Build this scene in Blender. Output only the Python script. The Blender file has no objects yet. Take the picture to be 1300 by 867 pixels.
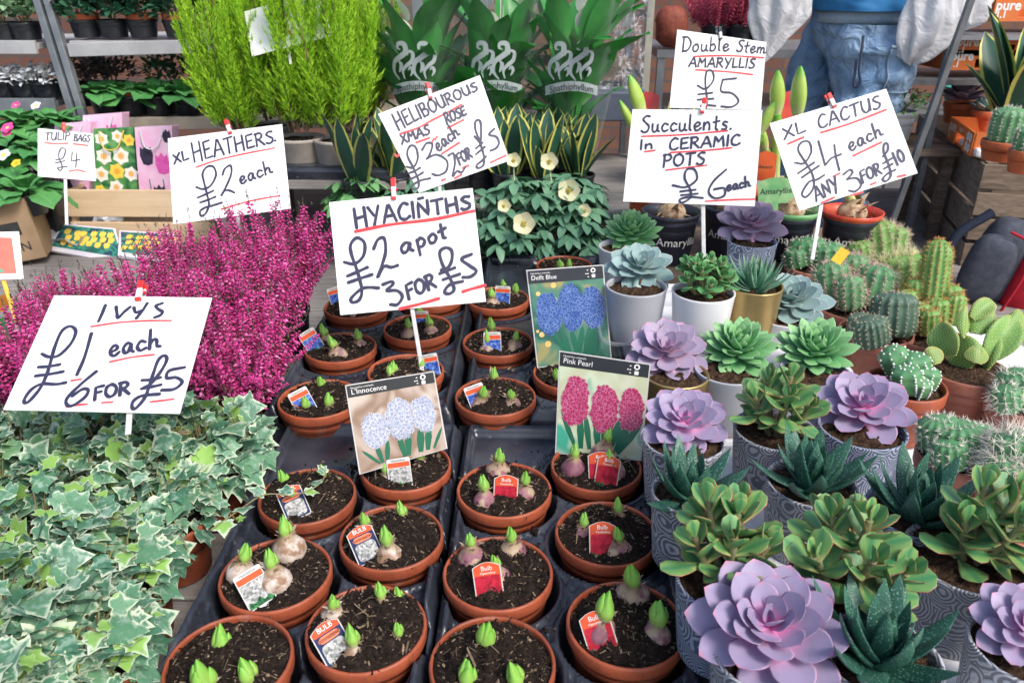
import bpy, math, random
import numpy as np
from mathutils import Vector, Matrix
PI = math.pi
SC = bpy.context.scene
COL = SC.collection
rng = np.random.default_rng(7)
random.seed(7)

# ------------------------------------------------------------------ camera, sky, sun, exposure
PITCH, YAW, FPX, CAMZ = math.radians(25), math.radians(1.3), 1000.0, 1.245
cam = bpy.data.cameras.new('camera'); camo = bpy.data.objects.new('camera', cam); COL.objects.link(camo)
cam.sensor_width = 36; cam.lens = 36 * FPX / 1300; cam.clip_end = 300; cam.clip_start = 0.02
camo.location = (0, 0, CAMZ); camo.rotation_euler = (PI / 2 - PITCH, 0, YAW)
cam.dof.use_dof = True; cam.dof.focus_distance = 1.25; cam.dof.aperture_fstop = 9.0
SC.camera = camo
SUN_EL, SUN_AZ = math.radians(48), math.radians(135)      # azimuth measured from +Y towards +X
world = bpy.data.worlds.new('World'); SC.world = world; world.use_nodes = True
wt = world.node_tree
sky = wt.nodes.new('ShaderNodeTexSky'); sky.sky_type = 'NISHITA'; sky.sun_disc = False
sky.sun_elevation = SUN_EL; sky.sun_rotation = SUN_AZ; sky.dust_density = 3.0; sky.air_density = 1.0
wt.links.new(sky.outputs[0], wt.nodes['Background'].inputs[0]); wt.nodes['Background'].inputs[1].default_value = 0.13
sl = bpy.data.lights.new('sun', 'SUN'); sl.energy = 1.65; sl.angle = math.radians(20); sl.color = (1, .955, .9)
so = bpy.data.objects.new('sun', sl); COL.objects.link(so)
sd = Vector((math.sin(SUN_AZ) * math.cos(SUN_EL), math.cos(SUN_AZ) * math.cos(SUN_EL), math.sin(SUN_EL)))
so.rotation_euler = sd.to_track_quat('Z', 'Y').to_euler(); so.location = (0, 0, 6)
SC.view_settings.view_transform = 'Standard'; SC.view_settings.look = 'None'
SC.view_settings.exposure = 0.86; SC.view_settings.gamma = 1.0; SC.view_settings.use_curve_mapping = False
SC.cycles.max_bounces = 8; SC.cycles.transparent_max_bounces = 24
SC.cycles.use_denoising = True

# ------------------------------------------------------------------ pixel -> world helpers (only used to survey where things stand)
CAM = np.array([0, 0, CAMZ])
cF = np.array([-math.sin(YAW) * math.cos(PITCH), math.cos(YAW) * math.cos(PITCH), -math.sin(PITCH)])
cR = np.array([math.cos(YAW), math.sin(YAW), 0.0]); cU = np.cross(cR, cF)
def ray(x, y): return cF + cR * (x - 650) / FPX - cU * (y - 433.5) / FPX
def atz(x, y, z):
    d = ray(x, y); return CAM + d * (z - CAMZ) / d[2]
def aty(x, y, Y):
    d = ray(x, y); return CAM + d * Y / d[1]
def depth(p): return float((np.asarray(p) - CAM) @ cF)

# ------------------------------------------------------------------ objects
def tag(o, label=None, cat=None, group=None, kind=None):
    if label: o['label'] = label
    if cat: o['category'] = cat
    if group: o['group'] = group
    if kind: o['kind'] = kind
    return o
def thing(name, label, cat, loc=(0, 0, 0), rz=0, group=None):
    o = bpy.data.objects.new(name, None); COL.objects.link(o); o.empty_display_size = .03
    o.location = tuple(float(v) for v in loc); o.rotation_euler = (0, 0, rz)
    return tag(o, label, cat, group)
def dup(o, loc, rz=0, label=None, scale=1.0, tilt=(0, 0)):
    r = o.copy(); COL.objects.link(r); r.location = tuple(float(v) for v in loc); r.rotation_euler = (tilt[0], tilt[1], rz); r.scale = (scale,) * 3
    if label: r['label'] = label
    for ch in list(o.children):
        c = ch.copy(); COL.objects.link(c); c.parent = r
        for g in list(ch.children):
            d = g.copy(); COL.objects.link(d); d.parent = c
    return r

# ------------------------------------------------------------------ mesh accumulator
class Mesh:
    def __init__(s): s.V = []; s.L = []; s.F = []; s.M = []; s.n = 0
    def add(s, v, f, luv=None, mi=0):
        v = np.asarray(v, float).reshape(-1, 3); f = np.asarray(f, int)
        if luv is None: luv = np.zeros((len(v), 3))
        s.V.append(v); s.L.append(np.asarray(luv, float).reshape(-1, 3)); s.F.append(f + s.n); s.M.append(np.full(len(f), mi)); s.n += len(v)
        return s
    def inst(s, T, R, t, sc=1.0, rnd=None, mi=0):
        v, f, l = T; n = len(t); R = np.asarray(R); t = np.asarray(t, float)
        sc = np.asarray(sc, float)
        if sc.ndim == 0: sc = np.full((n, 3), float(sc))
        elif sc.ndim == 1: sc = np.repeat(sc[:, None], 3, 1)
        P = np.einsum('nij,nkj->nki', R, v[None] * sc[:, None, :]) + t[:, None, :]
        l2 = np.repeat(l[None], n, 0).copy()
        l2[:, :, 2] += (rng.random(n) if rnd is None else np.asarray(rnd))[:, None]
        F = f[None] + (np.arange(n) * len(v))[:, None, None]
        return s.add(P.reshape(-1, 3), F.reshape(-1, f.shape[1]), l2.reshape(-1, 3), mi)
    def data(s): return np.concatenate(s.V), s.F, np.concatenate(s.L)
    def tube(s, pts, r, m=6, rnd=0.0, mi=0, cap=True):
        pts = np.asarray(pts, float); n = len(pts); r = np.broadcast_to(np.asarray(r, float), (n,))
        d = np.gradient(pts, axis=0); d /= np.linalg.norm(d, axis=1)[:, None] + 1e-9
        a = np.array([0, 0, 1.0]) if abs(d[0][2]) < .9 else np.array([1.0, 0, 0])
        x = np.cross(d, a); x /= np.linalg.norm(x, axis=1)[:, None] + 1e-9
        y = np.cross(d, x); th = np.arange(m) * 2 * PI / m
        V = pts[:, None] + r[:, None, None] * (np.cos(th)[None, :, None] * x[:, None] + np.sin(th)[None, :, None] * y[:, None])
        i, j = np.meshgrid(np.arange(n - 1), np.arange(m), indexing='ij'); j2 = (j + 1) % m
        F = np.stack([i * m + j, i * m + j2, (i + 1) * m + j2, (i + 1) * m + j], -1).reshape(-1, 4)
        l = np.zeros((n, m, 3)); l[..., 0] = np.linspace(0, 1, n)[:, None]; l[..., 1] = np.cos(th)[None]; l[..., 2] = rnd
        s.add(V, F, l, mi)
        if cap:
            for k in (0, n - 1):
                c = len(V[k]); s.add(np.vstack([V[k], pts[k]]), [[q, (q + 1) % c, c] for q in range(c)], np.tile(l[k, 0], (c + 1, 1)), mi)
        return s
    def lathe(s, prof, m=32, rnd=0.0, mi=0, o=(0, 0, 0)):
        prof = np.asarray(prof, float); n = len(prof); th = np.arange(m) * 2 * PI / m
        V = np.stack([prof[:, 0, None] * np.cos(th), prof[:, 0, None] * np.sin(th), np.repeat(prof[:, 1, None], m, 1)], -1) + np.asarray(o)
        i, j = np.meshgrid(np.arange(n - 1), np.arange(m), indexing='ij'); j2 = (j + 1) % m
        F = np.stack([i * m + j, i * m + j2, (i + 1) * m + j2, (i + 1) * m + j], -1).reshape(-1, 4)
        l = np.zeros((n, m, 3)); l[..., 0] = np.linspace(0, 1, n)[:, None]; l[..., 1] = np.cos(th); l[..., 2] = rnd
        return s.add(V, F, l, mi)
    def box(s, c, d, R=None, rnd=0.0, mi=0):
        v = np.array([[x, y, z] for x in (-.5, .5) for y in (-.5, .5) for z in (-.5, .5)]) * np.asarray(d, float)
        if R is not None: v = v @ np.asarray(R).T
        return s.add(v + np.asarray(c, float), [[0, 1, 3, 2], [4, 6, 7, 5], [0, 4, 5, 1], [2, 3, 7, 6], [0, 2, 6, 4], [1, 5, 7, 3]], np.tile([0, 0, rnd], (8, 1)), mi)
    def build(s, name, mats, parent=None, off=None, smooth=True, bevel=0):
        V, FS, L = s.data()
        if off is not None: V = V - np.asarray(off, float)
        me = bpy.data.meshes.new(name)
        me.vertices.add(len(V)); me.vertices.foreach_set('co', V.astype(np.float32).ravel())
        li = np.concatenate([f.ravel() for f in FS]); tot = np.concatenate([np.full(len(f), f.shape[1]) for f in FS])
        st = np.concatenate([[0], np.cumsum(tot)[:-1]])
        me.loops.add(len(li)); me.loops.foreach_set('vertex_index', li.astype(np.int32))
        me.polygons.add(len(tot)); me.polygons.foreach_set('loop_start', st.astype(np.int32)); me.polygons.foreach_set('loop_total', tot.astype(np.int32))
        me.polygons.foreach_set('material_index', np.concatenate(s.M).astype(np.int32))
        me.polygons.foreach_set('use_smooth', np.full(len(tot), smooth))
        a = me.attributes.new('luv', 'FLOAT_VECTOR', 'POINT'); a.data.foreach_set('vector', L.astype(np.float32).ravel())
        me.update(calc_edges=True); me.validate()
        for m in (mats if isinstance(mats, (list, tuple)) else [mats]): me.materials.append(m)
        o = bpy.data.objects.new(name, me); COL.objects.link(o)
        if parent: o.parent = parent
        if bevel:
            b = o.modifiers.new('bevel', 'BEVEL'); b.width = bevel; b.segments = 2; b.limit_method = 'ANGLE'
        return o
def child(name, M, mats, parent, world=True, **k):
    """a part built in world coordinates under an unrotated thing"""
    return M.build(name, mats, parent, off=np.array(parent.location) if world else None, **k)

def frames(phi, el, roll=0.0):
    phi, el, roll = np.broadcast_arrays(np.asarray(phi, float), np.asarray(el, float), np.asarray(roll, float))
    cp, sp, ce, se = np.cos(phi), np.sin(phi), np.cos(el), np.sin(el)
    y = np.stack([cp * ce, sp * ce, se], -1); z = np.stack([-cp * se, -sp * se, ce], -1); x = np.cross(y, z)
    c, s_ = np.cos(roll)[..., None], np.sin(roll)[..., None]
    x2 = x * c + z * s_; z2 = -x * s_ + z * c
    return np.stack([x2, y, z2], -1)
def grid_faces(nu, nv, wrap=False):
    i, j = np.meshgrid(np.arange(nu - 1), np.arange(nv if wrap else nv - 1), indexing='ij')
    j2 = (j + 1) % nv
    return np.stack([i * nv + j, i * nv + j2, (i + 1) * nv + j2, (i + 1) * nv + j], -1).reshape(-1, 4)
def blade(w, nu=7, nv=3, bend=0.0, fold=0.0, wave=0.0):
    u = np.linspace(0, 1, nu); v = np.linspace(-1, 1, nv); W = np.array([w(q) for q in u])
    U, Vv = np.meshgrid(u, v, indexing='ij')
    x = W[:, None] * Vv; a = bend * U
    y = np.where(abs(bend) > 1e-6, np.sin(a) / (bend if bend else 1), U); z = -(1 - np.cos(a)) / (bend if bend else 1) + fold * np.abs(x) + wave * np.sin(U * 9 + Vv * 2) * np.abs(Vv)
    return np.stack([x, y, z], -1).reshape(-1, 3), grid_faces(nu, nv), np.stack([U, Vv, 0 * U], -1).reshape(-1, 3)
def fat(w, t, nu=9, m=10, cup=0.0, bend=0.0, flat=.5):
    """thick leaf: closed, cupped, bends up (bend>0)"""
    u = np.linspace(0, 1, nu) ** .9; th = np.arange(m) * 2 * PI / m
    W = np.array([w(q) for q in u]); T = np.array([t(q) for q in u])
    U = np.repeat(u[:, None], m, 1); c, s_ = np.cos(th)[None], np.sin(th)[None]
    x = W[:, None] * c; z = T[:, None] * np.where(s_ > 0, s_ * flat, s_) + cup * np.abs(c) ** 2 * W[:, None] + bend * U ** 2
    y = U - .25 * bend * U ** 2
    return np.stack([x, y, z], -1).reshape(-1, 3), grid_faces(nu, m, True), np.stack([U, np.repeat(c, nu, 0), 0 * U], -1).reshape(-1, 3)
def basis(zdir, spin=0.0):
    """rotation whose z column is zdir"""
    z = np.asarray(zdir, float); z = z / np.linalg.norm(z, axis=-1, keepdims=True)
    a = np.where(np.abs(z[..., 2:3]) < .95, np.array([0, 0, 1.0]), np.array([1.0, 0, 0]))
    x = np.cross(a, z); x /= np.linalg.norm(x, axis=-1, keepdims=True); y = np.cross(z, x)
    c, s_ = np.cos(spin), np.sin(spin)
    if np.ndim(c): c, s_ = c[..., None], s_[..., None]
    return np.stack([x * c + y * s_, -x * s_ + y * c, z], -1)
ICO = None
def blob():
    """octahedron-ish bead"""
    v = np.array([[0, 0, 1], [1, 0, 0], [0, 1, 0], [-1, 0, 0], [0, -1, 0], [0, 0, -1.0]])
    return v, np.array([[0, 1, 2], [0, 2, 3], [0, 3, 4], [0, 4, 1], [5, 2, 1], [5, 3, 2], [5, 4, 3], [5, 1, 4]]), np.zeros((6, 3))

# ------------------------------------------------------------------ materials
class NT:
    def __init__(s, name):
        s.m = bpy.data.materials.new(name); s.m.use_nodes = True; s.t = s.m.node_tree; s.p = s.t.nodes['Principled BSDF']
    def n(s, ty, **k):
        nd = s.t.nodes.new('ShaderNode' + ty)
        for a, b in k.items(): setattr(nd, a, b)
        return nd
    def set(s, sock, v):
        if hasattr(v, 'is_output') or isinstance(v, bpy.types.NodeSocket): s.t.links.new(v, sock)
        elif isinstance(v, (tuple, list)) and len(v) == 3 and sock.type == 'RGBA': sock.default_value = (*v, 1)
        else: sock.default_value = v
    def math(s, op, a, b=0.0, clamp=False):
        nd = s.n('Math', operation=op, use_clamp=clamp); s.set(nd.inputs[0], a); s.set(nd.inputs[1], b); return nd.outputs[0]
    def mix(s, f, a, b):
        nd = s.n('Mix', data_type='RGBA'); s.set(nd.inputs[0], f); s.set(nd.inputs[6], a); s.set(nd.inputs[7], b); return nd.outputs[2]
    def step(s, x, a, b):
        nd = s.n('MapRange', interpolation_type='SMOOTHSTEP'); s.set(nd.inputs[0], x); nd.inputs[1].default_value = a; nd.inputs[2].default_value = b; return nd.outputs[0]
    def noise(s, scale, detail=3.0, vec=None, dist=0.0, rough=.55):
        nd = s.n('TexNoise'); nd.inputs['Scale'].default_value = scale; nd.inputs['Detail'].default_value = detail; nd.inputs['Distortion'].default_value = dist; nd.inputs['Roughness'].default_value = rough
        s.set(nd.inputs['Vector'], vec if vec is not None else s.obj()); return nd.outputs[0]
    def voro(s, scale, feature='F1', vec=None, out='Distance'):
        nd = s.n('TexVoronoi', feature=feature); nd.inputs['Scale'].default_value = scale; s.set(nd.inputs['Vector'], vec if vec is not None else s.obj()); return nd.outputs[out]
    def obj(s):
        if not hasattr(s, 'tc'): s.tc = s.n('TexCoord')
        return s.tc.outputs['Object']
    def luv(s):
        if not hasattr(s, 'sx'):
            a = s.n('Attribute', attribute_name='luv'); s.sx = s.n('SeparateXYZ'); s.t.links.new(a.outputs['Vector'], s.sx.inputs[0])
        return s.sx.outputs
    def orand(s): return s.n('ObjectInfo').outputs['Random']
    def bump(s, h, dist=.002, strength=.6):
        b = s.n('Bump'); b.inputs['Distance'].default_value = dist; b.inputs['Strength'].default_value = strength; s.set(b.inputs['Height'], h); s.t.links.new(b.outputs[0], s.p.inputs['Normal'])
    def done(s, col=None, rough=.6, spec=.5, metal=0.0, transl=0, coat=0, sheen=0):
        p = s.p
        if col is not None: s.set(p.inputs['Base Color'], col)
        s.set(p.inputs['Roughness'], rough); p.inputs['Specular IOR Level'].default_value = spec; s.set(p.inputs['Metallic'], metal)
        if coat: p.inputs['Coat Weight'].default_value = coat; p.inputs['Coat Roughness'].default_value = .15
        if sheen: p.inputs['Sheen Weight'].default_value = sheen
        if transl:
            tr = s.n('BsdfTranslucent'); s.set(tr.inputs[0], col); mx = s.n('MixShader'); mx.inputs[0].default_value = transl
            s.t.links.new(p.outputs[0], mx.inputs[1]); s.t.links.new(tr.outputs[0], mx.inputs[2])
            s.t.links.new(mx.outputs[0], s.t.nodes['Material Output'].inputs[0])
        return s.m
def plain(name, c1, c2=None, scale=30, rough=.6, spec=.5, bump=0, bscale=None, metal=0, coat=0, transl=0, detail=4):
    k = NT(name); c2 = c2 or tuple(x * .75 for x in c1); nz = k.noise(scale, detail)
    col = k.mix(k.step(nz, .3, .7), c1, c2)
    if bump: k.bump(k.noise(bscale or scale * 2, 4), bump)
    return k.done(col, rough, spec, metal, transl, coat)
def leafmat(name, c1, c2, edge=None, tip=None, base=None, mid=None, rough=.5, transl=.0, nz=(60, .35), spec=.4, bump=0, bscale=150, spots=None, coat=0):
    k = NT(name); u, v, r = k.luv(); av = k.math('ABSOLUTE', v)
    n = k.noise(nz[0], 3); f = k.math('ADD', k.math('MULTIPLY', r, 1 - nz[1]), k.math('MULTIPLY', k.step(n, .3, .7), nz[1]))
    col = k.mix(f, c1, c2)
    if base: col = k.mix(k.step(u, base[1], base[2]), col, base[0])
    if tip: col = k.mix(k.step(u, tip[1], tip[2]), col, tip[0])
    if mid: col = k.mix(k.step(av, mid[1], 0.0), col, mid[0])
    if edge:
        e = k.math('ADD', av, k.math('MULTIPLY', k.math('SUBTRACT', n, .5), edge[3] if len(edge) > 3 else .15))
        col = k.mix(k.step(e, edge[1], edge[2]), col, edge[0])
    if spots: col = k.mix(k.step(k.voro(spots[1]), spots[2], spots[2] * .6), col, spots[0])
    if bump: k.bump(k.noise(bscale, 2), bump)
    return k.done(col, rough, spec, 0, transl, coat)
WHITE_CARD = plain('white_card', (.86, .86, .84), (.80, .80, .79), 25, .65, .3)
INK = plain('marker_ink', (.020, .022, .055), (.035, .035, .085), 300, .55)
RED_INK = plain('red_marker', (.74, .045, .05), (.62, .04, .05), 200, .5)
STICK = plain('white_plastic_stick', (.62, .62, .60), (.5, .5, .5), 60, .4)
PEG_RED = plain('peg_red', (.70, .035, .03), (.55, .03, .03), 60, .4)
PEG_WHITE = plain('peg_white', (.75, .75, .75), (.6, .62, .66), 60, .4)
PEG_DARK = plain('peg_dark', (.03, .035, .045), (.02, .02, .03), 60, .4)
WHITE = plain('white_plastic', (.80, .80, .80), (.72, .73, .75), 20, .35)
BLACK = plain('black_plastic', (.012, .014, .020), (.022, .025, .032), 25, .33, .5)
GREEN_PLASTIC = plain('green_plastic', (.01, .22, .16), (.01, .17, .12), 20, .4)
def terracotta(name, c1, c2, rough=.5):
    k = NT(name); n = k.noise(35, 4); col = k.mix(k.step(n, .3, .75), c1, c2)
    hs = k.n('HueSaturation'); hs.inputs['Fac'].default_value = 1; k.t.links.new(col, hs.inputs['Color']); k.set(hs.inputs['Value'], k.math('ADD', k.math('MULTIPLY', k.orand(), .45), .72)); col = hs.outputs[0]; d = k.step(k.noise(140, 3), .58, .75); col = k.mix(k.math('MULTIPLY', d, .6), col, (.08, .05, .035)); d2 = k.step(k.noise(16, 5, dist=.8), .56, .72); col = k.mix(k.math('MULTIPLY', d2, .28), col, (.42, .28, .22)); k.bump(k.noise(180, 2), .0006)
    return k.done(col, rough, .4)
TERRA = terracotta('terracotta_plastic', (.36, .085, .036), (.27, .062, .028))
TERRA_PALE = terracotta('pale_terracotta', (.46, .17, .11), (.36, .13, .085))
TERRA_ORANGE = terracotta('orange_terracotta', (.58, .14, .05), (.42, .10, .04))
def soilmat(name, d, l, amt=.5):
    k = NT(name); u, v, r = k.luv(); n = k.noise(170, 5, rough=.7); col = k.mix(k.step(n, .42, .72), d, tuple(x * 3 for x in d))
    col = k.mix(k.step(r, amt, 1.0), col, l); k.bump(k.noise(260, 5, rough=.7), .006, 1.0)
    return k.done(col, .95, .15)
SOIL = soilmat('potting_soil', (.019, .013, .010), (.40, .29, .19), .42)
SOIL_BROWN = soilmat('brown_soil', (.05, .03, .018), (.22, .13, .08), .4)
# ------------------------------------------------------------------ setting: ground, wall, tables
Z0 = .42
def asphalt():
    k = NT('paving'); n = k.noise(3, 5); col = k.mix(n, (.075, .075, .08), (.16, .155, .15)); col = k.mix(k.step(k.noise(160, 3), .5, .7), col, (.05, .05, .055)); k.bump(k.noise(90, 5), .004)
    return k.done(col, .85)
M = Mesh(); M.add([[-40, -20, 0], [40, -20, 0], [40, 60, 0], [-40, 60, 0]], [[0, 1, 2, 3]])
tag(M.build('ground', asphalt()), kind='structure')
def brickmat():
    k = NT('brick'); b = k.n('TexBrick'); k.set(b.inputs['Vector'], k.obj()); b.inputs['Scale'].default_value = 1
    b.inputs['Color1'].default_value = (.15, .055, .035, 1); b.inputs['Color2'].default_value = (.20, .09, .05, 1); b.inputs['Mortar'].default_value = (.08, .075, .07, 1)
    b.inputs['Brick Width'].default_value = .22; b.inputs['Row Height'].default_value = .075; b.inputs['Mortar Size'].default_value = .008
    mp = k.n('Mapping'); mp.inputs['Rotation'].default_value = (PI / 2, 0, 0); k.t.links.new(k.obj(), mp.inputs[0]); k.t.links.new(mp.outputs[0], b.inputs['Vector'])
    col = k.mix(k.math('MULTIPLY', k.noise(5, 4), .6), b.outputs[0], (.10, .06, .05)); k.bump(k.noise(60, 3), .003)
    return k.done(col, .85)
M = Mesh(); M.box((0, 5.6, 1.5), (16, .25, 3.0))
tag(M.build('brick_wall', brickmat(), smooth=False), 'dark red brick wall running behind the whole market stall', 'wall')
def woodmat(name, c1, c2, axis=0, scale=9, rough=.75, stretch=14):
    k = NT(name); mp = k.n('Mapping'); sc = [scale * stretch / 4] * 3; sc[axis] = scale / 4; mp.inputs['Scale'].default_value = sc
    k.t.links.new(k.obj(), mp.inputs[0]); n = k.noise(2.2, 6, mp.outputs[0], .6, .6); n2 = k.noise(5, 3)
    u, v, r = k.luv(); f = k.math('ADD', k.math('MULTIPLY', k.step(n, .3, .7), .7), k.math('MULTIPLY', r, .3))
    col = k.mix(f, c1, c2); col = k.mix(k.math('MULTIPLY', k.step(n2, .5, .75), .45), col, tuple(x * .5 for x in c1)); k.bump(n, .003)
    return k.done(col, rough, .3)
GREYWOOD = woodmat('weathered_board', (.19, .17, .16), (.34, .32, .30))
DARKWOOD = woodmat('old_crate_wood', (.10, .075, .055), (.28, .21, .155))
DARKWOOD_Y = woodmat('old_crate_wood_side', (.11, .09, .075), (.28, .23, .185), 1)
PINE = woodmat('fresh_pine', (.72, .55, .37), (.60, .42, .25), 0, 6, .6)
# the stall table: planks on trestle legs
t = thing('stall_table', 'long weathered grey plank table carrying the black trays, heathers and pine crate', 'table', (0, 1.6, 0))
M = Mesh(); y = .25; i = 0
while y < 3.3:
    w = .155; M.box((-.35, y + w / 2, Z0 - .018), (4.3, w - .006, .036), rnd=rng.random()); y += w
child('tabletop', M, GREYWOOD, t, smooth=False, bevel=.003)
for x in (-2.3, -.9, .5, 1.65):
    for yy in (.4, 3.1):
        L = Mesh(); L.box((x, yy, (Z0 - .036) / 2), (.06, .06, Z0 - .038)); child('leg', L, GREYWOOD, t, smooth=False)
# raised white display boards for succulents and cacti (front) and the clear tray step behind
def slab(name, label, cat, x0, x1, y0, y1, z0, z1, mat, bev=.006):
    o = Mesh().box(((x0 + x1) / 2, (y0 + y1) / 2, (z0 + z1) / 2), (x1 - x0, y1 - y0, z1 - z0)).build(name, mat, smooth=False, bevel=bev)
    return tag(o, label, cat)
ZD, ZD2 = .515, .585
FOAM = plain('white_foam', (.80, .81, .83), (.74, .75, .78), 15, .6, .3, .001, 80)
slab('display_board', 'white foam board raised under the front grey ceramic succulent pots', 'display board', .222, .60, .45, 1.165, Z0, ZD, FOAM)
slab('display_board', 'white foam board raised under the terracotta cactus pots', 'display board', .603, 1.08, .45, 1.72, Z0, ZD - .004, FOAM)
slab('display_board', 'white foam board step under the white pot with the jade plant', 'display board', .20, .60, 1.30, 1.75, Z0, ZD2, FOAM)
slab('display_board', 'low white foam board under the gold pot and the green rosettes', 'display board', .215, .60, 1.168, 1.297, Z0, ZD - .002, FOAM)
# back tier for conifers, snake plants, lilies
def tier(label, x0, x1, y0, y1, z):
    t = thing('bench', label, 'bench', ((x0 + x1) / 2, (y0 + y1) / 2, Z0))
    M = Mesh(); yy = y0
    while yy < y1 - .02:
        M.box(((x0 + x1) / 2, yy + .06, z - .012), (x1 - x0, .112, .024), rnd=rng.random()); yy += .12
    child('top', M, GREYWOOD, t, smooth=False, bevel=.002)
    for x in (x0 + .05, x1 - .05):
        for yy in (y0 + .05, y1 - .06): child('leg', Mesh().box((x, yy, (z + Z0 - .024) / 2), (.05, .05, z - Z0 - .024)), GREYWOOD, t, smooth=False)
tier('low grey plank bench under the lime green conifers', -.95, -.36, 2.25, 2.9, .70)
tier('low grey plank bench under the variegated snake plants and sleeved lilies', -.33, .42, 2.22, 3.05, .62)

# ------------------------------------------------------------------ black trays with real pot recesses
TRAYMAT = NT('tray_plastic'); _n = TRAYMAT.noise(9, 5); _c = TRAYMAT.mix(TRAYMAT.step(_n, .35, .75), (.016, .019, .028), (.05, .057, .072))
_d = TRAYMAT.step(TRAYMAT.voro(55), .22, .12); _m = TRAYMAT.step(TRAYMAT.noise(14, 3), .5, .62)
_c = TRAYMAT.mix(TRAYMAT.math('MULTIPLY', TRAYMAT.math('MULTIPLY', _d, _m), .5), _c, (.13, .13, .13)); TRAYMAT.bump(TRAYMAT.noise(60, 3), .0008)
TRAYMAT = TRAYMAT.done(_c, .27, .6)
def tray(label, x0, x1, y0, y1, z, pots, r=.0745, hgt=.076, group='black plastic carrying trays', name='plant_tray'):
    nx, ny = int((x1 - x0) / .0045) + 2, int((y1 - y0) / .0045) + 2
    X, Y = np.meshgrid(np.linspace(x0, x1, nx), np.linspace(y0, y1, ny), indexing='ij')
    ss = lambda e, a, b: np.clip((e - a) / (b - a), 0, 1) ** 2 * (3 - 2 * np.clip((e - a) / (b - a), 0, 1))
    D = np.full(X.shape, 9.0)
    for p in pots: D = np.minimum(D, np.hypot(X - p[0], Y - p[1]))
    de = np.minimum(np.minimum(X - x0, x1 - X), np.minimum(Y - y0, y1 - Y))
    Z = hgt * (.45 + .5 * ss(D, r, r + .010)) - .010 * np.exp(-((D - r - .018) / .003) ** 2) - .009 * np.exp(-((D - r - .027) / .0025) ** 2)
    Z = np.where(D < r, hgt * .1 + .3 * hgt * ss(D, r - .012, r), Z)
    Zf = hgt * (1 - ss(de, .010, .022)); Z = np.where(D < r, Z, Z * ss(de, .006, .022) + Zf); Z = np.where(de < .0035, hgt * .75, Z)
    V = np.stack([X, Y, z + Z + .002], -1).reshape(-1, 3); M = Mesh(); M.add(V, grid_faces(nx, ny))
    b = []
    for (ax, ay, bx, by) in ((x0, y0, x1, y0), (x1, y0, x1, y1), (x1, y1, x0, y1), (x0, y1, x0, y0)):
        M.add([[ax, ay, z + .001], [bx, by, z + .001], [bx, by, z + hgt * .75 + .002], [ax, ay, z + hgt * .75 + .002]], [[0, 1, 2, 3]])
    o = M.build(name, TRAYMAT, off=((x0 + x1) / 2, (y0 + y1) / 2, z)); o.location = ((x0 + x1) / 2, (y0 + y1) / 2, z)
    return tag(o, label, 'tray', group)

# ------------------------------------------------------------------ hyacinth pots
RP, HP = .0745, .088
def fbm(x, y, s=1.0, seed=0):
    r = np.random.default_rng(seed); z = 0
    for o in range(4):
        f = s * 2 ** o
        for q in range(4):
            a = r.random() * 2 * PI; z = z + np.sin(f * (x * np.cos(a) + y * np.sin(a)) + r.random() * 9) / 2 ** o / 4
    return z
def soil(R, z, seed, mound=.012, chips=850, bumps=(), chipsize=1.0, M=None):
    M = M or Mesh(); r = np.random.default_rng(seed); nr, m = 40, 104
    rr = np.linspace(0.0, 1, nr)[:, None] * R; th = np.arange(m)[None] * 2 * PI / m
    X, Y = rr * np.cos(th), rr * np.sin(th)
    H = lambda X, Y: mound * (1 - (np.hypot(X, Y) / R) ** 2) + .0042 * fbm(X, Y, 80, seed) + .0036 * fbm(X, Y, 300, seed + 1) + sum(.012 * np.exp(-((X - b[0]) ** 2 + (Y - b[1]) ** 2) / .0009) for b in bumps)
    M.add(np.stack([X, Y, z + H(X, Y)], -1), grid_faces(nr, m, True), np.tile([0, 0, .15], (nr * m, 1)))
    n = chips; a = r.random(n) * 2 * PI; q = np.sqrt(r.random(n)) * R * .97; cx, cy = q * np.cos(a), q * np.sin(a); cz = z + H(cx, cy) + .0008
    T = (np.array([[-.5, -.5, 0], [.5, -.4, .15], [.5, .5, 0], [-.5, .4, .2], [0, 0, .45]]) , np.array([[0, 1, 4], [1, 2, 4], [2, 3, 4], [3, 0, 4]]), np.zeros((5, 3)))
    L = np.exp(r.normal(math.log(.0050), .75, n)) * chipsize; W = np.exp(r.normal(math.log(.0014), .5, n)) * chipsize
    M.inst(T, frames(r.random(n) * 2 * PI, r.normal(0, .35, n), r.normal(0, .5, n)), np.stack([cx, cy, cz], -1), np.stack([W, L, W], -1), r.random(n) ** 2.0)
    return M
SPROUT = NT('sprout'); _u, _v, _r = SPROUT.luv(); _cc = SPROUT.mix(_u, (.42, .55, .14), (.20, .52, .06)); _cc = SPROUT.mix(SPROUT.step(_u, .25, .0), _cc, (.55, .55, .35))
SPROUT = SPROUT.done(SPROUT.mix(SPROUT.math('MULTIPLY', SPROUT.noise(90, 2), .25), _cc, (.10, .34, .05)), .38, .5, transl=.12)
def bulbmat(name, a, b, c):
    k = NT(name); u, v, r = k.luv(); mp = k.n('Mapping'); mp.inputs['Scale'].default_value = (60, 60, 9); k.t.links.new(k.obj(), mp.inputs[0])
    n = k.noise(1.6, 5, mp.outputs[0], .5); col = k.mix(k.step(n, .35, .65), a, b); n2 = k.noise(45, 4); col = k.mix(k.step(n2, .46, .6), col, c)
    col = k.mix(k.step(u, .72, .95), col, (.30, .22, .12)); k.bump(n, .0012)
    return k.done(col, .55, .35)
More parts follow.
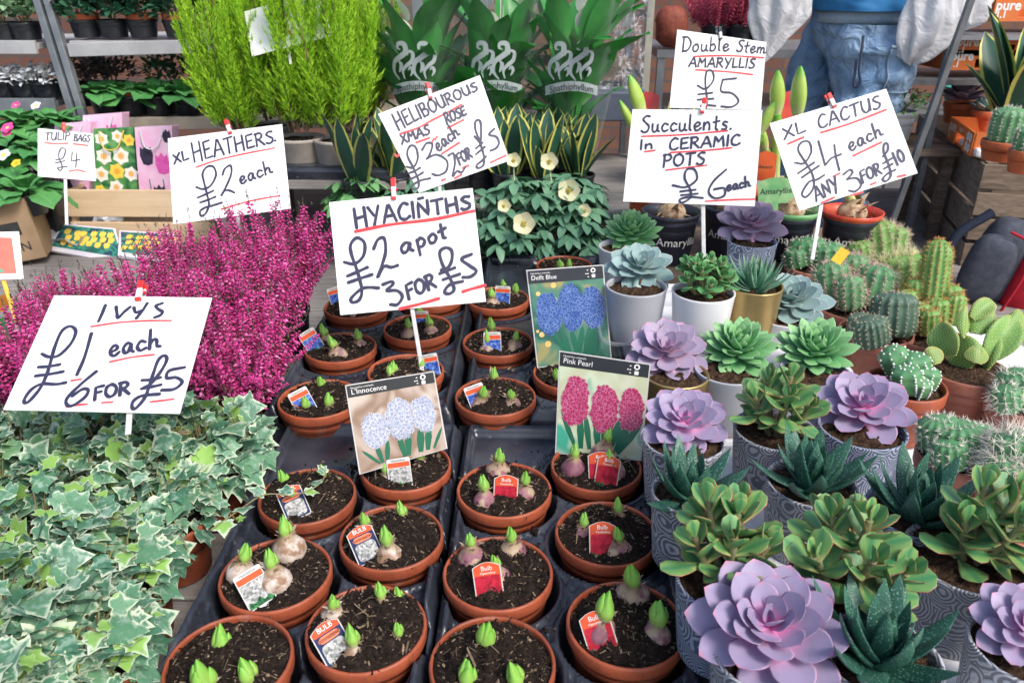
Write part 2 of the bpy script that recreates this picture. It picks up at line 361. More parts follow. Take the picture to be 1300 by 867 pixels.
BULBS = {'white': bulbmat('white_bulb_skin', (.60, .53, .47), (.44, .35, .29), (.25, .15, .09)),
         'red': bulbmat('purple_bulb_skin', (.30, .13, .16), (.19, .07, .10), (.42, .31, .21)),
         'blue': bulbmat('mauve_bulb_skin', (.30, .17, .17), (.19, .10, .11), (.40, .30, .20))}
SPR_T = fat(lambda u: .27 * np.interp(u, [0, .12, .38, .7, .9, 1], [.55, .72, 1, .62, .25, .02]), lambda u: .05 * (1 - u) ** .5 + .004, 9, 10, -.55, -.10)
def potmesh(M, R, H, lip=.006, taper=.80, band=.018, m=48, foot=0.0):
    prof = [(R * taper * .98, 0.001), (R * taper, .003), (R * (taper + (1 - taper) * .72), H - band - .002), (R * .985, H - band), (R * .995, H - band + .002), (R, H - .003), (R - .0015, H), (R - .004, H), (R - .005, H - .004), (R * .93, H - band - .01), (R * .9, H * .55), (0.002, H * .5)]
    return M.lathe(prof, m)
def hyacinth(label, px, py, zb, sprouts, kind='red', fat_=0.5, seed=0, scale=1.0, mound=.012):
    zr = zb + HP * scale; c = atz(px, py, zr); R = RP * scale
    t = thing('hyacinth_pot', label, 'potted bulbs', (c[0], c[1], zb), group='pots of hyacinth bulbs')
    child('pot', potmesh(Mesh(), R, HP * scale), TERRA, t, False)
    B = [atz(x, y + 7, zr + .026) - c for x, y in sprouts]
    zs = HP * scale - .008
    S = soil(R * .95, zs, 100 + seed, mound, bumps=[b[:2] for b in B]); child('soil', S, SOIL, t, False)
    r = np.random.default_rng(900 + seed)
    for i, b in enumerate(B):
        s = (.78 + .3 * r.random()) * (1 if i < 3 else .5); br = (.0165 + .0075 * fat_) * s; up = -.015 + fat_ * .019
        rel = math.hypot(b[0], b[1]);
        lim = R - .010 - br * 1.05
        if rel > lim: b = b * (lim / rel)
        zc = zs + .012 + up; ax, ay = r.normal(0, .13, 2)
        Rm = np.array(Matrix.Rotation(ax, 3, 'X') @ Matrix.Rotation(ay, 3, 'Y'))
        m = Mesh(); uu = np.linspace(0, 1, 13)
        prof = np.stack([br * np.where(uu < .6, np.sqrt(np.clip(1 - ((uu - .42) / .46) ** 2, 0.02, 1)), np.interp(uu, [.6, .78, .9, 1], [.92, .62, .40, .36])), (uu - .45) * br * 2.1], -1)
        mm = Mesh().lathe(prof, 20); V, F, L = mm.data(); ang = np.arctan2(V[:, 1], V[:, 0]); V[:, :2] *= (1 + .035 * np.sin(ang * 3 + i))[:, None]
        m.add(V @ Rm.T + [b[0], b[1], zc], F[0], L)
        # ragged papery collar
        n = 14; a = r.random(n) * 2 * PI; tipz = br * 1.05
        base = np.stack([.34 * br * np.cos(a), .34 * br * np.sin(a), np.full(n, tipz * .92)], -1)
        tb = blade(lambda u: .22 * (1 - u ** 2) + .02, 4, 3, .4)
        Rf = np.einsum('ij,njk->nik', Rm, frames(a, r.uniform(.3, 1.2, n))); m.inst(tb, Rf, base @ Rm.T + [b[0], b[1], zc], np.exp(r.normal(math.log(.008), .3, n)), mi=0)
        bo = m.build('bulb', BULBS[kind], t)
        # green shoot: sheathing leaves closing to a point
        g = Mesh(); hgt = (.024 + .009 * r.random()) * (.5 + .5 * s) * (1.45 if seed in (0, 6, 9) and i < 3 else 1); uq = np.linspace(0, 1, 11); pr_ = np.interp(uq, [0, .15, .4, .65, .85, 1], [.62, .85, 1, .74, .36, .01])
        for k in range(4):
            a_ = k * 2.2 + r.random(); hh = hgt * (1.0, .88, .76, .6)[k] * r.uniform(.92, 1.08); rr_ = hgt * (.27, .25, .25, .2)[k]; mm = Mesh().lathe(np.stack([rr_ * pr_, hh * uq], -1), 14, rnd=r.random()); V, F, L = mm.data(); an = np.arctan2(V[:, 1], V[:, 0]); V[:, :2] *= (1 + .10 * np.cos(3 * an))[:, None]; V[:, 0] *= .72; tw = a_
            V = np.column_stack([V[:, 0] * math.cos(tw) - V[:, 1] * math.sin(tw), V[:, 0] * math.sin(tw) + V[:, 1] * math.cos(tw), V[:, 2]]); o_ = np.array([math.cos(a_ ), math.sin(a_), 0]) * hgt * (0, .11, .13, .2)[k]; V = V + o_ * (1 + .9 * (V[:, 2:3] / hgt) * (.35 if k else 0)) + [0, 0, br * .93]
            g.add(V @ Rm.T + [b[0], b[1], zc], F[0], L)
        g.build('shoot', SPROUT, bo)
    return t, c

# plant labels stuck in the soil
def picmat(name, cols, scale=160):
    k = NT(name); v = k.voro(scale, out='Color'); s = k.n('SeparateXYZ'); k.t.links.new(v, s.inputs[0]); n = k.noise(scale * .25, 3)
    f = k.math('ADD', k.math('MULTIPLY', s.outputs[0], .6), k.math('MULTIPLY', n, .4)); col = k.mix(k.step(f, .25, .5), cols[0], cols[1]); col = k.mix(k.step(f, .5, .72), col, cols[2])
    return k.done(col, .65, .2)
TAGW = plain('label_white', (.60, .59, .57), (.52, .51, .49), 40, .65, .2)
TAG_ORANGE = plain('label_orange', (.66, .10, .035), (.56, .08, .03), 80, .65, .2)
TAG_NAVY = plain('label_navy', (.018, .035, .11), (.014, .025, .08), 80, .65, .2)
TAG_RED = picmat('label_red_flower', ((.36, .012, .03), (.50, .02, .045), (.27, .01, .025)))
TAG_SALMON = plain('label_salmon', (.66, .22, .12), (.60, .18, .10), 80, .65, .2)
TAG_WHITEFL = picmat('label_white_flower', ((.16, .18, .17), (.36, .36, .35), (.50, .49, .48)), 330)
TAG_BLUEFL = picmat('label_blue_flower', ((.02, .04, .20), (.05, .11, .42), (.14, .26, .62)), 300)
TAG_GREEN = picmat('label_green_leaves', ((.01, .05, .02), (.02, .13, .05), (.04, .22, .06)), 300)
TAG_GOLD = plain('label_gold', (.32, .15, .035), (.26, .11, .03), 200, .4)
LETTER_W = plain('white_lettering', (.80, .79, .76), (.75, .74, .72), 80, .4)
LETTER_B = plain('dark_lettering', (.02, .03, .03), (.03, .04, .04), 80, .5)
def flat_poly(pts, z, th=0.0):
    n = len(pts); V = [[x, y, z] for x, y in pts]
    m = Mesh(); m.add(V, [list(range(n))])
    if th:
        W = [[x, y, z - th] for x, y in pts]; m.add(W, [list(range(n))[::-1]]); m.add(V + W, [[i, n + i, n + (i + 1) % n, (i + 1) % n] for i in range(n)])
    return m
def rrect(x0, y0, x1, y1, r=.004, arch=0, k=5):
    P = []
    for cx, cy, a0 in ((x1 - r, y1 - r, 0), (x0 + r, y1 - r, 90), (x0 + r, y0 + r, 180), (x1 - r, y0 + r, 270)):
        P += [(cx + r * math.cos(math.radians(a0 + 90 * i / k)), cy + r * math.sin(math.radians(a0 + 90 * i / k))) for i in range(k + 1)]
    if arch:
        top = [(x0 + (x1 - x0) * (1 - i / 10), y1 - r + arch * math.sin(PI * i / 10)) for i in range(11)]
        P = top + P[2 * (k + 1):]
    return P
def put_flat(M, O, Ax):
    """map local x,y,z through an orthonormal frame (columns of Ax) at O"""
    m = Mesh()
    for v, f, l, mi in zip(M.V, M.F, M.L, M.M): pass
    off = 0
    for v, f, l in zip(M.V, M.F, M.L):
        m.add(v @ np.asarray(Ax).T + O, f - off, l); off += len(v)
    return m
_fonts = {}
def text_mesh(txt, size, align='CENTER', bold=0.0, shear=0.0):
    cu = bpy.data.curves.new('t', 'FONT'); cu.body = txt; cu.size = size; cu.align_x = align; cu.align_y = 'CENTER'; cu.offset = bold; cu.shear = shear; cu.resolution_u = 3
    o = bpy.data.objects.new('t', cu); COL.objects.link(o); dg = bpy.context.evaluated_depsgraph_get(); me = bpy.data.meshes.new_from_object(o.evaluated_get(dg))
    n = len(me.vertices); V = np.zeros(n * 3, np.float32); me.vertices.foreach_get('co', V); F = [list(p.vertices) for p in me.polygons]
    bpy.data.objects.remove(o); bpy.data.curves.remove(cu); bpy.data.meshes.remove(me)
    m = Mesh(); V = V.reshape(-1, 3)
    by = {}
    for f in F: by.setdefault(len(f), []).append(f)
    first = True
    for k_, fs in by.items():
        used = np.unique(np.array(fs)); mp = -np.ones(n, int); mp[used] = np.arange(len(used)); m.add(V[used], mp[np.array(fs)])
    return m
TXT = {}
def txt(t_, s, **k):
    key = (t_, s, tuple(k.items()))
    if key not in TXT: TXT[key] = text_mesh(t_, s, **k)
    return TXT[key]
def shift(m, dx, dy, dz=0):
    off = 0; r = Mesh()
    for v, f, l in zip(m.V, m.F, m.L): r.add(v + np.array([dx, dy, dz]), f - off, l); off += len(v)
    return r
def join(*ms):
    r = Mesh()
    for m in ms:
        off = 0
        for v, f, l, mi in zip(m.V, m.F, m.L, m.M): r.add(v, f - off, l, mi[0] if len(mi) else 0); off += len(v)
    return r
def plant_label(label, px, py, z, style, roll=0.0, tilt=35, yaw=0.0, w=.040, h=.054, group='picture labels in the hyacinth pots', pots=None):
    c = atz(px, py, z)
    d = CAM - c; az = math.atan2(d[0], -d[1]) + yaw      # towards viewer side
    up0 = Matrix.Rotation(az, 3, 'Z') @ Matrix.Rotation(math.radians(90 - tilt), 3, 'X') @ Matrix.Rotation(roll, 3, 'Z')
    Ax = np.array(up0)
    if pots is not None:      # keep the foot of the label in the soil of its own pot
        ft = c - Ax[:, 1] * (h * .5 + .008); q = min(pots, key=lambda p: math.hypot(p[0] - ft[0], p[1] - ft[1])); dx = ft[:2] - q[:2]; rr = np.linalg.norm(dx)
        if rr > .060: c = c - np.array([*(dx * (1 - .060 / rr)), 0])
    t = thing('plant_label', label, 'plant label', c - Ax[:, 1] * h * .5, group=group)
    O = c
    P = lambda m: put_flat(m, O, Ax)
    a, b = w / 2, h / 2
    arch = .006 if style in ('red', 'navy') else 0
    card = join(flat_poly(rrect(-a, -b, a, b, .003, arch), 0, .0007), flat_poly([(-.006, -b), (-.002, -b - .010), (.002, -b - .010), (.006, -b)], -.0002, .0005))
    child('card', P(card), TAGW, t, smooth=False)
    i = .0014
    if style == 'red':
        child('panel', P(flat_poly(rrect(-a + i, -b + i, a - i, b - i, .002, arch), .0004)), TAG_ORANGE, t, smooth=False)
        child('picture', P(join(flat_poly(rrect(-a + i + .001, -b + i + .001, a - i - .001, b * .42, .002), .0008))), TAG_RED, t, smooth=False)
        child('leaf_picture', P(flat_poly([(-a + i + .001, -b + i + .001), (-a * .1, -b + i + .001), (-a * .25, -b * .62), (-a * .5, -b * .8), (-a * .7, -b * .5)], .0011)), TAG_GREEN, t, smooth=False)
        child('lettering', P(shift(txt('Bulb', .0085), 0, b * .80, .0009)), LETTER_W, t, smooth=False); child('small_lettering', P(shift(txt('Hyacinthus', .0045), a * .05, b * .55, .0009)), LETTER_W, t, smooth=False)
    elif style == 'navy':
        child('panel', P(flat_poly(rrect(-a + i, -b + i, a - i, b - i, .002, arch), .0004)), TAG_NAVY, t, smooth=False)
        child('header', P(flat_poly(rrect(-a + i, b * .62, a - i, b - i, .002, arch), .0008)), TAG_ORANGE, t, smooth=False)
        child('banner', P(flat_poly(rrect(-a * .75, b * .22, a * .75, b * .56, .006), .0008)), TAG_SALMON, t, smooth=False)
        child('picture', P(flat_poly(rrect(-a * .78, -b * .85, a * .78, b * .16, .006), .0009)), TAG_WHITEFL, t, smooth=False)
        child('lettering', P(shift(txt('BULB', .0085), 0, b * .86, .0012)), LETTER_W, t, smooth=False)
    else:
        child('header', P(flat_poly(rrect(-a + i, b * .42, a - i, b * .74, .0015), .0004)), TAG_ORANGE, t, smooth=False)
        child('picture', P(flat_poly(rrect(-a + i, -b + i, a - i, b * .38, .0015), .0004)), TAG_WHITEFL if style == 'white' else TAG_BLUEFL, t, smooth=False)
        child('leaf_picture', P(flat_poly([(-a + i, -b + i), (a - i, -b + i), (a * .7, -b * .6), (a * .3, -b * .78), (0, -b * .5), (-a * .4, -b * .75), (-a * .8, -b * .55)], .0007)), TAG_GREEN, t, smooth=False)
        child('lettering', P(join(shift(txt('Hyacinthus', .0050), 0, b * .86, .0004))), LETTER_B, t, smooth=False)
    return t

ZB, ZBK = Z0 + .008, Z0 + .030
HY = [  # px, py, sprouts, kind, exposure, label, tray
 (290, 838, [(275, 803), (318, 838), (250, 860)], 'white', .15, 'bulb pot with no label, nearest the ivy at the bottom edge', 'A'),
 (350, 727, [(368, 672), (303, 706), (347, 716)], 'white', 1.0, 'bulb pot with three fat bare white bulbs, right of the ivy', 'A'),
 (465, 795, [(418, 755), (486, 746), (449, 803), (507, 742), (505, 784)], 'white', .55, 'bulb pot with five green tips and a navy label at its front left rim', 'A'),
 (390, 628, [(361, 592), (407, 588), (372, 615)], 'white', .15, 'bulb pot crossed by a thin trailing ivy stem', 'A'),
 (497, 680, [(464, 650), (512, 638), (492, 678)], 'white', .4, 'bulb pot just below the white hyacinth poster pot, small pale bulbs and navy label', 'A'),
 (515, 590, [(497, 557), (532, 570), (480, 592)], 'white', .3, 'bulb pot directly in front of the white hyacinth poster', 'A'),
 (625, 840, [(612, 795), (582, 850), (664, 845)], 'red', .1, 'bulb pot with no label and tall shoots, bottom centre of the picture', 'B'),
 (632, 725, [(594, 682), (652, 672), (632, 708)], 'red', .6, 'bulb pot with fibrous soil and red label, directly above the bottom centre pot', 'B'),
 (640, 620, [(631, 574), (614, 613), (664, 603)], 'red', .7, 'bulb pot with upright red label between plump bulbs, left of the pink poster pot', 'B'),
 (795, 790, [(806, 728), (763, 778), (834, 783)], 'red', .9, 'bulb pot with big magenta bulb at right, nearest the big purple rosette', 'B'),
 (770, 675, [(741, 655), (786, 636), (791, 680)], 'red', .5, 'bulb pot with slanting red label, between pink poster pot and magenta bulb pot', 'B'),
 (757, 590, [(725, 575), (767, 553), (777, 578)], 'red', .8, 'bulb pot directly in front of the pink hyacinth poster', 'B'),
 (405, 505, [(407, 472), (380, 503), (420, 503)], 'blue', .2, 'bulb pot beside the heather, front left of the back tray', 'C'),
 (432, 440, [(412, 413), (454, 417), (425, 437)], 'blue', .5, 'bulb pot touching the heather, just below the Hyacinths sign corner', 'C'),
 (452, 388, [(440, 372), (470, 380), (452, 395)], 'blue', .3, 'bulb pot mostly hidden behind the left half of the Hyacinths sign', 'C'),
 (530, 415, [(507, 415), (552, 405), (530, 392)], 'blue', .6, 'bulb pot with the Hyacinths sign stick standing in front of its label', 'C'),
 (515, 470, [(498, 457), (530, 452), (480, 470)], 'blue', .3, 'bulb pot half hidden behind the white hyacinth poster', 'C'),
 (548, 375, [(530, 365), (560, 372), (545, 355)], 'blue', .3, 'bulb pot hidden behind the lower right corner of the Hyacinths sign', 'C'),
 (629, 502, [(625, 468), (607, 492), (649, 490)], 'blue', .5, 'bulb pot with leaning blue label, nearest row left of the pink poster', 'D'),
 (632, 433, [(625, 407), (655, 420), (615, 425)], 'blue', .4, 'bulb pot with upright blue label, left of the blue poster bottom', 'D'),
 (632, 378, [(652, 357), (620, 370), (640, 352)], 'blue', .4, 'bulb pot with blue label, left of the blue poster top', 'D'),
 (725, 472, [(725, 438), (700, 468), (742, 465)], 'blue', .3, 'bulb pot between the blue poster and the pink poster', 'D'),
 (716, 336, [(727, 330), (700, 340), (712, 345)], 'blue', .2, 'bulb pot peeping out above the blue hyacinth poster', 'D'),
]
TP = {'A': [], 'B': [], 'C': [], 'D': []}
for i, (x, y, sp, kd, ex, lb, tr) in enumerate(HY):
    zb = ZB if tr in 'AB' else ZBK
    _, c = hyacinth(('terracotta ' + lb), x, y, zb, sp, kd, ex, i, 1.0 if tr in 'AB' else 1.01, .010 + .006 * (i % 3 == 0))
    TP[tr].append(c)
tray('black plastic tray front left, holding bulb pots with white flower labels', -.440, -.1165, .45, 1.225, Z0, TP['A'] + [np.array([-.345, .50]), np.array([-.2, .56])])
tray('black plastic tray front centre, holding bulb pots with red labels', -.1145, .210, .45, 1.225, Z0, TP['B'] + [np.array([-.04, .51]), np.array([.125, .575])])
tray('black plastic tray at back left under the Hyacinths sign', -.482, -.134, 1.232, 1.90, Z0 + .022, TP['C'])
tray('black plastic tray at back centre under the blue and pink posters', -.124, .205, 1.232, 2.10, Z0 + .022, TP['D'])
GL = 'label stuck in bulb pot, '
for (x, y, st, roll, tilt, tr, lb) in [
 (322, 750, 'white', .30, 42, 'A', 'white flower label lying back in the pot of fat bare white bulbs'),
 (420, 822, 'navy', .38, 45, 'A', 'navy edged label at the front left of the pot with five green tips'),
 (372, 642, 'navy', .25, 45, 'A', 'navy edged label beneath the trailing ivy stem'),
 (461, 695, 'navy', .30, 48, 'A', 'navy edged label at the left rim of the pot below the white poster pot'),
 (507, 603, 'white', .06, 25, 'A', 'upright white flower label in front of the white hyacinth poster'),
 (620, 740, 'red', .12, 25, 'B', 'red label in the fibrous soil pot above the bottom centre pot'),
 (642, 625, 'red', -.05, 18, 'B', 'upright red label between three plump purple bulbs'),
 (755, 815, 'red', .38, 35, 'B', 'steeply leaning red label near the big magenta bulb'),
 (764, 696, 'red', .08, 35, 'B', 'slanting red label in the pot behind the magenta bulb pot'),
 (771, 600, 'red', -.10, 25, 'B', 'front one of the two red labels by the pink poster'),
 (379, 524, 'blue', .35, 40, 'C', 'blue flower label at the left rim of the pot beside the heather'),
 (396, 434, 'blue', .45, 25, 'C', 'blue flower label half buried in the heather sprays'),
 (428, 378, 'blue', .22, 12, 'C', 'blue flower label peeping out left of the Hyacinths sign'),
 (534, 410, 'blue', .0, 12, 'C', 'blue flower label behind the Hyacinths sign stick'),
 (546, 466, 'blue', .15, 12, 'C', 'blue flower label poking up behind the white poster'),
 (600, 514, 'blue', .35, 45, 'D', 'leaning blue flower label left of the pink poster, nearest row'),
 (623, 443, 'blue', .02, 20, 'D', 'upright blue flower label in the middle pot left of the posters'),
 (638, 377, 'blue', -.05, 12, 'D', 'blue flower label just right of the Hyacinths sign'),
]:
    z = (ZB if tr in 'AB' else ZBK) + HP + .015
    plant_label(lb, x, y, z, st, roll, tilt, w=.037 if tr in 'AB' else .036, h=.049 if tr in 'AB' else .052, pots=TP[tr])
plant_label('rear one of the two red labels by the pink poster', 763, 597, ZB + HP + .015, 'red', .1, 22, pots=TP['B'])

# crumbs of compost spilled on the tray decks
def crumbs(x0, x1, y0, y1, z, pots, n, seed):
    r = np.random.default_rng(seed); X, Y = r.uniform(x0 + .03, x1 - .03, n), r.uniform(y0 + .03, y1 - .03, n); D = np.min([np.hypot(X - p[0], Y - p[1]) for p in pots], 0); k = (D > .088) & (r.random(n) < np.exp(-(D - .088) / .03)); X, Y = X[k], Y[k]; n = len(X); m = Mesh(); T = blob()
    L = np.exp(r.normal(math.log(.0016), .5, n)); m.inst(T, frames(r.random(n) * 6.28, r.normal(0, .4, n)), np.stack([X, Y, np.full(n, z + .0008)], -1), np.stack([L, L * r.uniform(.8, 2.2, n), L * .7], -1), r.random(n) ** 2); return m
for nm, a in (('A', (-.44, -.1165, .45, 1.225, Z0 + .0742)), ('B', (-.1145, .21, .45, 1.225, Z0 + .0742)), ('C', (-.482, -.134, 1.232, 1.9, Z0 + .0962)), ('D', (-.124, .205, 1.232, 2.1, Z0 + .0962))):
    tag(crumbs(*a, TP[nm], 900, 5).build('compost_crumbs', SOIL), 'dark compost crumbs spilled on the %s black tray' % {'A': 'front left', 'B': 'front centre', 'C': 'back left', 'D': 'back centre'}[nm], 'compost', kind='stuff')
# ------------------------------------------------------------------ flat cards surveyed from the picture: fit the real rectangle
def fit_card(q, d, maxt=62, w=.02, asp=None):
    q = np.asarray(q, float); cen = q.mean(0); rc = ray(*cen); P0 = CAM + rc * d; v = -rc / np.linalg.norm(rc)
    rays = np.array([ray(*p) for p in q]); a0 = np.cross([0, 0, 1.0], v); a0 /= np.linalg.norm(a0); b0 = np.cross(v, a0); best = None
    for i in np.radians(np.arange(-maxt, maxt + 1, 3)):
        for j in np.radians(np.arange(-maxt, maxt + 1, 3)):
            n = v + a0 * math.tan(i) + b0 * math.tan(j); n /= np.linalg.norm(n)
            t_ = ((P0 - CAM) @ n) / (rays @ n)
            if (t_ <= 0).any(): continue
            X = CAM + rays * t_[:, None]; e = np.roll(X, -1, 0) - X; el = np.linalg.norm(e, axis=1); e = e / el[:, None]
            c = sum((e[k] @ e[(k + 1) % 4]) ** 2 for k in range(4)) + .3 * ((el[0] / el[2] - 1) ** 2 + (el[1] / el[3] - 1) ** 2) + w * (i * i + j * j) + 3 * max(0, .12 - n[2])
            if asp: c += .3 * math.log((el[0] + el[2]) / (el[1] + el[3]) / asp) ** 2
            if best is None or c < best[0]: best = (c, n, X)
    c, n, X = best; x = (X[1] - X[0]) + (X[2] - X[3]); x -= n * (x @ n); x /= np.linalg.norm(x); y = np.cross(n, x); O = X.mean(0); Ax = np.stack([x, y, n], 1)
    def loc(px, py):
        r = ray(px, py); p = CAM + r * (((O - CAM) @ n) / (r @ n)) - O; return np.array([p @ x, p @ y])
    return O, Ax, loc
def smooth(P, k=7):
    P = np.asarray(P, float)
    if len(P) < 3: return np.array([P[0] + (P[-1] - P[0]) * q for q in np.linspace(0, 1, 5)])
    Q = np.vstack([2 * P[0] - P[1], P, 2 * P[-1] - P[-2]]); out = []
    for i in range(1, len(Q) - 2):
        p0, p1, p2, p3 = Q[i - 1:i + 3]
        for q in np.linspace(0, 1, k, endpoint=False): out.append(.5 * (2 * p1 + (p2 - p0) * q + (2 * p0 - 5 * p1 + 4 * p2 - p3) * q * q + (3 * p1 - p0 - 3 * p2 + p3) * q ** 3))
    return np.array(out + [P[-1]])
def ribbon(M, P, w, z, seed=0):
    P = np.asarray(P, float); n = len(P); d = np.gradient(P, axis=0); d /= np.linalg.norm(d, axis=1)[:, None] + 1e-12; nn = np.stack([-d[:, 1], d[:, 0]], 1)
    ww = w * (1 + .10 * np.sin(np.arange(n) * .55 + seed)); zz = z + np.arange(n) * 4e-6
    A, B = P + nn * ww[:, None] / 2, P - nn * ww[:, None] / 2
    V = np.concatenate([np.column_stack([A, zz]), np.column_stack([B, zz])]); i = np.arange(n - 1); M.add(V, np.stack([i, i + n, i + n + 1, i + 1], -1))
    for k, s in ((0, -1), (n - 1, 1)):
        a0 = math.atan2(nn[k][1], nn[k][0]); th = a0 - s * np.linspace(0, PI, 7); C = P[k] + np.stack([np.cos(th), np.sin(th)], 1) * ww[k] / 2
        M.add(np.column_stack([C, np.full(7, zz[k])]), [list(range(7)) if s < 0 else list(range(7))[::-1]])
# marker-pen letters: width, strokes (C = curved)
G = {
 'A': (.72, ['L', (0, 0), (.36, 1), (.44, .95), (.72, 0)], ['L', (.1, .34), (.62, .36)]), 'B': (.6, ['L', (.05, 1), (.08, 0)], ['C', (.02, .96), (.45, .95), (.42, .6), (.12, .52), (.55, .42), (.5, .05), (.06, .02)]),
 'C': (.62, ['C', (.6, .9), (.35, 1), (.06, .6), (.1, .12), (.38, 0), (.62, .14)]), 'D': (.66, ['L', (.08, 1), (.08, 0)], ['C', (0, .98), (.4, .96), (.66, .55), (.45, .1), (.05, .02)]),
 'E': (.58, ['L', (.55, .98), (.08, .95), (.06, .02), (.58, .06)], ['L', (.08, .5), (.46, .54)]), 'F': (.52, ['L', (.55, .98), (.08, .93), (.04, -.05)], ['L', (.07, .5), (.42, .54)]),
 'G': (.64, ['C', (.6, .88), (.35, 1), (.06, .6), (.1, .12), (.38, 0), (.6, .18), (.6, .42)], ['L', (.36, .42), (.66, .44)]), 'K': (.6, ['L', (.06, 1), (.05, 0)], ['L', (.56, .98), (.1, .48), (.6, 0)]),
 'H': (.68, ['L', (.06, 1), (.04, -.02)], ['L', (.62, 1), (.62, -.05)], ['L', (.05, .46), (.62, .54)]), 'I': (.16, ['L', (.1, 1), (.06, 0)]), 'L': (.5, ['L', (.06, 1), (.05, .03), (.5, .07)]),
 'M': (.8, ['L', (.04, 0), (.12, .98), (.38, .4), (.66, 1), (.76, 0)]), 'N': (.7, ['L', (.04, 0), (.08, .98), (.6, .05), (.64, 1)]), 'O': (.72, ['C', (.4, .98), (.1, .8), (.05, .3), (.3, 0), (.62, .2), (.68, .7), (.42, .98), (.3, .95)]),
 'P': (.56, ['L', (.08, 1), (.04, -.06)], ['C', (0, .95), (.4, .98), (.55, .72), (.38, .5), (.08, .48)]), 'R': (.62, ['L', (.08, 1), (.05, 0)], ['C', (0, .96), (.4, .98), (.52, .75), (.36, .54), (.1, .5)], ['L', (.22, .5), (.62, 0)]),
 'S': (.56, ['C', (.54, .95), (.3, .98), (.1, .78), (.3, .56), (.52, .35), (.42, .06), (.16, .0), (.02, .1)]), 'T': (.62, ['L', (0, .96), (.64, 1)], ['L', (.32, .98), (.28, 0)]),
 'U': (.66, ['C', (.06, 1), (.05, .35), (.25, 0), (.5, .12), (.6, .55), (.62, 1), (.62, .98), (.62, .05)]), 'V': (.62, ['L', (0, 1), (.26, 0), (.62, 1)]), 'X': (.6, ['L', (.04, .95), (.58, .02)], ['L', (.58, 1), (0, 0)]), 'Y': (.62, ['L', (0, 1), (.28, .5)], ['L', (.6, 1), (.2, -.1)]),
 'a': (.55, ['C', (.44, .44), (.25, .52), (.05, .3), (.12, .04), (.3, .08), (.45, .45), (.44, .15), (.56, .02)]), 'b': (.5, ['L', (.06, 1), (.06, .02)], ['C', (.06, .38), (.3, .5), (.46, .26), (.3, .02), (.06, .04)]), 'c': (.45, ['C', (.44, .42), (.22, .5), (.04, .25), (.18, .02), (.46, .1)]),
 'e': (.5, ['C', (.06, .22), (.32, .28), (.42, .42), (.25, .52), (.05, .3), (.12, .04), (.3, .0), (.5, .14)]), 'h': (.58, ['L', (.08, 1.0), (.05, .02)], ['C', (.05, .25), (.25, .48), (.4, .4), (.42, .12), (.58, .06)]), 'i': (.18, ['L', (.08, .48), (.09, .02)], ['L', (.12, .78), (.15, .82)]),
 'l': (.2, ['L', (.08, 1), (.07, .1), (.17, .02)]), 'm': (.8, ['C', (.04, .46), (.05, .05)], ['C', (.05, .25), (.22, .48), (.36, .36), (.36, .04)], ['C', (.36, .28), (.52, .48), (.66, .36), (.66, .08), (.82, .1)]), 'n': (.54, ['L', (.05, .48), (.05, .02)], ['C', (.05, .26), (.24, .5), (.42, .38), (.44, .02)]),
 'o': (.5, ['C', (.28, .5), (.06, .36), (.08, .06), (.3, .0), (.46, .22), (.38, .46), (.24, .5)]), 'p': (.5, ['L', (.06, .5), (.04, -.4)], ['C', (.05, .36), (.26, .54), (.46, .3), (.3, .05), (.06, .06)]), 's': (.42, ['C', (.4, .46), (.2, .5), (.1, .36), (.34, .2), (.3, .02), (.04, .03)]), 't': (.42, ['L', (.2, .85), (.18, .04), (.3, .0)], ['L', (.0, .48), (.42, .56)]),
 'u': (.52, ['C', (.05, .48), (.06, .12), (.2, .0), (.38, .14), (.42, .48), (.42, .1), (.54, .03)]), 'w': (.7, ['L', (.04, .48), (.18, .02), (.34, .4), (.5, .02), (.66, .48)]), 'y': (.5, ['L', (.04, .48), (.22, .08)], ['L', (.46, .5), (.1, -.4)]), '.': (.15, ['L', (.05, .0), (.08, .03)]), ' ': (.3,), '1': (.2, ['L', (.12, 1), (.06, 0)]), '0': (.55, ['C', (.3, .95), (.06, .6), (.1, .1), (.35, .05), (.52, .5), (.36, .92), (.2, .9)])}
def word(s, x0, y0, x1, y1, h, h2=None, slant=.12, w=None):
    """strokes of a word in zoom pixels, baseline from (x0,y0) to (x1,y1)"""
    h2 = h2 or h; gap = .16; tot = sum(G[c][0] + gap for c in s) - gap; d = np.array([x1 - x0, y1 - y0], float); L = np.linalg.norm(d); d /= L; up = np.array([d[1], -d[0]]); out = []; x = 0
    for c in s:
        f0 = (x + G[c][0] / 2) / tot; hh = h + (h2 - h) * f0
        for st in G[c][1:]:
            P = np.array([np.array([x0, y0]) + d * ((x + px) / tot * L + slant * py * hh) + up * py * hh for px, py in st[1:]])
            out.append(('C' if st[0] == 'C' else 'L', P))
        x += G[c][0] + gap
    return out
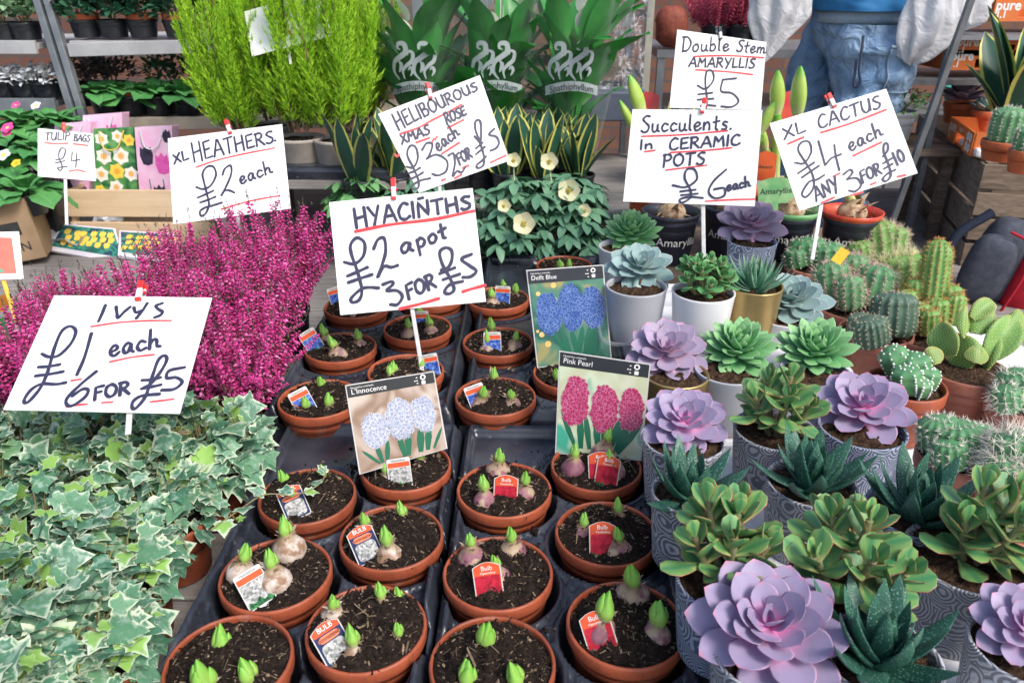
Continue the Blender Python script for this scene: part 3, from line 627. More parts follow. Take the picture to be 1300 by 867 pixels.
def sign(label, corners, d, zo, zs, ink, red, peg=None, stick=None, wk=4.6, wr=4.0, pegc=None, extra=None, stickz=Z0 + .06, maxt=62, asp=None, words_w=None, frame=None):
    """corners: source px (tl,tr,br,bl); zo,zs: origin and scale of the stroke coordinates"""
    O, Ax, loc = fit_card(corners, d, maxt, asp=asp); pxm = d / FPX
    C4 = [loc(*c) for c in corners]
    sxy = stick[-1] if stick else corners[3]
    # stick: from the peg down behind the card to where it enters the pots
    topc = loc(*peg) if peg else (np.array(C4[0]) + C4[1]) / 2
    top = O + Ax @ np.array([topc[0], topc[1], -.004])
    if stick:
        # foot on the ray of the stick's lower end, about the card's own distance
        r = ray(*stick[-1]); foot = CAM + r * (top @ cF - CAM @ cF + (0.0 if len(stick) < 3 else stick[2][0]))
        rf = ray(*stick[-1][:2]); foot = CAM + rf * (((O - Ax[:, 2] * .006 - CAM) @ Ax[:, 2]) / (rf @ Ax[:, 2]))
    else: foot = top - Ax[:, 1] * .3
    t = thing('price_sign', label, 'price sign', foot, group='handwritten price cards')
    P = lambda m: put_flat(m, O, Ax)
    child('card', P(flat_poly([C4[3], C4[2], C4[1], C4[0]], 0, .0016)), WHITE_CARD, t, smooth=False)
    Z = lambda a: loc(zo[0] + a[0] / zs, zo[1] + a[1] / zs)
    m = Mesh(); q = 0
    for it in ink:
        for kind, pts in (it if isinstance(it, list) else [it]):
            pts = [Z(a) for a in pts]; pts = smooth(pts) if kind == 'C' else np.vstack([np.array([np.array(pts[i]) + (np.array(pts[i + 1]) - pts[i]) * u for u in np.linspace(0, 1, 4, endpoint=False)]) for i in range(len(pts) - 1)] + [np.array(pts[-1])[None]])
            ribbon(m, pts, wk * pxm, .0006 + q * 2.5e-5, q); q += 1
    if ink: child('lettering', P(m), INK, t, smooth=False)
    for q, pts in enumerate(red):
        m = Mesh(); ribbon(m, smooth([Z(a) for a in pts]), max(wr, 1.9) * pxm, .0009 + q * 2e-5, q); child('underline', P(m), RED_INK, t, smooth=False)
    if stick:
        m = Mesh(); a = O + Ax @ np.array([topc[0], topc[1] - .02, -.005]); dirn = foot - a; foot2 = foot + dirn / np.linalg.norm(dirn) * (.05 if 'IVYS' not in label else -.01)
        z = dirn / np.linalg.norm(dirn); m.box((a + foot2) / 2, (.008, .003, np.linalg.norm(foot2 - a)), np.stack([np.cross(Ax[:, 2], z) / np.linalg.norm(np.cross(Ax[:, 2], z)), np.cross(z, np.cross(Ax[:, 2], z)) / np.linalg.norm(np.cross(z, np.cross(Ax[:, 2], z))), z], 1))
        child('stick', m, stick[0] if not isinstance(stick[0], tuple) else STICK, t, smooth=False, bevel=.001)
    if peg:
        c1, c2, lean, ln = pegc or (PEG_RED, PEG_WHITE, 0, .036)
        ax = Ax @ np.array([math.sin(lean), math.cos(lean), 0]); bx = np.cross(ax, Ax[:, 2]); R = np.stack([bx, ax, Ax[:, 2]], 1); c = O + Ax @ np.array([topc[0], topc[1], .003])
        pg = child('peg', join(Mesh().box(c + ax * .006, (.0085, ln * .45, .006), R), Mesh().box(c + ax * .004 - Ax[:, 2] * .011, (.0085, ln * .9, .005), R)), c2, t, smooth=False, bevel=.001)
        hm = join(Mesh().box(c + ax * (.006 + ln * .40), (.0088, ln * .36, .0068), R), Mesh().box(c + ax * (.004 + ln * .58) - Ax[:, 2] * .015, (.0088, ln * .30, .006), R), Mesh().box(c + ax * (.006 - ln * .28), (.0088, ln * .12, .0066), R), Mesh().tube([c + ax * .01 + bx * .007 - Ax[:, 2] * .004, c + ax * .01 - bx * .007 - Ax[:, 2] * .004], .003))
        o = hm.build('peg_grip', c1, pg, off=np.array(t.location), smooth=False, bevel=.001)
    if extra: extra(t, P, loc)
    return t, loc, P
C = lambda *p: ('C', p)
L_ = lambda *p: ('L', p)
sign('large white card reading IVYS £1 each 6 FOR £5, leaning back over the ivy', [(69, 375), (269, 378), (228, 525), (4, 520)], 1.13, (0, 365), 4.643,
 [L_((622, 105), (605, 150), (582, 200)), C((685, 115), (690, 150), (697, 180), (730, 148), (768, 116)), C((790, 120), (802, 148), (840, 136)), L_((868, 95), (840, 140), (805, 182)), C((958, 94), (922, 108), (930, 126), (958, 145), (945, 165), (912, 178)),
  C((248, 392), (290, 410), (350, 400), (420, 330), (448, 260), (415, 230), (365, 260), (325, 350), (300, 440), (275, 520), (235, 600), (175, 670), (148, 680), (148, 655), (190, 600), (250, 570), (330, 572), (388, 562)), C((228, 470), (290, 466), (352, 455)), C((212, 522), (290, 512), (372, 497)),
  C((540, 272), (500, 410), (455, 515)), word('each', 645, 408, 945, 355, 112, slant=.2), C((568, 497), (480, 570), (400, 650), (395, 690), (430, 697), (500, 650), (522, 608), (490, 600), (430, 640)), word('FOR', 556, 660, 762, 628, 72, slant=.2),
  C((850, 592), (900, 560), (960, 480), (985, 425), (970, 402), (935, 430), (905, 510), (880, 590), (850, 660), (800, 715), (780, 705), (790, 670), (840, 640), (940, 630)), C((840, 548), (895, 545), (948, 532)), C((836, 598), (890, 588), (950, 575)), C((1090, 472), (1000, 492), (985, 535), (1040, 532), (1075, 560), (1030, 600), (955, 607))],
 [[(538, 232), (700, 208), (860, 198), (1010, 197)], [(648, 440), (780, 412), (908, 397)], [(422, 550), (480, 541)], [(395, 705), (460, 694), (515, 688)], [(603, 680), (665, 676)], [(888, 675), (960, 667), (1025, 658)]],
 peg=(177, 378), stick=((0,), (162, 560)), wk=4.6, wr=2.6, pegc=(PEG_RED, PEG_WHITE, -.12, .040))
sign('white card reading XL HEATHERS £2 each, standing behind the pink heathers', [(213, 176), (358, 158), (369, 265), (220, 285)], 1.85, (205, 150), 6.194,
 [word('XL', 102, 362, 215, 325, 72), word('HEATHERS', 258, 345, 885, 192, 150, 88, .05), L_((893, 180), (900, 178)), C((275, 545), (330, 560), (390, 530), (430, 450), (410, 385), (360, 385), (325, 440), (340, 520), (360, 600), (375, 680), (350, 750), (315, 770), (305, 735), (345, 705), (400, 690), (478, 665)), C((285, 628), (350, 600), (410, 572)), C((305, 665), (365, 645), (425, 620)),
  C((482, 448), (500, 400), (545, 375), (550, 440), (510, 540), (470, 612), (500, 572), (540, 572), (575, 588)), word('each', 622, 522, 875, 432, 105, slant=.1)],
 [[(275, 388), (430, 335), (640, 285), (890, 237)], [(472, 718), (650, 665), (790, 635), (930, 612)]], peg=(292, 167), stick=((0,), (304, 300)), wk=2.7, wr=1.3, pegc=(PEG_RED, PEG_WHITE, -.25, .040))
sign('small white card reading TULIP BAGS £4, by the pine crate', [(48, 163), (118, 170), (122, 230), (48, 224)], 2.10, (0, 120), 2.89,
 [word('TULIP', 165, 170, 255, 166, 28), word('BAGS', 270, 171, 328, 174, 24), C((205, 240), (230, 235), (240, 205), (225, 198), (215, 225), (228, 265), (222, 280), (212, 270), (245, 265)), L_((203, 252), (238, 244)), L_((265, 212), (262, 245), (292, 240)), L_((282, 215), (278, 268))],
 [[(165, 177), (205, 182), (248, 180)], [(270, 182), (322, 188)], [(255, 282), (285, 278), (312, 285)]], peg=(81, 166), stick=((0,), (84, 262)), wk=1.6, wr=1.2, pegc=(PEG_RED, PEG_RED, 0, .025))
sign('tilted white card reading HELIBOUROUS XMAS ROSE £3 each 2 FOR £5', [(480, 145), (609, 96), (647, 204), (532, 245)], 1.80, (475, 90), 5.417,
 [word('HELIBOUROUS', 168, 408, 715, 132, 118, 55, .02), word('XMAS', 192, 505, 385, 432, 62), word('ROSE', 500, 368, 635, 302, 78, 60), C((222, 660), (270, 665), (300, 600), (285, 525), (245, 520), (228, 580), (265, 660), (300, 740), (305, 800), (270, 815), (262, 790), (320, 755), (385, 740)), C((238, 705), (280, 690), (315, 668)), C((248, 745), (295, 725), (335, 700)),
  C((330, 545), (360, 500), (400, 505), (385, 570), (362, 608)), C((362, 605), (430, 578), (500, 620), (495, 690), (440, 720), (400, 710)), word('each', 442, 558, 592, 442, 100), C((510, 585), (545, 570), (555, 640), (540, 725), (570, 690), (600, 700), (625, 665)), word('FOR', 588, 645, 676, 595, 75),
  C((690, 452), (728, 490), (735, 430), (730, 350), (700, 345), (695, 400), (730, 500), (755, 590), (750, 650), (715, 670), (705, 650), (740, 620), (770, 590)), C((700, 535), (745, 495)), C((700, 575), (760, 525)), C((825, 400), (790, 440), (840, 455), (858, 500), (835, 535), (800, 550))],
 [[(178, 435), (300, 395), (400, 340), (500, 290), (600, 235)], [(290, 495), (380, 462)], [(505, 395), (615, 338)], [(400, 490), (408, 470)], [(418, 475), (432, 455)], [(145, 575), (155, 590), (172, 578)], [(465, 572), (585, 495)], [(610, 668), (650, 652)], [(555, 740), (600, 715)], [(465, 755), (490, 745)], [(800, 632), (905, 583)]],
 peg=(546, 122), stick=((0,), (560, 262)), wk=2.7, wr=2.6, pegc=(PEG_RED, PEG_WHITE, .20, .040))
sign('big white card reading HYACINTHS £2 a pot 3 FOR £5, over the bulb trays', [(418, 257), (600, 239), (617, 383), (432, 400)], 1.52, (410, 230), 4.953,
 [word('HYACINTHS', 208, 292, 932, 172, 118, 78, .0), L_((600, 112), (628, 106)), C((135, 510), (200, 520), (255, 470), (262, 390), (215, 357), (175, 400), (180, 460), (215, 560), (245, 680), (230, 745), (187, 762), (180, 735), (240, 680), (290, 668), (350, 672)), C((155, 597), (220, 570), (280, 542)), C((160, 638), (235, 612), (308, 588)),
  C((320, 425), (345, 370), (385, 360), (395, 440), (375, 520), (345, 605), (385, 537), (430, 542), (470, 530)), word('a', 490, 458, 568, 440, 118), word('pot', 598, 425, 785, 352, 105), C((378, 650), (430, 632), (440, 650), (402, 688), (465, 688), (500, 725), (470, 775), (425, 775)), word('FOR', 538, 738, 712, 665, 88),
  C((745, 560), (790, 540), (812, 490), (808, 435), (770, 420), (735, 450), (755, 530), (800, 610), (825, 680), (795, 708), (765, 695), (800, 650), (880, 630)), C((735, 582), (830, 545)), C((755, 620), (860, 585)), C((935, 460), (872, 490), (920, 530), (965, 565), (930, 600), (880, 605))],
 [[(205, 318), (420, 275), (700, 240), (950, 188)], [(485, 803), (620, 770), (728, 738)], [(880, 695), (955, 672), (1020, 655)]], peg=(500, 248), stick=((0,), (533, 452)), wk=4.2, wr=4.0, pegc=(PEG_RED, PEG_WHITE, .05, .044))
sign('white card reading Double Stem AMARYLLIS £5, above the succulents card', [(860, 38), (973, 54), (966, 140), (850, 137)], 2.05, (785, 30), 3.61,
 [word('Double', 290, 130, 505, 126, 68, 60), word('Stem', 540, 128, 670, 140, 52, 60), word('AMARYLLIS', 322, 198, 622, 205, 42), C((362, 285), (400, 300), (435, 260), (430, 220), (405, 220), (398, 270), (405, 340), (400, 390), (370, 395)), C((365, 325), (430, 318)), C((362, 350), (435, 345)), C((385, 372), (445, 378)), L_((540, 252), (478, 258)), C((478, 258), (470, 310), (520, 320), (550, 355), (520, 382), (470, 380))],
 [[(345, 152), (500, 148), (665, 158)], [(355, 213), (500, 222), (615, 235)]], peg=(914, 48), stick=((0,), (905, 190)), wk=2.4, wr=1.1, pegc=(PEG_DARK, STICK, -.25, .034))
sign('white card reading Succulents In CERAMIC POTS £6 each', [(803, 139), (968, 140), (958, 262), (791, 256)], 1.62, (785, 30), 3.61,
 [word('Succulents.', 105, 500, 520, 485, 76, 70, .1), word('In', 100, 578, 160, 572, 42), word('CERAMIC', 234, 580, 556, 556, 52, 46), word('POTS', 206, 656, 395, 645, 54), C((250, 742), (310, 750), (360, 715), (350, 670), (315, 670), (305, 710), (330, 760), (330, 800), (290, 822), (285, 805), (330, 795), (388, 800)), C((285, 770), (355, 762)), C((288, 787), (365, 780)),
  C((495, 670), (440, 720), (415, 770), (440, 800), (485, 790), (485, 755), (440, 760)), word('each', 498, 768, 606, 747, 48)],
 [[(108, 518), (300, 510), (500, 492)], [(122, 588), (168, 582)], [(238, 592), (400, 582), (520, 570)], [(220, 672), (405, 650)], [(400, 815), (520, 808), (628, 805)]], peg=(892, 141), stick=((0,), (893, 298)), wk=2.6, wr=1.6, pegc=(PEG_RED, PEG_WHITE, .1, .034))
sign('tilted white card reading XL CACTUS £4 each ANY 3 FOR £10', [(977, 157), (1125, 113), (1165, 220), (1015, 268)], 1.62, (970, 105), 5.1,
 [word('XL', 132, 370, 270, 318, 72), word('CACTUS', 358, 300, 758, 162, 82, 78), C((200, 520), (260, 522), (305, 450), (290, 385), (240, 390), (222, 440), (270, 520), (315, 600), (320, 680), (275, 740), (245, 720), (290, 645), (340, 630), (390, 600)), C((220, 588), (325, 518)), C((245, 615), (355, 540)),
  L_((352, 380), (395, 535)), L_((395, 535), (435, 490), (498, 465)), L_((455, 405), (465, 480), (487, 568)), word('each', 557, 447, 772, 342, 98), word('ANY', 340, 770, 490, 695, 92), C((515, 595), (555, 565), (572, 585), (538, 628)), C((538, 626), (600, 620), (628, 665), (590, 705), (550, 700)), word('FOR', 638, 648, 762, 590, 75),
  C((770, 480), (800, 440), (800, 400), (778, 400), (775, 450), (805, 530), (820, 600), (790, 640), (768, 625), (800, 590), (850, 565)), C((770, 525), (830, 490)), C((775, 560), (830, 528)), word('10', 862, 538, 920, 500, 85)],
 [[(155, 398), (255, 355)], [(370, 325), (560, 265), (788, 178)], [(578, 475), (670, 430), (758, 388)], [(450, 608), (490, 588)], [(690, 662), (722, 648)], [(562, 732), (635, 710)], [(372, 780), (452, 745)], [(865, 610), (915, 600)]], peg=(1058, 134), stick=((0,), (1036, 300)), wk=2.5, wr=2.6, pegc=(PEG_RED, PEG_WHITE, -.1, .036))
sign('white card half hidden among the lime green conifer tips', [(310, 15), (407, -12), (421, 46), (320, 72)], 2.215, (280, 0), 6.47,
 [word('OTER', 395, 150, 530, 110, 34), word('ENION', 700, 52, 850, 8, 36), word('wuy', 735, 112, 860, 80, 52), word('ham', 430, 215, 545, 180, 46)], [[(400, 172), (565, 122)], [(440, 250), (520, 230), (600, 300)]], peg=(356, -2), stick=((0,), (366, 60)), wk=1.3, wr=.8, pegc=(PEG_WHITE, PEG_WHITE, 0, .036))
def left_extra(t, P, loc):
    child('painted_patch', P(flat_poly([loc(-40, 349), loc(21, 347), loc(15, 302), loc(-40, 300)], .0006)), plain('salmon_paint', (.62, .14, .09), (.55, .10, .07), 40, .5), t, smooth=False)
    child('green_patch', P(flat_poly([loc(-40, 348), loc(6, 346), loc(2, 341), loc(-40, 340)], .0009)), plain('green_paint', (.06, .28, .16), (.10, .30, .20), 60, .5), t, smooth=False)
YSTICK = plain('yellow_stick', (.75, .48, .02), (.65, .4, .02), 60, .4)
sign('white card with a salmon painted patch at the left edge on a yellow stick', [(-50, 296), (24, 294), (30, 354), (-45, 357)], 1.55, (0, 0), 1, [], [], stick=(YSTICK, (12, 380)), extra=left_extra)

# ------------------------------------------------------------------ picture posters standing in the bulb trays
def bgmat(name, cols, scale=16):
    k = NT(name); n = k.noise(scale, 2, dist=.5); n2 = k.noise(scale * .7, 1); col = k.mix(k.step(n, .38, .5), cols[0], cols[1]); col = k.mix(k.step(n, .5, .62), col, cols[2])
    if len(cols) > 3: col = k.mix(k.step(n2, .55, .66), col, cols[3])
    return k.done(col, .25, .5)
POST_BLACK = plain('poster_black_band', (.015, .017, .02), (.02, .022, .025), 60, .3)
def poster(label, corners, d, title, flcol, leafc, bg, flowers, leaves, dots=(), roughcard=None):
    O, Ax, loc = fit_card(corners, d, 45, .1, asp=.80); C4 = [np.array(loc(*c)) for c in corners]
    P = lambda m: put_flat(m, O, Ax)
    S = lambda u, v: (C4[0] * (1 - u) + C4[1] * u) * (1 - v) + (C4[3] * (1 - u) + C4[2] * u) * v      # u right, v down
    base = O + Ax @ np.array([*(S(.5, 1.0)), 0])
    t = thing('plant_poster', label, 'picture card', base, group='glossy hyacinth picture cards')
    child('card', P(flat_poly([S(0, 1.08), S(1, 1.08), S(1, 0), S(0, 0)], 0, .0012)), TAGW, t, smooth=False)
    pic = child('picture', P(flat_poly([S(.015, 1.07), S(.985, 1.07), S(.985, .15), S(.015, .15)], .0004)), bg, t, smooth=False)
    child('header', P(flat_poly([S(.012, .155), S(.988, .155), S(.988, .012), S(.012, .012)], .0006)), POST_BLACK, t, smooth=False)
    W = np.linalg.norm(S(1, 0) - S(0, 0)); th = math.atan2(*(S(1, 0) - S(0, 0))[::-1]); Rz = np.array(Matrix.Rotation(th, 3, 'Z'))
    def place(m, u, v, z):
        p = S(u, v); return put_flat(m, np.array([p[0], p[1], z]), Rz)
    le = [place(txt(title, W * .082, align='LEFT', bold=.0), .05, .095, .0009), place(txt('Hyacinthus orientalis', W * .03, align='LEFT'), .05, .045, .0009)]
    # the little keyhole-shaped emblem with dots
    ring = Mesh(); th_ = np.linspace(0, 2 * PI, 21)[:-1]; ro, ri = W * .032, W * .017
    ring.add(np.concatenate([np.stack([np.cos(th_) * r_, np.sin(th_) * r_, 0 * th_], -1) for r_ in (ro, ri)]), [[i, (i + 1) % 20, 20 + (i + 1) % 20, 20 + i] for i in range(20)])
    le.append(place(ring, .86, .055, .0009))
    for k in (0, 1):
        sq = flat_poly([(-.022 * W, -.045 * W), (.022 * W, -.045 * W), (.022 * W, -.005 * W), (-.022 * W, -.005 * W)], 0); le.append(place(sq, .86, .095, .0009)) if k == 0 else None
    for (u, v) in ((.79, .05), (.79, .09), (.79, .125), (.765, .09)): le.append(place(flat_poly([(-.008 * W, -.006 * W), (.008 * W, -.006 * W), (.008 * W, .006 * W), (-.008 * W, .006 * W)], 0), u, v, .0009))
    child('lettering', P(le[0]), LETTER_W, t, smooth=False); child('small_lettering', P(le[1]), LETTER_W, t, smooth=False); child('emblem', P(join(*le[2:])), LETTER_W, t, smooth=False)
    H = np.linalg.norm(S(0, 1) - S(0, 0)); r = np.random.default_rng(int(d * 1000))
    # printed light spots
    if dots:
        m = Mesh()
        for i, (u, v, s) in enumerate(dots): m = join(m, shift(flat_poly([(math.cos(a) * s * W, math.sin(a) * s * W) for a in np.linspace(0, 2 * PI, 13)[:-1]], 0), *S(u, v), .00055 + i * 1e-5))
        child('printed_spots', P(m), plain('print_gold', (.75, .45, .10), (.70, .50, .2), 30, .3), t, smooth=False)
    m = Mesh(); q = 0
    for (u0, v0, u1, v1, wd) in leaves:
        a, b = S(u0, v0), S(u1, v1); dd = (b - a); nn = np.array([-dd[1], dd[0]]) / np.linalg.norm(dd) * wd * W; q += 1
        pts = [a - nn * .6, a + nn * .6, a + dd * .5 + nn, a + dd * .8 + nn * .7, b, a + dd * .8 - nn * .7, a + dd * .5 - nn]
        mm = flat_poly([tuple(p) for p in pts][::-1], .0007 + q * 2e-5); mm.L[0][:, 2] = r.random(); m = join(m, mm)
        for vv in m.L[-1:]: vv[:] = [0, 0, r.random()]
    child('printed_leaves', P(m), leafc, t, smooth=False)
    # flower heads: hundreds of little six-pointed florets, printed flat
    star = []; 
    for k in range(12): a = k * PI / 6; rr = 1.0 if k % 2 == 0 else .42; star.append([math.cos(a) * rr, math.sin(a) * rr, 0])
    ST = (np.array(star + [[0, 0, 0]]), np.array([[i, (i + 1) % 12, 12] for i in range(12)]), np.array([[1.0, 0, 0] if i % 2 == 0 else [.4, 0, 0] for i in range(12)] + [[0, 0, 0]]))
    for (u, v, wu, hv) in flowers:
        c = S(u, v); base_ = flat_poly([(c[0] + math.copysign(abs(math.cos(a)) ** .8, math.cos(a)) * wu * W * .97, c[1] + math.copysign(abs(math.sin(a)) ** .8, math.sin(a)) * hv * H * .97) for a in np.linspace(0, 2 * PI, 33)[:-1]], .0011); n = 300; fx, fy = r.uniform(-1, 1, n), r.uniform(-1, 1, n); keep = (r.random(n) < .8) & ((np.abs(fx) ** 2.2 + np.abs(fy) ** 2.6) < 1); fx, fy = fx[keep], fy[keep]; n = len(fx)
        z = .0012 + np.arange(n) * 3e-6; tt = np.stack([c[0] + fx * wu * W, c[1] + fy * hv * H, z], -1); sp = r.random(n) * 6.28
        R = np.zeros((n, 3, 3)); R[:, 0, 0] = np.cos(sp); R[:, 0, 1] = -np.sin(sp); R[:, 1, 0] = np.sin(sp); R[:, 1, 1] = np.cos(sp); R[:, 2, 2] = 1
        mm = join(base_); mm.inst(ST, R, tt, np.stack([r.uniform(.026, .040, n) * W] * 2 + [np.ones(n)], -1)); child('printed_flower_head', P(mm), flcol, t, smooth=False)
    return t
def floret(name, a, b, c):
    k = NT(name); u, v, r = k.luv(); return k.done(k.mix(k.step(u, .95, .2), k.mix(r, a, b), c), .3, .5)
PRLEAF = floret('printed_leaf', (.015, .16, .09), (.03, .26, .14), (.012, .13, .07))
poster("glossy card headed L'Innocence picturing three white hyacinths", [(438, 489), (551, 471), (567, 562), (455, 594)], 1.24, "L'Innocence", floret('white_floret', (.52, .55, .64), (.84, .84, .86), (.26, .30, .42)), PRLEAF,
 bgmat('print_taupe', ((.45, .36, .30), (.26, .17, .12), (.55, .47, .40), (.62, .56, .50)), 14), [(.24, .60, .135, .20), (.53, .53, .145, .24), (.80, .53, .125, .21)],
 [(.24, 1.02, .06, .80, .02), (.27, 1.02, .22, .74, .03), (.32, 1.02, .36, .74, .03), (.52, 1.02, .48, .70, .035), (.56, 1.02, .60, .68, .04), (.70, 1.02, .74, .68, .045), (.78, 1.02, .84, .68, .04), (.85, 1.02, .98, .76, .02)])
poster('glossy card headed Delft Blue picturing three blue hyacinths', [(668, 343), (766, 336), (776, 447), (681, 458)], 1.55, 'Delft Blue', floret('blue_floret', (.05, .15, .48), (.30, .46, .80), (.015, .05, .22)), PRLEAF,
 bgmat('print_green_gold', ((.02, .10, .07), (.07, .20, .13), (.30, .27, .10), (.45, .40, .20)), 15), [(.23, .50, .145, .22), (.53, .45, .15, .25), (.82, .47, .135, .22)],
 [(.42, .96, .25, .68, .03), (.46, .98, .36, .66, .035), (.55, .96, .5, .68, .04), (.58, .96, .66, .66, .04), (.66, .98, .76, .66, .045), (.70, 1.0, .88, .68, .03), (.76, 1.0, .80, .68, .05)], [(.12, .27, .03), (.33, .19, .035), (.33, .35, .03), (.11, .72, .035), (.18, .83, .04), (.06, .68, .02)])
poster('glossy card headed Pink Pearl picturing three pink hyacinths', [(710, 445), (826, 462), (815, 576), (705, 566)], 1.30, 'Pink Pearl', floret('pink_floret', (.55, .04, .18), (.86, .34, .52), (.34, .01, .08)), PRLEAF,
 bgmat('print_pale_green', ((.50, .52, .34), (.55, .62, .44), (.05, .36, .24), (.70, .68, .60)), 12), [(.21, .50, .14, .25), (.54, .55, .145, .24), (.84, .53, .125, .21)],
 [(.24, 1.0, .05, .62, .03), (.3, 1.0, .27, .62, .04), (.4, 1.0, .33, .62, .035), (.5, 1.0, .45, .66, .04), (.56, 1.0, .58, .62, .045), (.62, 1.0, .74, .62, .05), (.70, 1.0, .86, .58, .045), (.72, 1.02, .98, .64, .04)])
# ------------------------------------------------------------------ ivy
def ivy_leaf():
    # five-lobed outline, petiole at (0,0), tip at (0,1)
    half = [(0, .04), (.16, -.08), (.34, -.02), (.46, .10), (.38, .24), (.46, .38), (.60, .46), (.44, .55), (.28, .58), (.16, .78), (0, 1.04)]
    out = half + [(-x, y) for x, y in half[-2:0:-1]]; n = len(out); c = np.array([0, .34]); o = np.array(out)
    rings = [c[None] * 0 + c, ]; V = []; L = []
    for f in (1.0, .8, .5): V.append(c + (o - c) * f); L.append(np.stack([o[:, 1], np.full(n, f), np.zeros(n)], -1))
    V = np.concatenate(V + [c[None]]); L = np.concatenate(L + [[[.3, 0, 0]]])
    z = .10 * np.abs(V[:, 0]) - .14 * (V[:, 1] - .3) ** 2 + .05 * np.sin(V[:, 0] * 9) * np.hypot(V[:, 0], V[:, 1] - .34)
    V = np.column_stack([V, z]); F = np.concatenate([np.stack([np.arange(n) + a * n, (np.arange(n) + 1) % n + a * n, (np.arange(n) + 1) % n + (a + 1) * n, np.arange(n) + (a + 1) * n], -1) for a in (0, 1)])
    F2 = np.stack([2 * n + np.arange(n), 2 * n + (np.arange(n) + 1) % n, np.full(n, 3 * n), np.full(n, 3 * n)], -1)
    return V, F, F2[:, :3], L
_V, _F, _F3, _L = ivy_leaf()
def ivymat():
    k = NT('ivy_leaf'); u, v, r = k.luv(); n = k.noise(85, 3, dist=.6); n2 = k.noise(210, 3)
    f = k.math('FRACT', k.math('MULTIPLY', r, 7.3))
    mid = k.mix(f, (.06, .18, .11), (.14, .30, .16)); mid = k.mix(k.step(n, .48, .62), mid, (.22, .35, .26)); mid = k.mix(k.math('MULTIPLY', k.step(n2, .55, .7), .5), mid, (.03, .11, .05))
    young = k.mix(k.step(f, .8, .86), mid, (.25, .45, .10))
    w = k.math('ADD', v, k.math('MULTIPLY', k.math('SUBTRACT', n, .5), .95)); w = k.math('ADD', w, k.math('MULTIPLY', k.math('SUBTRACT', r, .5), .40))
    col = k.mix(k.step(w, .76, 1.06), young, k.mix(f, (.56, .63, .47), (.47, .58, .40))); k.bump(n2, .0007)
    return k.done(col, .5, .35, transl=.10)
IVY = ivymat(); IVYSTEM = plain('ivy_stem', (.20, .28, .09), (.22, .13, .07), 60, .5)
def ivy_foliage(seed, n=320, R=.083, Hh=.105):
    r = np.random.default_rng(seed); m = Mesh(); st = Mesh()
    a = r.random(n) * 2 * PI; q = np.sqrt(r.random(n)) ; rad = R * (.15 + .95 * q)
    zt = Hh * (1 - .75 * q ** 2) * (.25 + .8 * r.random(n)) + .004 + .02 * r.random(n); drop = (q > .82) & (r.random(n) < .5); zt = np.where(drop, zt - .03 * r.random(n), zt)
    P = np.stack([rad * np.cos(a), rad * np.sin(a), zt], -1)
    s = np.exp(r.normal(math.log(.0275), .28, n)); phi = a + r.normal(0, .8, n); el = r.normal(-.18, .55, n) - .4 * q; roll = r.normal(0, .55, n)
    R3 = frames(phi, el, roll); rr = r.random(n)
    m.inst((_V, _F, _L), R3, P, s, rr); m.inst((_V, _F3, _L), R3, P, s, rr)
    for i in range(0, n, 3):
        b = np.array([rad[i] * .25 * math.cos(a[i]), rad[i] * .25 * math.sin(a[i]), .0]); st.tube([b, b * .4 + P[i] * .6 + [0, 0, .014], P[i]], [.0013, .001, .0007], 5, cap=False)
    # a few trailing runners
    for j in range(4):
        a0 = r.random() * 6.28; L = R * r.uniform(1.2, 1.9); pts = [np.array([math.cos(a0 + .3 * t_) * L * t_, math.sin(a0 + .3 * t_) * L * t_, Hh * (.5 + .9 * t_ - 1.5 * t_ * t_) + .01]) for t_ in np.linspace(.1, 1, 8)]
        st.tube(pts, .0011, 5, cap=False); k = 6; T = np.array(pts)[2:]; 
        R3 = frames(a0 + r.normal(0, 1.0, k), r.normal(-.1, .3, k), r.normal(0, .3, k)); sc = np.linspace(.028, .014, k); rr = r.random(k)
        m.inst((_V, _F, _L), R3, T, sc, rr); m.inst((_V, _F3, _L), R3, T, sc, rr)
    return m, st
def make_ivy(seed, **kw):
    t = thing('ivy_plant', 'x', 'ivy', group='variegated ivies in pots')
    potmesh(Mesh(), .056, .095, band=.016).build('pot', TERRA, t); soil(.052, .078, seed, .006, 160).build('soil', SOIL, t)
    m, st = ivy_foliage(seed, **kw); off = np.array([0, 0, -.088])
    f = m.build('foliage', IVY, t, off=off); st.build('stems', IVYSTEM, t, off=off); return t
protos = [make_ivy(s) for s in (11, 12, 13, 14)]; small = make_ivy(15, n=130, R=.058, Hh=.09)
IVP = [(-.52, 1.06, 'at the back right of the bed, next to the runner-crossed bulb pot'), (-.66, 1.03, 'in the back row under the foot of the IVYS card stick'), (-.80, 1.03, 'in the back row under the left half of the IVYS card'), (-.94, 1.02, 'at the back left corner of the ivy bed'),
       (-.525, .93, 'on the right edge of the bed beside the fat bare bulbs'), (-.65, .95, 'one row in front of the IVYS card stick'), (-.78, .94, 'in the middle of the ivy bed, second row, left of centre'), (-.92, .93, 'at the left edge of the frame, second row'),
       (-.53, .80, 'showing its terracotta pot at the right edge, beside the front tray'), (-.645, .82, 'in the very middle of the ivy bed'), (-.77, .80, 'at the left edge of the frame, third row'),
       (-.50, .665, 'with a dark rimmed pot showing at the bottom right of the ivy bed'), (-.615, .68, 'in the front row left of the dark rimmed pot'), (-.735, .67, 'in the front row at the left edge of the frame'), (-.57, .565, 'cut by the bottom edge, right of the corner'), (-.68, .555, 'in the bottom left corner of the picture')]
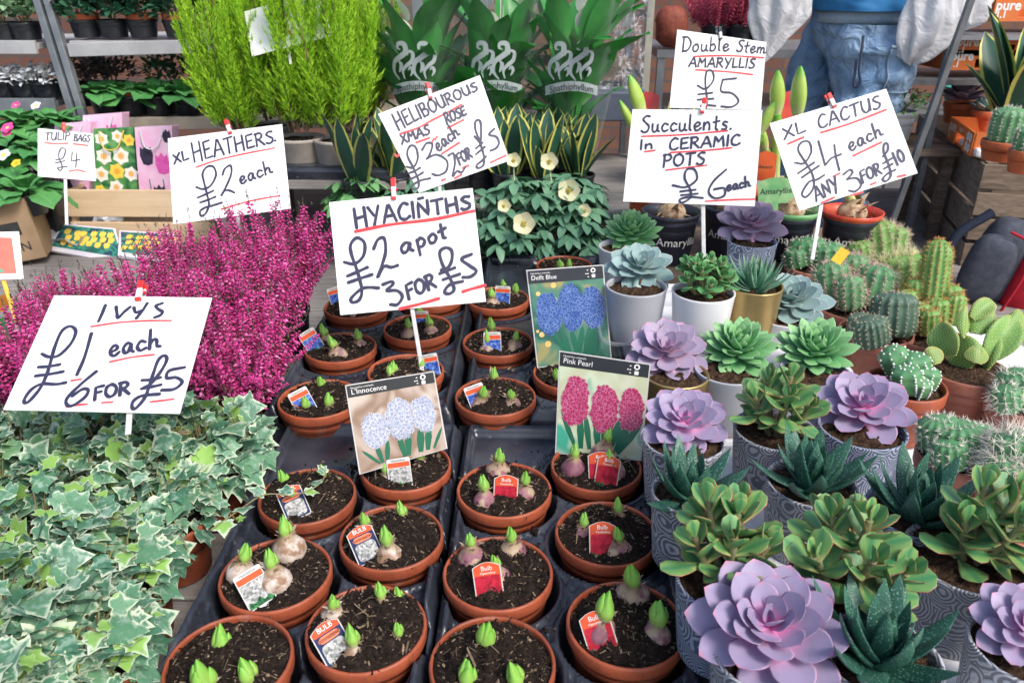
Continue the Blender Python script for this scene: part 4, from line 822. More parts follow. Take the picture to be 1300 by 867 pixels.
for i, (x, y, lb) in enumerate(IVP):
    p = protos[i % 4] if i not in (4, 8, 11) else small
    if i == 4: small.location = (x, y, Z0 + .004); small['label'] = 'variegated ivy ' + lb
    elif i < 4: p.location = (x, y, Z0 + .004); p.rotation_euler = (0, 0, i * 1.3); p['label'] = 'variegated ivy ' + lb; o = p; o.scale = (1.05,) * 3
    else: o = dup(p, (x, y, Z0 + .004), i * 2.1, 'variegated ivy ' + lb, .98 + .1 * ((i * 7) % 5) / 5)
# the long runner that reaches over the bulb pot (part of the right-hand back ivy)
def runner(t, px, z):
    m = Mesh(); P = [atz(x, y, zz) for (x, y), zz in zip(px, z)]; P = np.array(P)
    pts = smooth(P, 8)
    m.tube(pts, .0011, 6); r = np.random.default_rng(5); k = 7; idx = np.linspace(4, len(pts) - 8, k).astype(int); R3 = frames(r.random(k) * 6.28, r.normal(.1, .3, k), 0); rr = r.random(k) * .6 + .4
    mm = Mesh(); sc = np.linspace(.030, .018, k); mm.inst((_V, _F, _L), R3, pts[idx], sc, rr); mm.inst((_V, _F3, _L), R3, pts[idx], sc, rr)
    return m, mm
m, mm = runner(None, [(268, 672), (300, 650), (335, 628), (372, 628), (400, 618), (413, 602), (405, 590)], [.58, .57, .56, .55, .55, .55, .56])
rt = thing('ivy_runner', 'thin ivy runner trailing across the top left bulb pot', 'ivy stem', atz(268, 672, .58)); child('stem', m, IVYSTEM, rt); child('leaves', mm, IVY, rt)

# ------------------------------------------------------------------ heather
def heathermat():
    k = NT('heather_floret'); u, v, r = k.luv(); f = k.math('FRACT', k.math('MULTIPLY', r, 13.7))
    col = k.mix(f, (.50, .018, .185), (.76, .095, .38)); col = k.mix(k.step(f, .84, .92), col, (.80, .24, .52)); col = k.mix(k.step(f, .12, .07), col, (.28, .01, .08))
    return k.done(col, .5, .3, transl=.15)
HEATH = heathermat(); HSTEM = plain('heather_stem', (.075, .075, .03), (.12, .05, .045), 120, .6); HTIP = plain('heather_tip', (.09, .05, .035), (.045, .075, .03), 120, .6)
def spike_template(seed, nf=46):
    r = np.random.default_rng(seed); m = Mesh(); V, F, L = blob(); V = V * [.55, .55, 1.0]
    u = np.linspace(.06, .93, nf); a = np.arange(nf) * 2.4 + r.normal(0, .3, nf); el = r.uniform(-.5, .5, nf); R = basis(np.stack([np.cos(a) * np.cos(el), np.sin(a) * np.cos(el), np.sin(el)], -1))
    rad = .052 * (1 - .55 * u) ; P = np.stack([rad * np.cos(a), rad * np.sin(a), u], -1); m.inst((V, F, L), R, P, (.043 * (1 - .35 * u)) * r.uniform(.8, 1.25, nf), r.random(nf)); return m.data()
SPK = []
for s in range(3):
    V, F, L = spike_template(s); SPK.append((V, np.concatenate(F), L))
def heather(seed, n=100, R=.115, Hh=.22):
    r = np.random.default_rng(seed); fl, st, tp = Mesh(), Mesh(), Mesh()
    a = r.random(n) * 6.28; q = np.sqrt(r.random(n)); tilt = q * r.uniform(.45, .72, n) ; d = np.stack([np.sin(tilt) * np.cos(a), np.sin(tilt) * np.sin(a), np.cos(tilt)], -1)
    base = np.stack([.035 * q * np.cos(a), .035 * q * np.sin(a), 0 * a], -1); LL = Hh * r.uniform(.66, 1.16, n) * (1 - .12 * q); ls = r.uniform(.09, .165, n)
    d2 = d + [0, 0, .35]; d2 /= np.linalg.norm(d2, axis=1)[:, None]
    s0 = base + d * (LL - ls)[:, None]
    for k in range(3):
        i = np.arange(n) % 3 == k; fl.inst(SPK[k], basis(d2[i], r.random(i.sum()) * 6), s0[i], ls[i] * np.ones(i.sum()), r.random(i.sum()) * .2)
    # side spikes lower on each stem fill the bush
    n2 = int(n * 1.1); j = r.integers(0, n, n2); f = r.uniform(.25, .8, n2); b2 = base[j] + d[j] * (LL[j] * f)[:, None]; dd = d[j] + r.normal(0, .33, (n2, 3)); dd /= np.linalg.norm(dd, axis=1)[:, None]; l2 = r.uniform(.035, .075, n2)
    fl.inst(SPK[1], basis(dd, r.random(n2) * 6), b2, np.stack([l2 * 1.25, l2 * 1.25, l2], -1), r.random(n2) * .2)
    nee = blade(lambda u: .10 * (1 - u), 3, 2)
    for i in range(n): st.tube([base[i], base[i] * .4 + (s0[i]) * .6 - [0, 0, .01], s0[i], s0[i] + d2[i] * ls[i] * .9], [.0016, .0013, .001, .0007], 4, cap=False)
    k = n * 7; j = r.integers(0, n, k); f = r.uniform(.88, 1.16, k); b = s0[j] + d2[j] * (ls[j] * f)[:, None]; aa = r.random(k) * 6.28
    tp.inst(nee, frames(aa, r.uniform(.5, 1.35, k)), b, .010); k = n * 26; j = r.integers(0, n, k); f = r.uniform(.05, .75, k); b = base[j] + d[j] * (LL[j] * f)[:, None]
    tp.inst(nee, frames(r.random(k) * 6.28, r.uniform(-.2, 1.1, k)), b, .012); 
    return fl, st, tp
def make_heather(seed):
    t = thing('heather_plant', 'x', 'heather', group='pink heathers in pots')
    potmesh(Mesh(), .058, .10, band=.012).build('pot', BLACK, t); soil(.054, .084, seed, .005, 60).build('soil', SOIL, t); fl, st, tp = heather(seed); o = np.array([0, 0, -.085])
    fl.build('flower_spikes', HEATH, t, off=o, smooth=False); st.build('stems', HSTEM, t, off=o); tp.build('tip_leaves', HTIP, t, off=o, smooth=False); return t
hp = [make_heather(s) for s in (21, 22, 23)]
HEP = [(-.53, 1.25, 'right front, drooping one spray over the bulb tray'), (-.71, 1.25, 'in front, just right of the IVYS card'), (-.90, 1.25, 'directly behind the right half of the IVYS card'), (-1.08, 1.25, 'directly behind the left half of the IVYS card'), (-1.25, 1.27, 'at the left frame edge below the yellow stick'),
       (-.575, 1.45, 'in the middle row beside the Hyacinths card'), (-.76, 1.46, 'in the middle row below the Heathers card'), (-.97, 1.50, 'in the middle row above the peg of the IVYS card'), (-1.17, 1.42, 'in the middle row near the left frame edge'),
       (-.58, 1.69, 'in the back row, right corner behind the Hyacinths card'), (-.79, 1.70, 'in the back row at the stick of the Heathers card'), (-.99, 1.60, 'in the back row in front of the pine crate')]
for i, (x, y, lb) in enumerate(HEP):
    s = [1.0, 1.0, .95, .72, .62, 1.1, 1.02, .84, .55, 1.16, .98, .68][i]
    if i < 3: o = hp[i]; o.location = (x, y, Z0 + .003); o['label'] = 'magenta pink heather ' + lb
    else: o = dup(hp[i % 3], (x, y, Z0 + .003), i * 1.7, 'magenta pink heather ' + lb, s)
# ------------------------------------------------------------------ lemon conifers
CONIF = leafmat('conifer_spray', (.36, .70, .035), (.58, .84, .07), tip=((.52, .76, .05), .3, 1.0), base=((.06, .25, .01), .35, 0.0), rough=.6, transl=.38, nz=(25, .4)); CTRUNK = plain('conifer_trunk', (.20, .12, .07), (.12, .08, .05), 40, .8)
def plume(seed):
    r = np.random.default_rng(seed); m = Mesh(); n = 34; u = r.uniform(.02, .97, n); a = r.random(n) * 6.28; side = np.stack([np.cos(a) * .8, np.sin(a) * .8, 0 * a], -1)
    el = r.uniform(.75, 1.15, n); L = .34 * (1 - .7 * u) * r.uniform(.6, 1.2, n); sp = blade(lambda q: .10 * (1 - q ** 1.5) * (.6 + .4 * math.sin(q * 22)) + .004, 6, 3, -.3, .3)
    V, F, Lq = sp; m.inst((V, F, Lq), frames(a, el, r.normal(0, .5, n)), np.stack([0 * u, 0 * u, u], -1), L, r.random(n) * .3); m.inst((V, F, Lq), frames(np.array([0., 1.6]), np.array([1.5, 1.5])), np.array([[0, 0, .75]] * 2), .32); V, F, Lq = m.data(); return V, np.concatenate(F), Lq
PLU = [plume(s) for s in range(3)]
def conifer(seed, Hh=.72, R=.14):
    r = np.random.default_rng(seed); m, tr = Mesh(), Mesh(); ns = 15; P_, D_, L_q, rr_ = [], [], [], []
    for j in range(ns):
        a = j * 2.4 + r.normal(0, .2); q = math.sqrt((j + .2) / ns); base = np.array([.05 * q * math.cos(a), .05 * q * math.sin(a), .02 + .03 * r.random()]); h = Hh * (1.02 - .62 * q ** 1.6) * r.uniform(.88, 1.08); lean = .30 * q * np.array([math.cos(a), math.sin(a), 0]) ; col = r.random() * .3
        ax = lambda t_: base + np.array([lean[0] * h * (t_ ** .8), lean[1] * h * (t_ ** .8), h * t_])
        tr.tube([ax(t_) for t_ in (0, .3, .6, .9)], [.005, .004, .003, .0015], 5, cap=False)
        for k in range(62):
            t_ = .06 + .94 * (k / 61) ** .9; az = k * 2.4 + r.normal(0, .4); tl = (.62 - .45 * t_) * r.uniform(.6, 1.2); dd = np.array([math.sin(tl) * math.cos(az), math.sin(tl) * math.sin(az), math.cos(tl)]) + lean * .5; P_.append(ax(t_) - [0, 0, .02]); D_.append(dd / np.linalg.norm(dd)); L_q.append((.125 - .06 * t_) * r.uniform(.7, 1.15)); rr_.append(col + .4 * r.random())
    P_, D_, L_q, rr_ = map(np.array, (P_, D_, L_q, rr_)); n = len(P_)
    for k in range(3): i = np.arange(n) % 3 == k; m.inst(PLU[k], basis(D_[i], r.random(i.sum()) * 6), P_[i], L_q[i], rr_[i])
    return m, tr
def make_conifer(seed, Hh=.72):
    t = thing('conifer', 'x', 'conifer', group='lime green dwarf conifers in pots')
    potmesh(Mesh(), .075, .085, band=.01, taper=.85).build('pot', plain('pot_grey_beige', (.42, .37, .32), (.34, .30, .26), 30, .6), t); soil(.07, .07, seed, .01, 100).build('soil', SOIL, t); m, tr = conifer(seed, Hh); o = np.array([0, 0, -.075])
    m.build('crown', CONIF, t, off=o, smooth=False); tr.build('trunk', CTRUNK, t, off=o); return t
cp = [make_conifer(31), make_conifer(32)]
CZ = .70 + .012
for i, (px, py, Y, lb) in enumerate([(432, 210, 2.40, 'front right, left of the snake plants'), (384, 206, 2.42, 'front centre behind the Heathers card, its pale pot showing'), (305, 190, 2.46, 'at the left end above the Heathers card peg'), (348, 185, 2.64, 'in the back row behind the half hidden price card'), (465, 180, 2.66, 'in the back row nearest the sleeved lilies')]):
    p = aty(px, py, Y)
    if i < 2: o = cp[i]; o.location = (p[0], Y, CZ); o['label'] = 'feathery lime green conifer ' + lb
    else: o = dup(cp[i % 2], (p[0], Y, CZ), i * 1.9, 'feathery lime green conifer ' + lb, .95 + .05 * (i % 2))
tray('black plastic tray under the lime green conifers', -.96, -.36, 2.27, 2.78, .70, [], hgt=.028, name='plant_tray')

# ------------------------------------------------------------------ snake plants
SANS = leafmat('snake_leaf', (.015, .065, .045), (.03, .10, .06), edge=((.60, .58, .14), .70, .80, .10), rough=.4, nz=(30, .6))
_k = SANS.node_tree
def sans_foliage(seed, n=11, L=.20):
    r = np.random.default_rng(seed); m = Mesh()
    for i in range(n):
        b = blade(lambda u: .155 * (np.interp(u, [0, .15, .55, .85, 1], [.55, .8, 1, .62, .02])), 9, 7, r.normal(0, .25), .25 * (r.random() + .4), .0); V, F, Lq = b; a = i * 2.4 + r.random() * .5; tw = r.normal(0, .5)
        m.inst(b, frames(np.array([a]), np.array([1.45 - .05 * i * r.random() - .25 * r.random()]), np.array([tw])), np.array([[.022 * math.cos(a) * (i / n) ** .5, .022 * math.sin(a) * (i / n) ** .5, 0]]), L * r.uniform(.6, 1.08), np.array([r.random()]))
    return m
def make_sans(seed, L=.20, n=11, potm=BLACK):
    t = thing('snake_plant', 'x', 'snake plant', group='yellow edged snake plants'); potmesh(Mesh(), .05, .085, band=.01).build('pot', potm, t); soil(.046, .07, seed, .004, 60).build('soil', SOIL_BROWN, t)
    sans_foliage(seed, n, L).build('leaves', SANS, t, off=(0, 0, -.07)); return t
sp_ = [make_sans(41), make_sans(42)]
for i, (px, py, Y, lb) in enumerate([(690, 212, 2.32, 'in front of the middle lily sleeve'), (735, 205, 2.34, 'at the right end of the snake plant row'), (645, 205, 2.36, 'right behind the Helibourous card corner'), (500, 215, 2.30, 'between the conifers and the Helibourous card'), (455, 222, 2.26, 'leftmost, against the conifer pots'), (715, 185, 2.46, 'in the back row before the right lily sleeve'), (560, 200, 2.42, 'hidden behind the Helibourous card, tips above it'), (668, 188, 2.46, 'in the back row before the middle lily sleeve'), (612, 196, 2.46, 'in the back row behind the card, next to the peg')]):
    p = aty(px, py, Y)
    if i < 2: o = sp_[i]; o.location = (p[0], Y, .622); o['label'] = 'yellow edged snake plant ' + lb
    else: o = dup(sp_[i % 2], (p[0], Y, .622), i * 1.1, 'yellow edged snake plant ' + lb, 1.0)
# ------------------------------------------------------------------ peace lilies in printed sleeves
LILY = leafmat('lily_leaf', (.02, .18, .03), (.06, .34, .06), mid=((.09, .30, .08), .06), base=((.12, .30, .08), .25, 0), rough=.32, nz=(12, .5), transl=.1); SPATHE = leafmat('lily_spathe', (.74, .74, .62), (.80, .80, .74), base=((.45, .60, .25), .2, 0), rough=.45, transl=.2)
def sleevemat():
    k = NT('clear_sleeve'); k.p.inputs['Roughness'].default_value = .12; k.p.inputs['Base Color'].default_value = (.9, .95, .95, 1); k.bump(k.noise(18, 3, dist=1.0), .006)
    tr = k.n('BsdfTransparent'); tr.inputs[0].default_value = (.96, .98, .97, 1); lw = k.n('LayerWeight'); lw.inputs[0].default_value = .3; mx = k.n('MixShader')
    k.t.links.new(k.math('ADD', k.math('MULTIPLY', k.math('POWER', lw.outputs['Facing'], 2.0), .30), .02), mx.inputs[0]); k.t.links.new(tr.outputs[0], mx.inputs[1]); k.t.links.new(k.p.outputs[0], mx.inputs[2]); k.t.links.new(mx.outputs[0], k.t.nodes['Material Output'].inputs[0]); return k.m
SLEEVE = sleevemat(); SLEEVE_PRINT = plain('sleeve_print', (.42, .47, .47), (.36, .42, .42), 40, .5)
def lily(label, px, py, Y, seed):
    r = np.random.default_rng(seed); p = aty(px, py, Y); p[2] = .622; t = thing('peace_lily', label, 'peace lily', p, 0, 'peace lilies in clear sleeves')
    potmesh(Mesh(), .06, .11, band=.012).build('pot', BLACK, t); soil(.056, .09, seed, .005, 40).build('soil', SOIL, t); m = Mesh(); n = 40
    for i in range(n):
        a = i * 2.4 + r.random(); L = r.uniform(.17, .26); b = blade(lambda u: .21 * math.sin(PI * min(1, u ** .85)) ** .8 * (1 - .2 * u) + .004, 9, 5, r.uniform(.1, .8), .35, .03); z0 = r.uniform(.06, .40); rad = .015 + .14 * z0
        m.inst(b, frames(np.array([a]), np.array([r.uniform(.75, 1.4)]), np.array([r.normal(0, .3)])), np.array([[rad * math.cos(a), rad * math.sin(a), z0 + .06]]), L, np.array([r.random()]))
        m.tube([[.01 * math.cos(a), .01 * math.sin(a), .09], [rad * math.cos(a), rad * math.sin(a), z0 + .06]], .002, 5, rnd=.8, cap=False)
    m.build('leaves', LILY, t)
    s = Mesh()
    for i in range(4):
        a = -1.57 + r.normal(0, 1.1); h = r.uniform(.40, .56); rad = r.uniform(.03, .07); b = blade(lambda u: .26 * math.sin(PI * min(1, u ** .8)) ** .8 + .01, 8, 5, .3, .6); q = np.array([rad * math.cos(a), rad * math.sin(a), h])
        s.inst(b, frames(np.array([a]), np.array([1.25]), np.array([r.normal(0, .5)])), q[None], .085, np.array([.5])); s.tube([[0, 0, .1], q * [.6, .6, .6], q, q + [0, 0, .045]], [.002, .002, .002, .004], 6, rnd=.9)
    s.build('flowers', SPATHE, t)
    th = np.linspace(0, 2 * PI, 49)[:-1]; zz = np.linspace(.0, .56, 14); rr = .066 + .085 * (zz / .46) ** .9; ph = r.random(3) * 6
    Rr = rr[:, None] * (1 + (.03 + .05 * zz[:, None] / .46) * np.sin(th * 7 + ph[0]) + .03 * np.sin(th * 3 + ph[1])); X = np.stack([Rr * np.cos(th), Rr * np.sin(th), np.repeat(zz[:, None], 48, 1)], -1)
    sl_ = Mesh().add(X, grid_faces(14, 48, True)).build('sleeve', SLEEVE, t)
    # scroll print and the plant name wrapped round the front of the sleeve
    def wrap(P, z0):          # local (x: arc metres, y: height)
        P = np.asarray(P); z = z0 + P[:, 1]; R = .066 + .085 * np.clip(z / .46, 0, 1) ** .9 + .009; a = -PI / 2 + P[:, 0] / R; return np.stack([R * np.cos(a), R * np.sin(a), z], -1)
    pr = Mesh()
    def swirl(pts, w0):
        q = smooth(pts, 9); n = len(q); d = np.gradient(q, axis=0); d /= np.linalg.norm(d, axis=1)[:, None]; nn = np.stack([-d[:, 1], d[:, 0]], 1); ww = w0 * np.sin(np.linspace(.25, PI - .12, n))[:, None]
        A, B = wrap(q + nn * ww, 0), wrap(q - nn * ww, 0); i = np.arange(n - 1); pr.add(np.concatenate([A, B]), np.stack([i, i + n, i + n + 1, i + 1], -1))
    for sx, ox in ((1, .02), (1, -.045)):
        S_ = lambda *P: [(ox + sx * x * .001 * 1.0, (.335 + y * .00105)) for x, y in P]
        swirl(S_((-10, 0), (-26, 22), (-22, 48), (-2, 62), (16, 76), (14, 96), (-4, 98), (-8, 86), (2, 82)), .008); swirl(S_((8, 2), (4, 24), (18, 40), (34, 52), (38, 72), (26, 78), (22, 66)), .006); swirl(S_((-8, 20), (0, 40), (-8, 52)), .006); swirl(S_((26, 10), (34, 24), (28, 34), (20, 26)), .005)
    bn = [(-.085 + .17 * i / 14, .300 + .016 * math.cos(i * .24 - 1.7)) for i in range(15)]; A, B = wrap([(x, y + .017) for x, y in bn], 0), wrap([(x, y - .012) for x, y in bn], 0); i = np.arange(14); pr.add(np.concatenate([A, B]), np.stack([i, i + 15, i + 16, i + 1], -1)); pr.build('printed_scroll', SLEEVE_PRINT, t)
    tm = txt('Spathiphyllum', .030); W = Mesh(); off = 0
    for v, f, l in zip(tm.V, tm.F, tm.L):
        q = wrap(np.stack([v[:, 0] * .82, v[:, 1] + .301 + .016 * np.cos((v[:, 0] * .82 + .085) / .17 * 14 * .24 - 1.7)], -1), 0); q[:, :2] *= 1.012; W.add(q, f - off, l); off += len(v)
    W.build('lettering', LETTER_B, t, smooth=False)
    return t
lily('sleeved peace lily at the left, its scroll print above the Helibourous card', 540, 168, 2.60, 51)
lily('sleeved peace lily in the middle, two white flowers at upper right', 632, 162, 2.62, 52)
lily('sleeved peace lily at the right end beside the plastic wrapped trolley', 722, 158, 2.60, 53)
# ------------------------------------------------------------------ hellebores
HELL = leafmat('hellebore_leaf', (.085, .22, .14), (.18, .36, .21), mid=((.12, .27, .18), .08), rough=.45, nz=(50, .3), transl=.08)
HELLY = leafmat('hellebore_young_leaf', (.12, .33, .12), (.20, .42, .16), mid=((.25, .45, .2), .08), rough=.45, transl=.1)
PETAL = leafmat('cream_petal', (.68, .66, .40), (.74, .72, .48), base=((.45, .52, .15), .3, 0), rough=.5, transl=.2); STAMEN = plain('stamens', (.62, .50, .10), (.55, .45, .12), 200, .6)
LFL = blade(lambda u: .20 * math.sin(PI * u ** .9) ** .75 + .004, 7, 5, .35, .18, .02)
def palmate(seed, n=22, R=.092, Hh=.14, mat=HELL):
    r = np.random.default_rng(seed); m = Mesh()
    for i in range(n):
        a = i * 2.4 + r.normal(0, .3); q = math.sqrt((i + .5) / n); c = np.array([R * q * math.cos(a), R * q * math.sin(a), Hh * (1.05 - .65 * q * q) * r.uniform(.55, 1.2)]); k = r.integers(5, 8); ph = a + np.linspace(-1.9, 1.9, k)
        el = -.1 - .35 * q + r.normal(0, .15, k); m.inst(LFL, frames(ph, el, r.normal(0, .2, k)), np.repeat(c[None], k, 0), .070 * r.uniform(.75, 1.1) * np.linspace(.85, 1, k), np.full(k, r.random() * .8)); m.tube([[0, 0, 0], c * [.5, .5, .8], c], .0016, 5, rnd=.9, cap=False)
    return m
def bloom(m, st, c, d, s=.03, r=None):
    R = basis(np.asarray(d)[None])[0]; n = 5; a = np.arange(n) * 2 * PI / 5; b = blade(lambda u: .52 * math.sin(PI * min(1, .08 + u * .9)) ** .7, 6, 5, -.5, .1); F_ = frames(a, .25); m.inst(b, np.einsum('ij,njk->nik', R, F_), np.repeat(np.asarray(c)[None], n, 0), s, rng.random(n))
    k = 26; aa = rng.random(k) * 6.28; e = rng.uniform(.5, 1.4, k); dd = np.stack([np.cos(aa) * np.cos(e), np.sin(aa) * np.cos(e), np.sin(e)], -1) @ R.T
    for j in range(k): st.tube([c, np.asarray(c) + dd[j] * s * .33], [.0006, .0011], 4)
def make_hellebore(label, px, py, seed, blooms=(), mat=HELL, zr=None):
    zr = zr or Z0 + .10; p = atz(px, py, zr); p[2] = zr - .095; t = thing('hellebore', label, 'hellebore', p, 0, 'hellebores in black pots'); potmesh(Mesh(), .055, .095, band=.012).build('pot', BLACK, t); soil(.05, .078, seed, .004, 60).build('soil', SOIL, t)
    palmate(seed, mat=mat).build('foliage', mat, t, off=(0, 0, -.08))
    if blooms:
        for (bx, by, Yb, s) in blooms:
            m, st = Mesh(), Mesh(); c = aty(bx, by, p[1] + Yb) - p; d = (CAM - p - c); d = d / np.linalg.norm(d) + [0, -.1, .25]; bloom(m, st, c, d, s); m.tube([[0, 0, .08], c * [.7, .7, .6], c], .0018, 5, rnd=.1, cap=False)
            f = m.build('flower', PETAL, t); st.build('stamens', STAMEN, f)
    return t
make_hellebore('hellebore with one open cream flower facing the camera, behind the Hyacinths card', 658, 322, 61, [(665, 285, -.09, .036), (652, 204, .06, .024), (640, 262, -.04, .022)])
make_hellebore('hellebore with a pale yellow flower at the right end', 722, 316, 62, [(722, 243, -.02, .037), (697, 206, .04, .030), (742, 268, -.05, .022)])
make_hellebore('hellebore without flowers behind the upper right corner of the Hyacinths card', 612, 318, 63)
make_hellebore('hellebore in the second row under the Helibourous card corner', 668, 280, 64, [(671, 256, -.05, .014)], zr=Z0 + .18)
make_hellebore('hellebore in the second row behind the yellow flower', 728, 275, 65, zr=Z0 + .18)
make_hellebore('young light green hellebore left of the Helibourous card', 462, 268, 66, mat=HELLY, zr=Z0 + .18)
make_hellebore('darker hellebore between the two overlapping big cards', 520, 262, 67, zr=Z0 + .18)
# ------------------------------------------------------------------ ceramic pots
def swirlmat(name, a, b):
    k = NT(name); nz = k.n('TexNoise'); nz.inputs['Scale'].default_value = 30; k.set(nz.inputs['Vector'], k.obj()); add = k.n('VectorMath', operation='MULTIPLY_ADD'); k.t.links.new(nz.outputs['Color'], add.inputs[0]); add.inputs[1].default_value = (.012, .012, .012); k.t.links.new(k.obj(), add.inputs[2])
    d = k.voro(30, vec=add.outputs[0]); s = k.math('SINE', k.math('MULTIPLY', d, 56)); col = k.mix(k.step(s, -.5, .6), a, b); k.bump(s, .0012, .4); return k.done(col, .5, .4)
CER = {'swirl': swirlmat('swirl_grey_ceramic', (.15, .155, .18), (.42, .43, .47)), 'swirlblue': swirlmat('swirl_blue_grey_ceramic', (.09, .11, .18), (.34, .38, .48)), 'grey': plain('smooth_grey_ceramic', (.40, .41, .44), (.36, .37, .40), 10, .35), 'white': plain('white_ceramic', (.74, .74, .75), (.70, .70, .72), 8, .3),
       'bluegrey': plain('blue_grey_ceramic', (.26, .30, .36), (.22, .25, .31), 10, .4), 'gold': plain('gold_glaze', (.50, .36, .15), (.40, .28, .11), 12, .38, metal=.75), 'pale': plain('pale_glaze', (.58, .60, .62), (.52, .54, .57), 10, .35)}
def ceramic(M, R, H): return M.lathe([(0.001, .001), (R * .80, .001), (R * .82, .004), (R * .90, H * .45), (R * .985, H - .006), (R, H - .002), (R * .995, H), (R - .0035, H), (R - .005, H - .004), (R * .90, H * .8), (R * .86, H * .6), (.001, H * .55)], 56)
# leaf templates
ECH = fat(lambda u: .30 * (np.interp(u, [0, .15, .5, .68, .82, .93, 1], [.40, .54, .95, 1.0, .80, .42, .02])), lambda u: .040 * (1 - u ** 3) + .006, 12, 12, .18, .16, .35)
AGA = fat(lambda u: .21 * (np.interp(u, [0, .3, .6, .85, 1], [.6, .95, 1, .65, .02])), lambda u: .085 * (1 - u ** 3) + .006, 10, 10, .10, .22, .5)
JADE = fat(lambda u: .33 * (np.interp(u, [0, .12, .4, .7, .9, 1], [.14, .30, .72, 1, .72, .08])), lambda u: .055 * (1 - u ** 4) + .012, 10, 12, .07, .08, .5)
JADER = fat(lambda u: .38 * (np.interp(u, [0, .12, .4, .7, .9, 1], [.16, .36, .85, 1, .70, .08])), lambda u: .075 * (1 - u ** 4) + .012, 8, 10, .05, .06, .6)
GAST = fat(lambda u: .135 * (np.interp(u, [0, .2, .5, .8, 1], [.9, 1, .88, .5, .015])), lambda u: .07 * (1 - u ** 1.3) + .005, 12, 10, .03, .30, .35)
HAW = fat(lambda u: .085 * (1 - u ** 1.4) + .004, lambda u: .05 * (1 - u) + .003, 9, 8, .02, .35, .4)
PURPLE = leafmat('purple_rosette_leaf', (.25, .215, .34), (.40, .325, .49), base=((.80, .32, .60), .66, .15), edge=((.46, .26, .40), .90, 1.0, .10), tip=((.50, .22, .34), .90, 1.0), rough=.48, nz=(28, .5), spec=.35, transl=.05)
PURPLE2 = leafmat('dusky_purple_rosette_leaf', (.27, .225, .33), (.42, .335, .47), base=((.60, .34, .50), .6, .15), edge=((.44, .26, .38), .90, 1.0, .10), tip=((.50, .24, .34), .9, 1.0), rough=.48, nz=(28, .5), spec=.35, transl=.05)
BLUE = leafmat('pale_blue_rosette_leaf', (.20, .32, .31), (.30, .43, .42), base=((.38, .52, .46), .5, .1), edge=((.42, .46, .46), .86, .99, .1), tip=((.58, .36, .40), .94, 1.0), rough=.5, nz=(30, .4), spec=.35, transl=.04)
GREENR = leafmat('apple_green_rosette_leaf', (.08, .30, .10), (.14, .40, .15), tip=((.27, .50, .22), .45, .98), base=((.10, .30, .12), .3, 0), edge=((.20, .42, .22), .7, 1.0, .1), rough=.36, nz=(30, .4), transl=.05)
JADEV = leafmat('variegated_jade_leaf', (.10, .26, .09), (.22, .37, .11), mid=((.06, .22, .09), .55), edge=((.44, .10, .08), .90, .995, .10), base=((.36, .44, .16), .45, .1), rough=.40, nz=(45, .6), transl=.03)
JADEG = leafmat('jade_leaf', (.05, .20, .07), (.13, .34, .12), edge=((.26, .40, .12), .86, .99, .1), rough=.36, nz=(45, .5))
GASTM = leafmat('warty_leaf', (.012, .065, .045), (.03, .11, .075), tip=((.05, .15, .10), .5, 1), rough=.42, nz=(60, .4), spots=((.20, .34, .28), 360, .30), bump=.0012, bscale=420)
HAWM = leafmat('haworthia_leaf', (.05, .19, .11), (.09, .26, .16), edge=((.30, .42, .30), .8, 1.0, .1), tip=((.20, .30, .20), .6, 1), rough=.45, nz=(60, .4), spots=((.34, .46, .38), 300, .24))
def rosette(m, n, R, tmpl, e0=86, e1=4, seed=0, z=0, wob=.06, power=.62, wide=1.0, cr=.12, lo=.20, opn=.72):
    r = np.random.default_rng(seed); i = np.arange(n); a_ = (i + .5) / n; phi = i * 2.39996 + r.normal(0, wob, n); el = np.radians(e0 + (e1 - e0) * a_ ** opn) + r.normal(0, wob, n); L = R * (lo + (1 - lo) * a_ ** power) * r.uniform(.94, 1.04, n)
    base = np.stack([R * cr * a_ * np.cos(phi), R * cr * a_ * np.sin(phi), z + R * .16 * (1 - a_)], -1)
    return m.inst(tmpl, frames(phi, el, r.normal(0, wob, n)), base, np.stack([L * wide * (1.15 - .15 * a_), L, L], -1), r.random(n))
def succ(name, label, rimpx, wpx, zs, pot, cat, group=None, H=.11, soilm=SOIL_BROWN, R=None):
    zr = zs + H; c = atz(*rimpx, zr); R = R or wpx * depth(c) / FPX / 2; t = thing(name, label, cat, (c[0], c[1], zs + .001), group=group)
    if pot in CER: ceramic(Mesh(), R, H).build('pot', CER[pot], t)
    else: potmesh(Mesh(), R, H, band=.022, taper=.78).build('pot', pot, t)
    soil(R * .93, H - .012, int(rimpx[0]), .005, 130, chipsize=.9).build('soil', soilm, t)
    return t, R, H, c
def g_rosette(label, rimpx, wpx, zs, pot, Rw, tpx, mat, tmpl=ECH, n=30, e=(84, -14), tilt=.25, seed=1, group='purple rosettes in ceramic pots', **k):
    """rosette seen at tpx with half-width Rw px"""
    t, R, H, c = succ('rosette_succulent', label, rimpx, wpx, zs, pot, 'succulent', group)
    ctr = atz(*tpx, zs + H + .010); RR = Rw * depth(ctr) / FPX; k.setdefault('opn', .50 if tmpl is ECH else .72); k.setdefault('power', .55); m = rosette(Mesh(), n, RR, tmpl, *e, seed=seed, **k); V, F, L = m.data(); toC = CAM - ctr; toC[2] = 0; toC /= np.linalg.norm(toC); ax = np.cross([0, 0, 1], toC)
    Rt = np.array(Matrix.Rotation(tilt, 3, Vector(ax))); m2 = Mesh()
    for f in F: m2.add(V @ Rt.T + (ctr - np.array(t.location)), f, L)
    m2.tube([[0, 0, H - .02], (ctr - np.array(t.location)) + [0, 0, .004]], .010, 8); m2.build('rosette', mat, t); return t
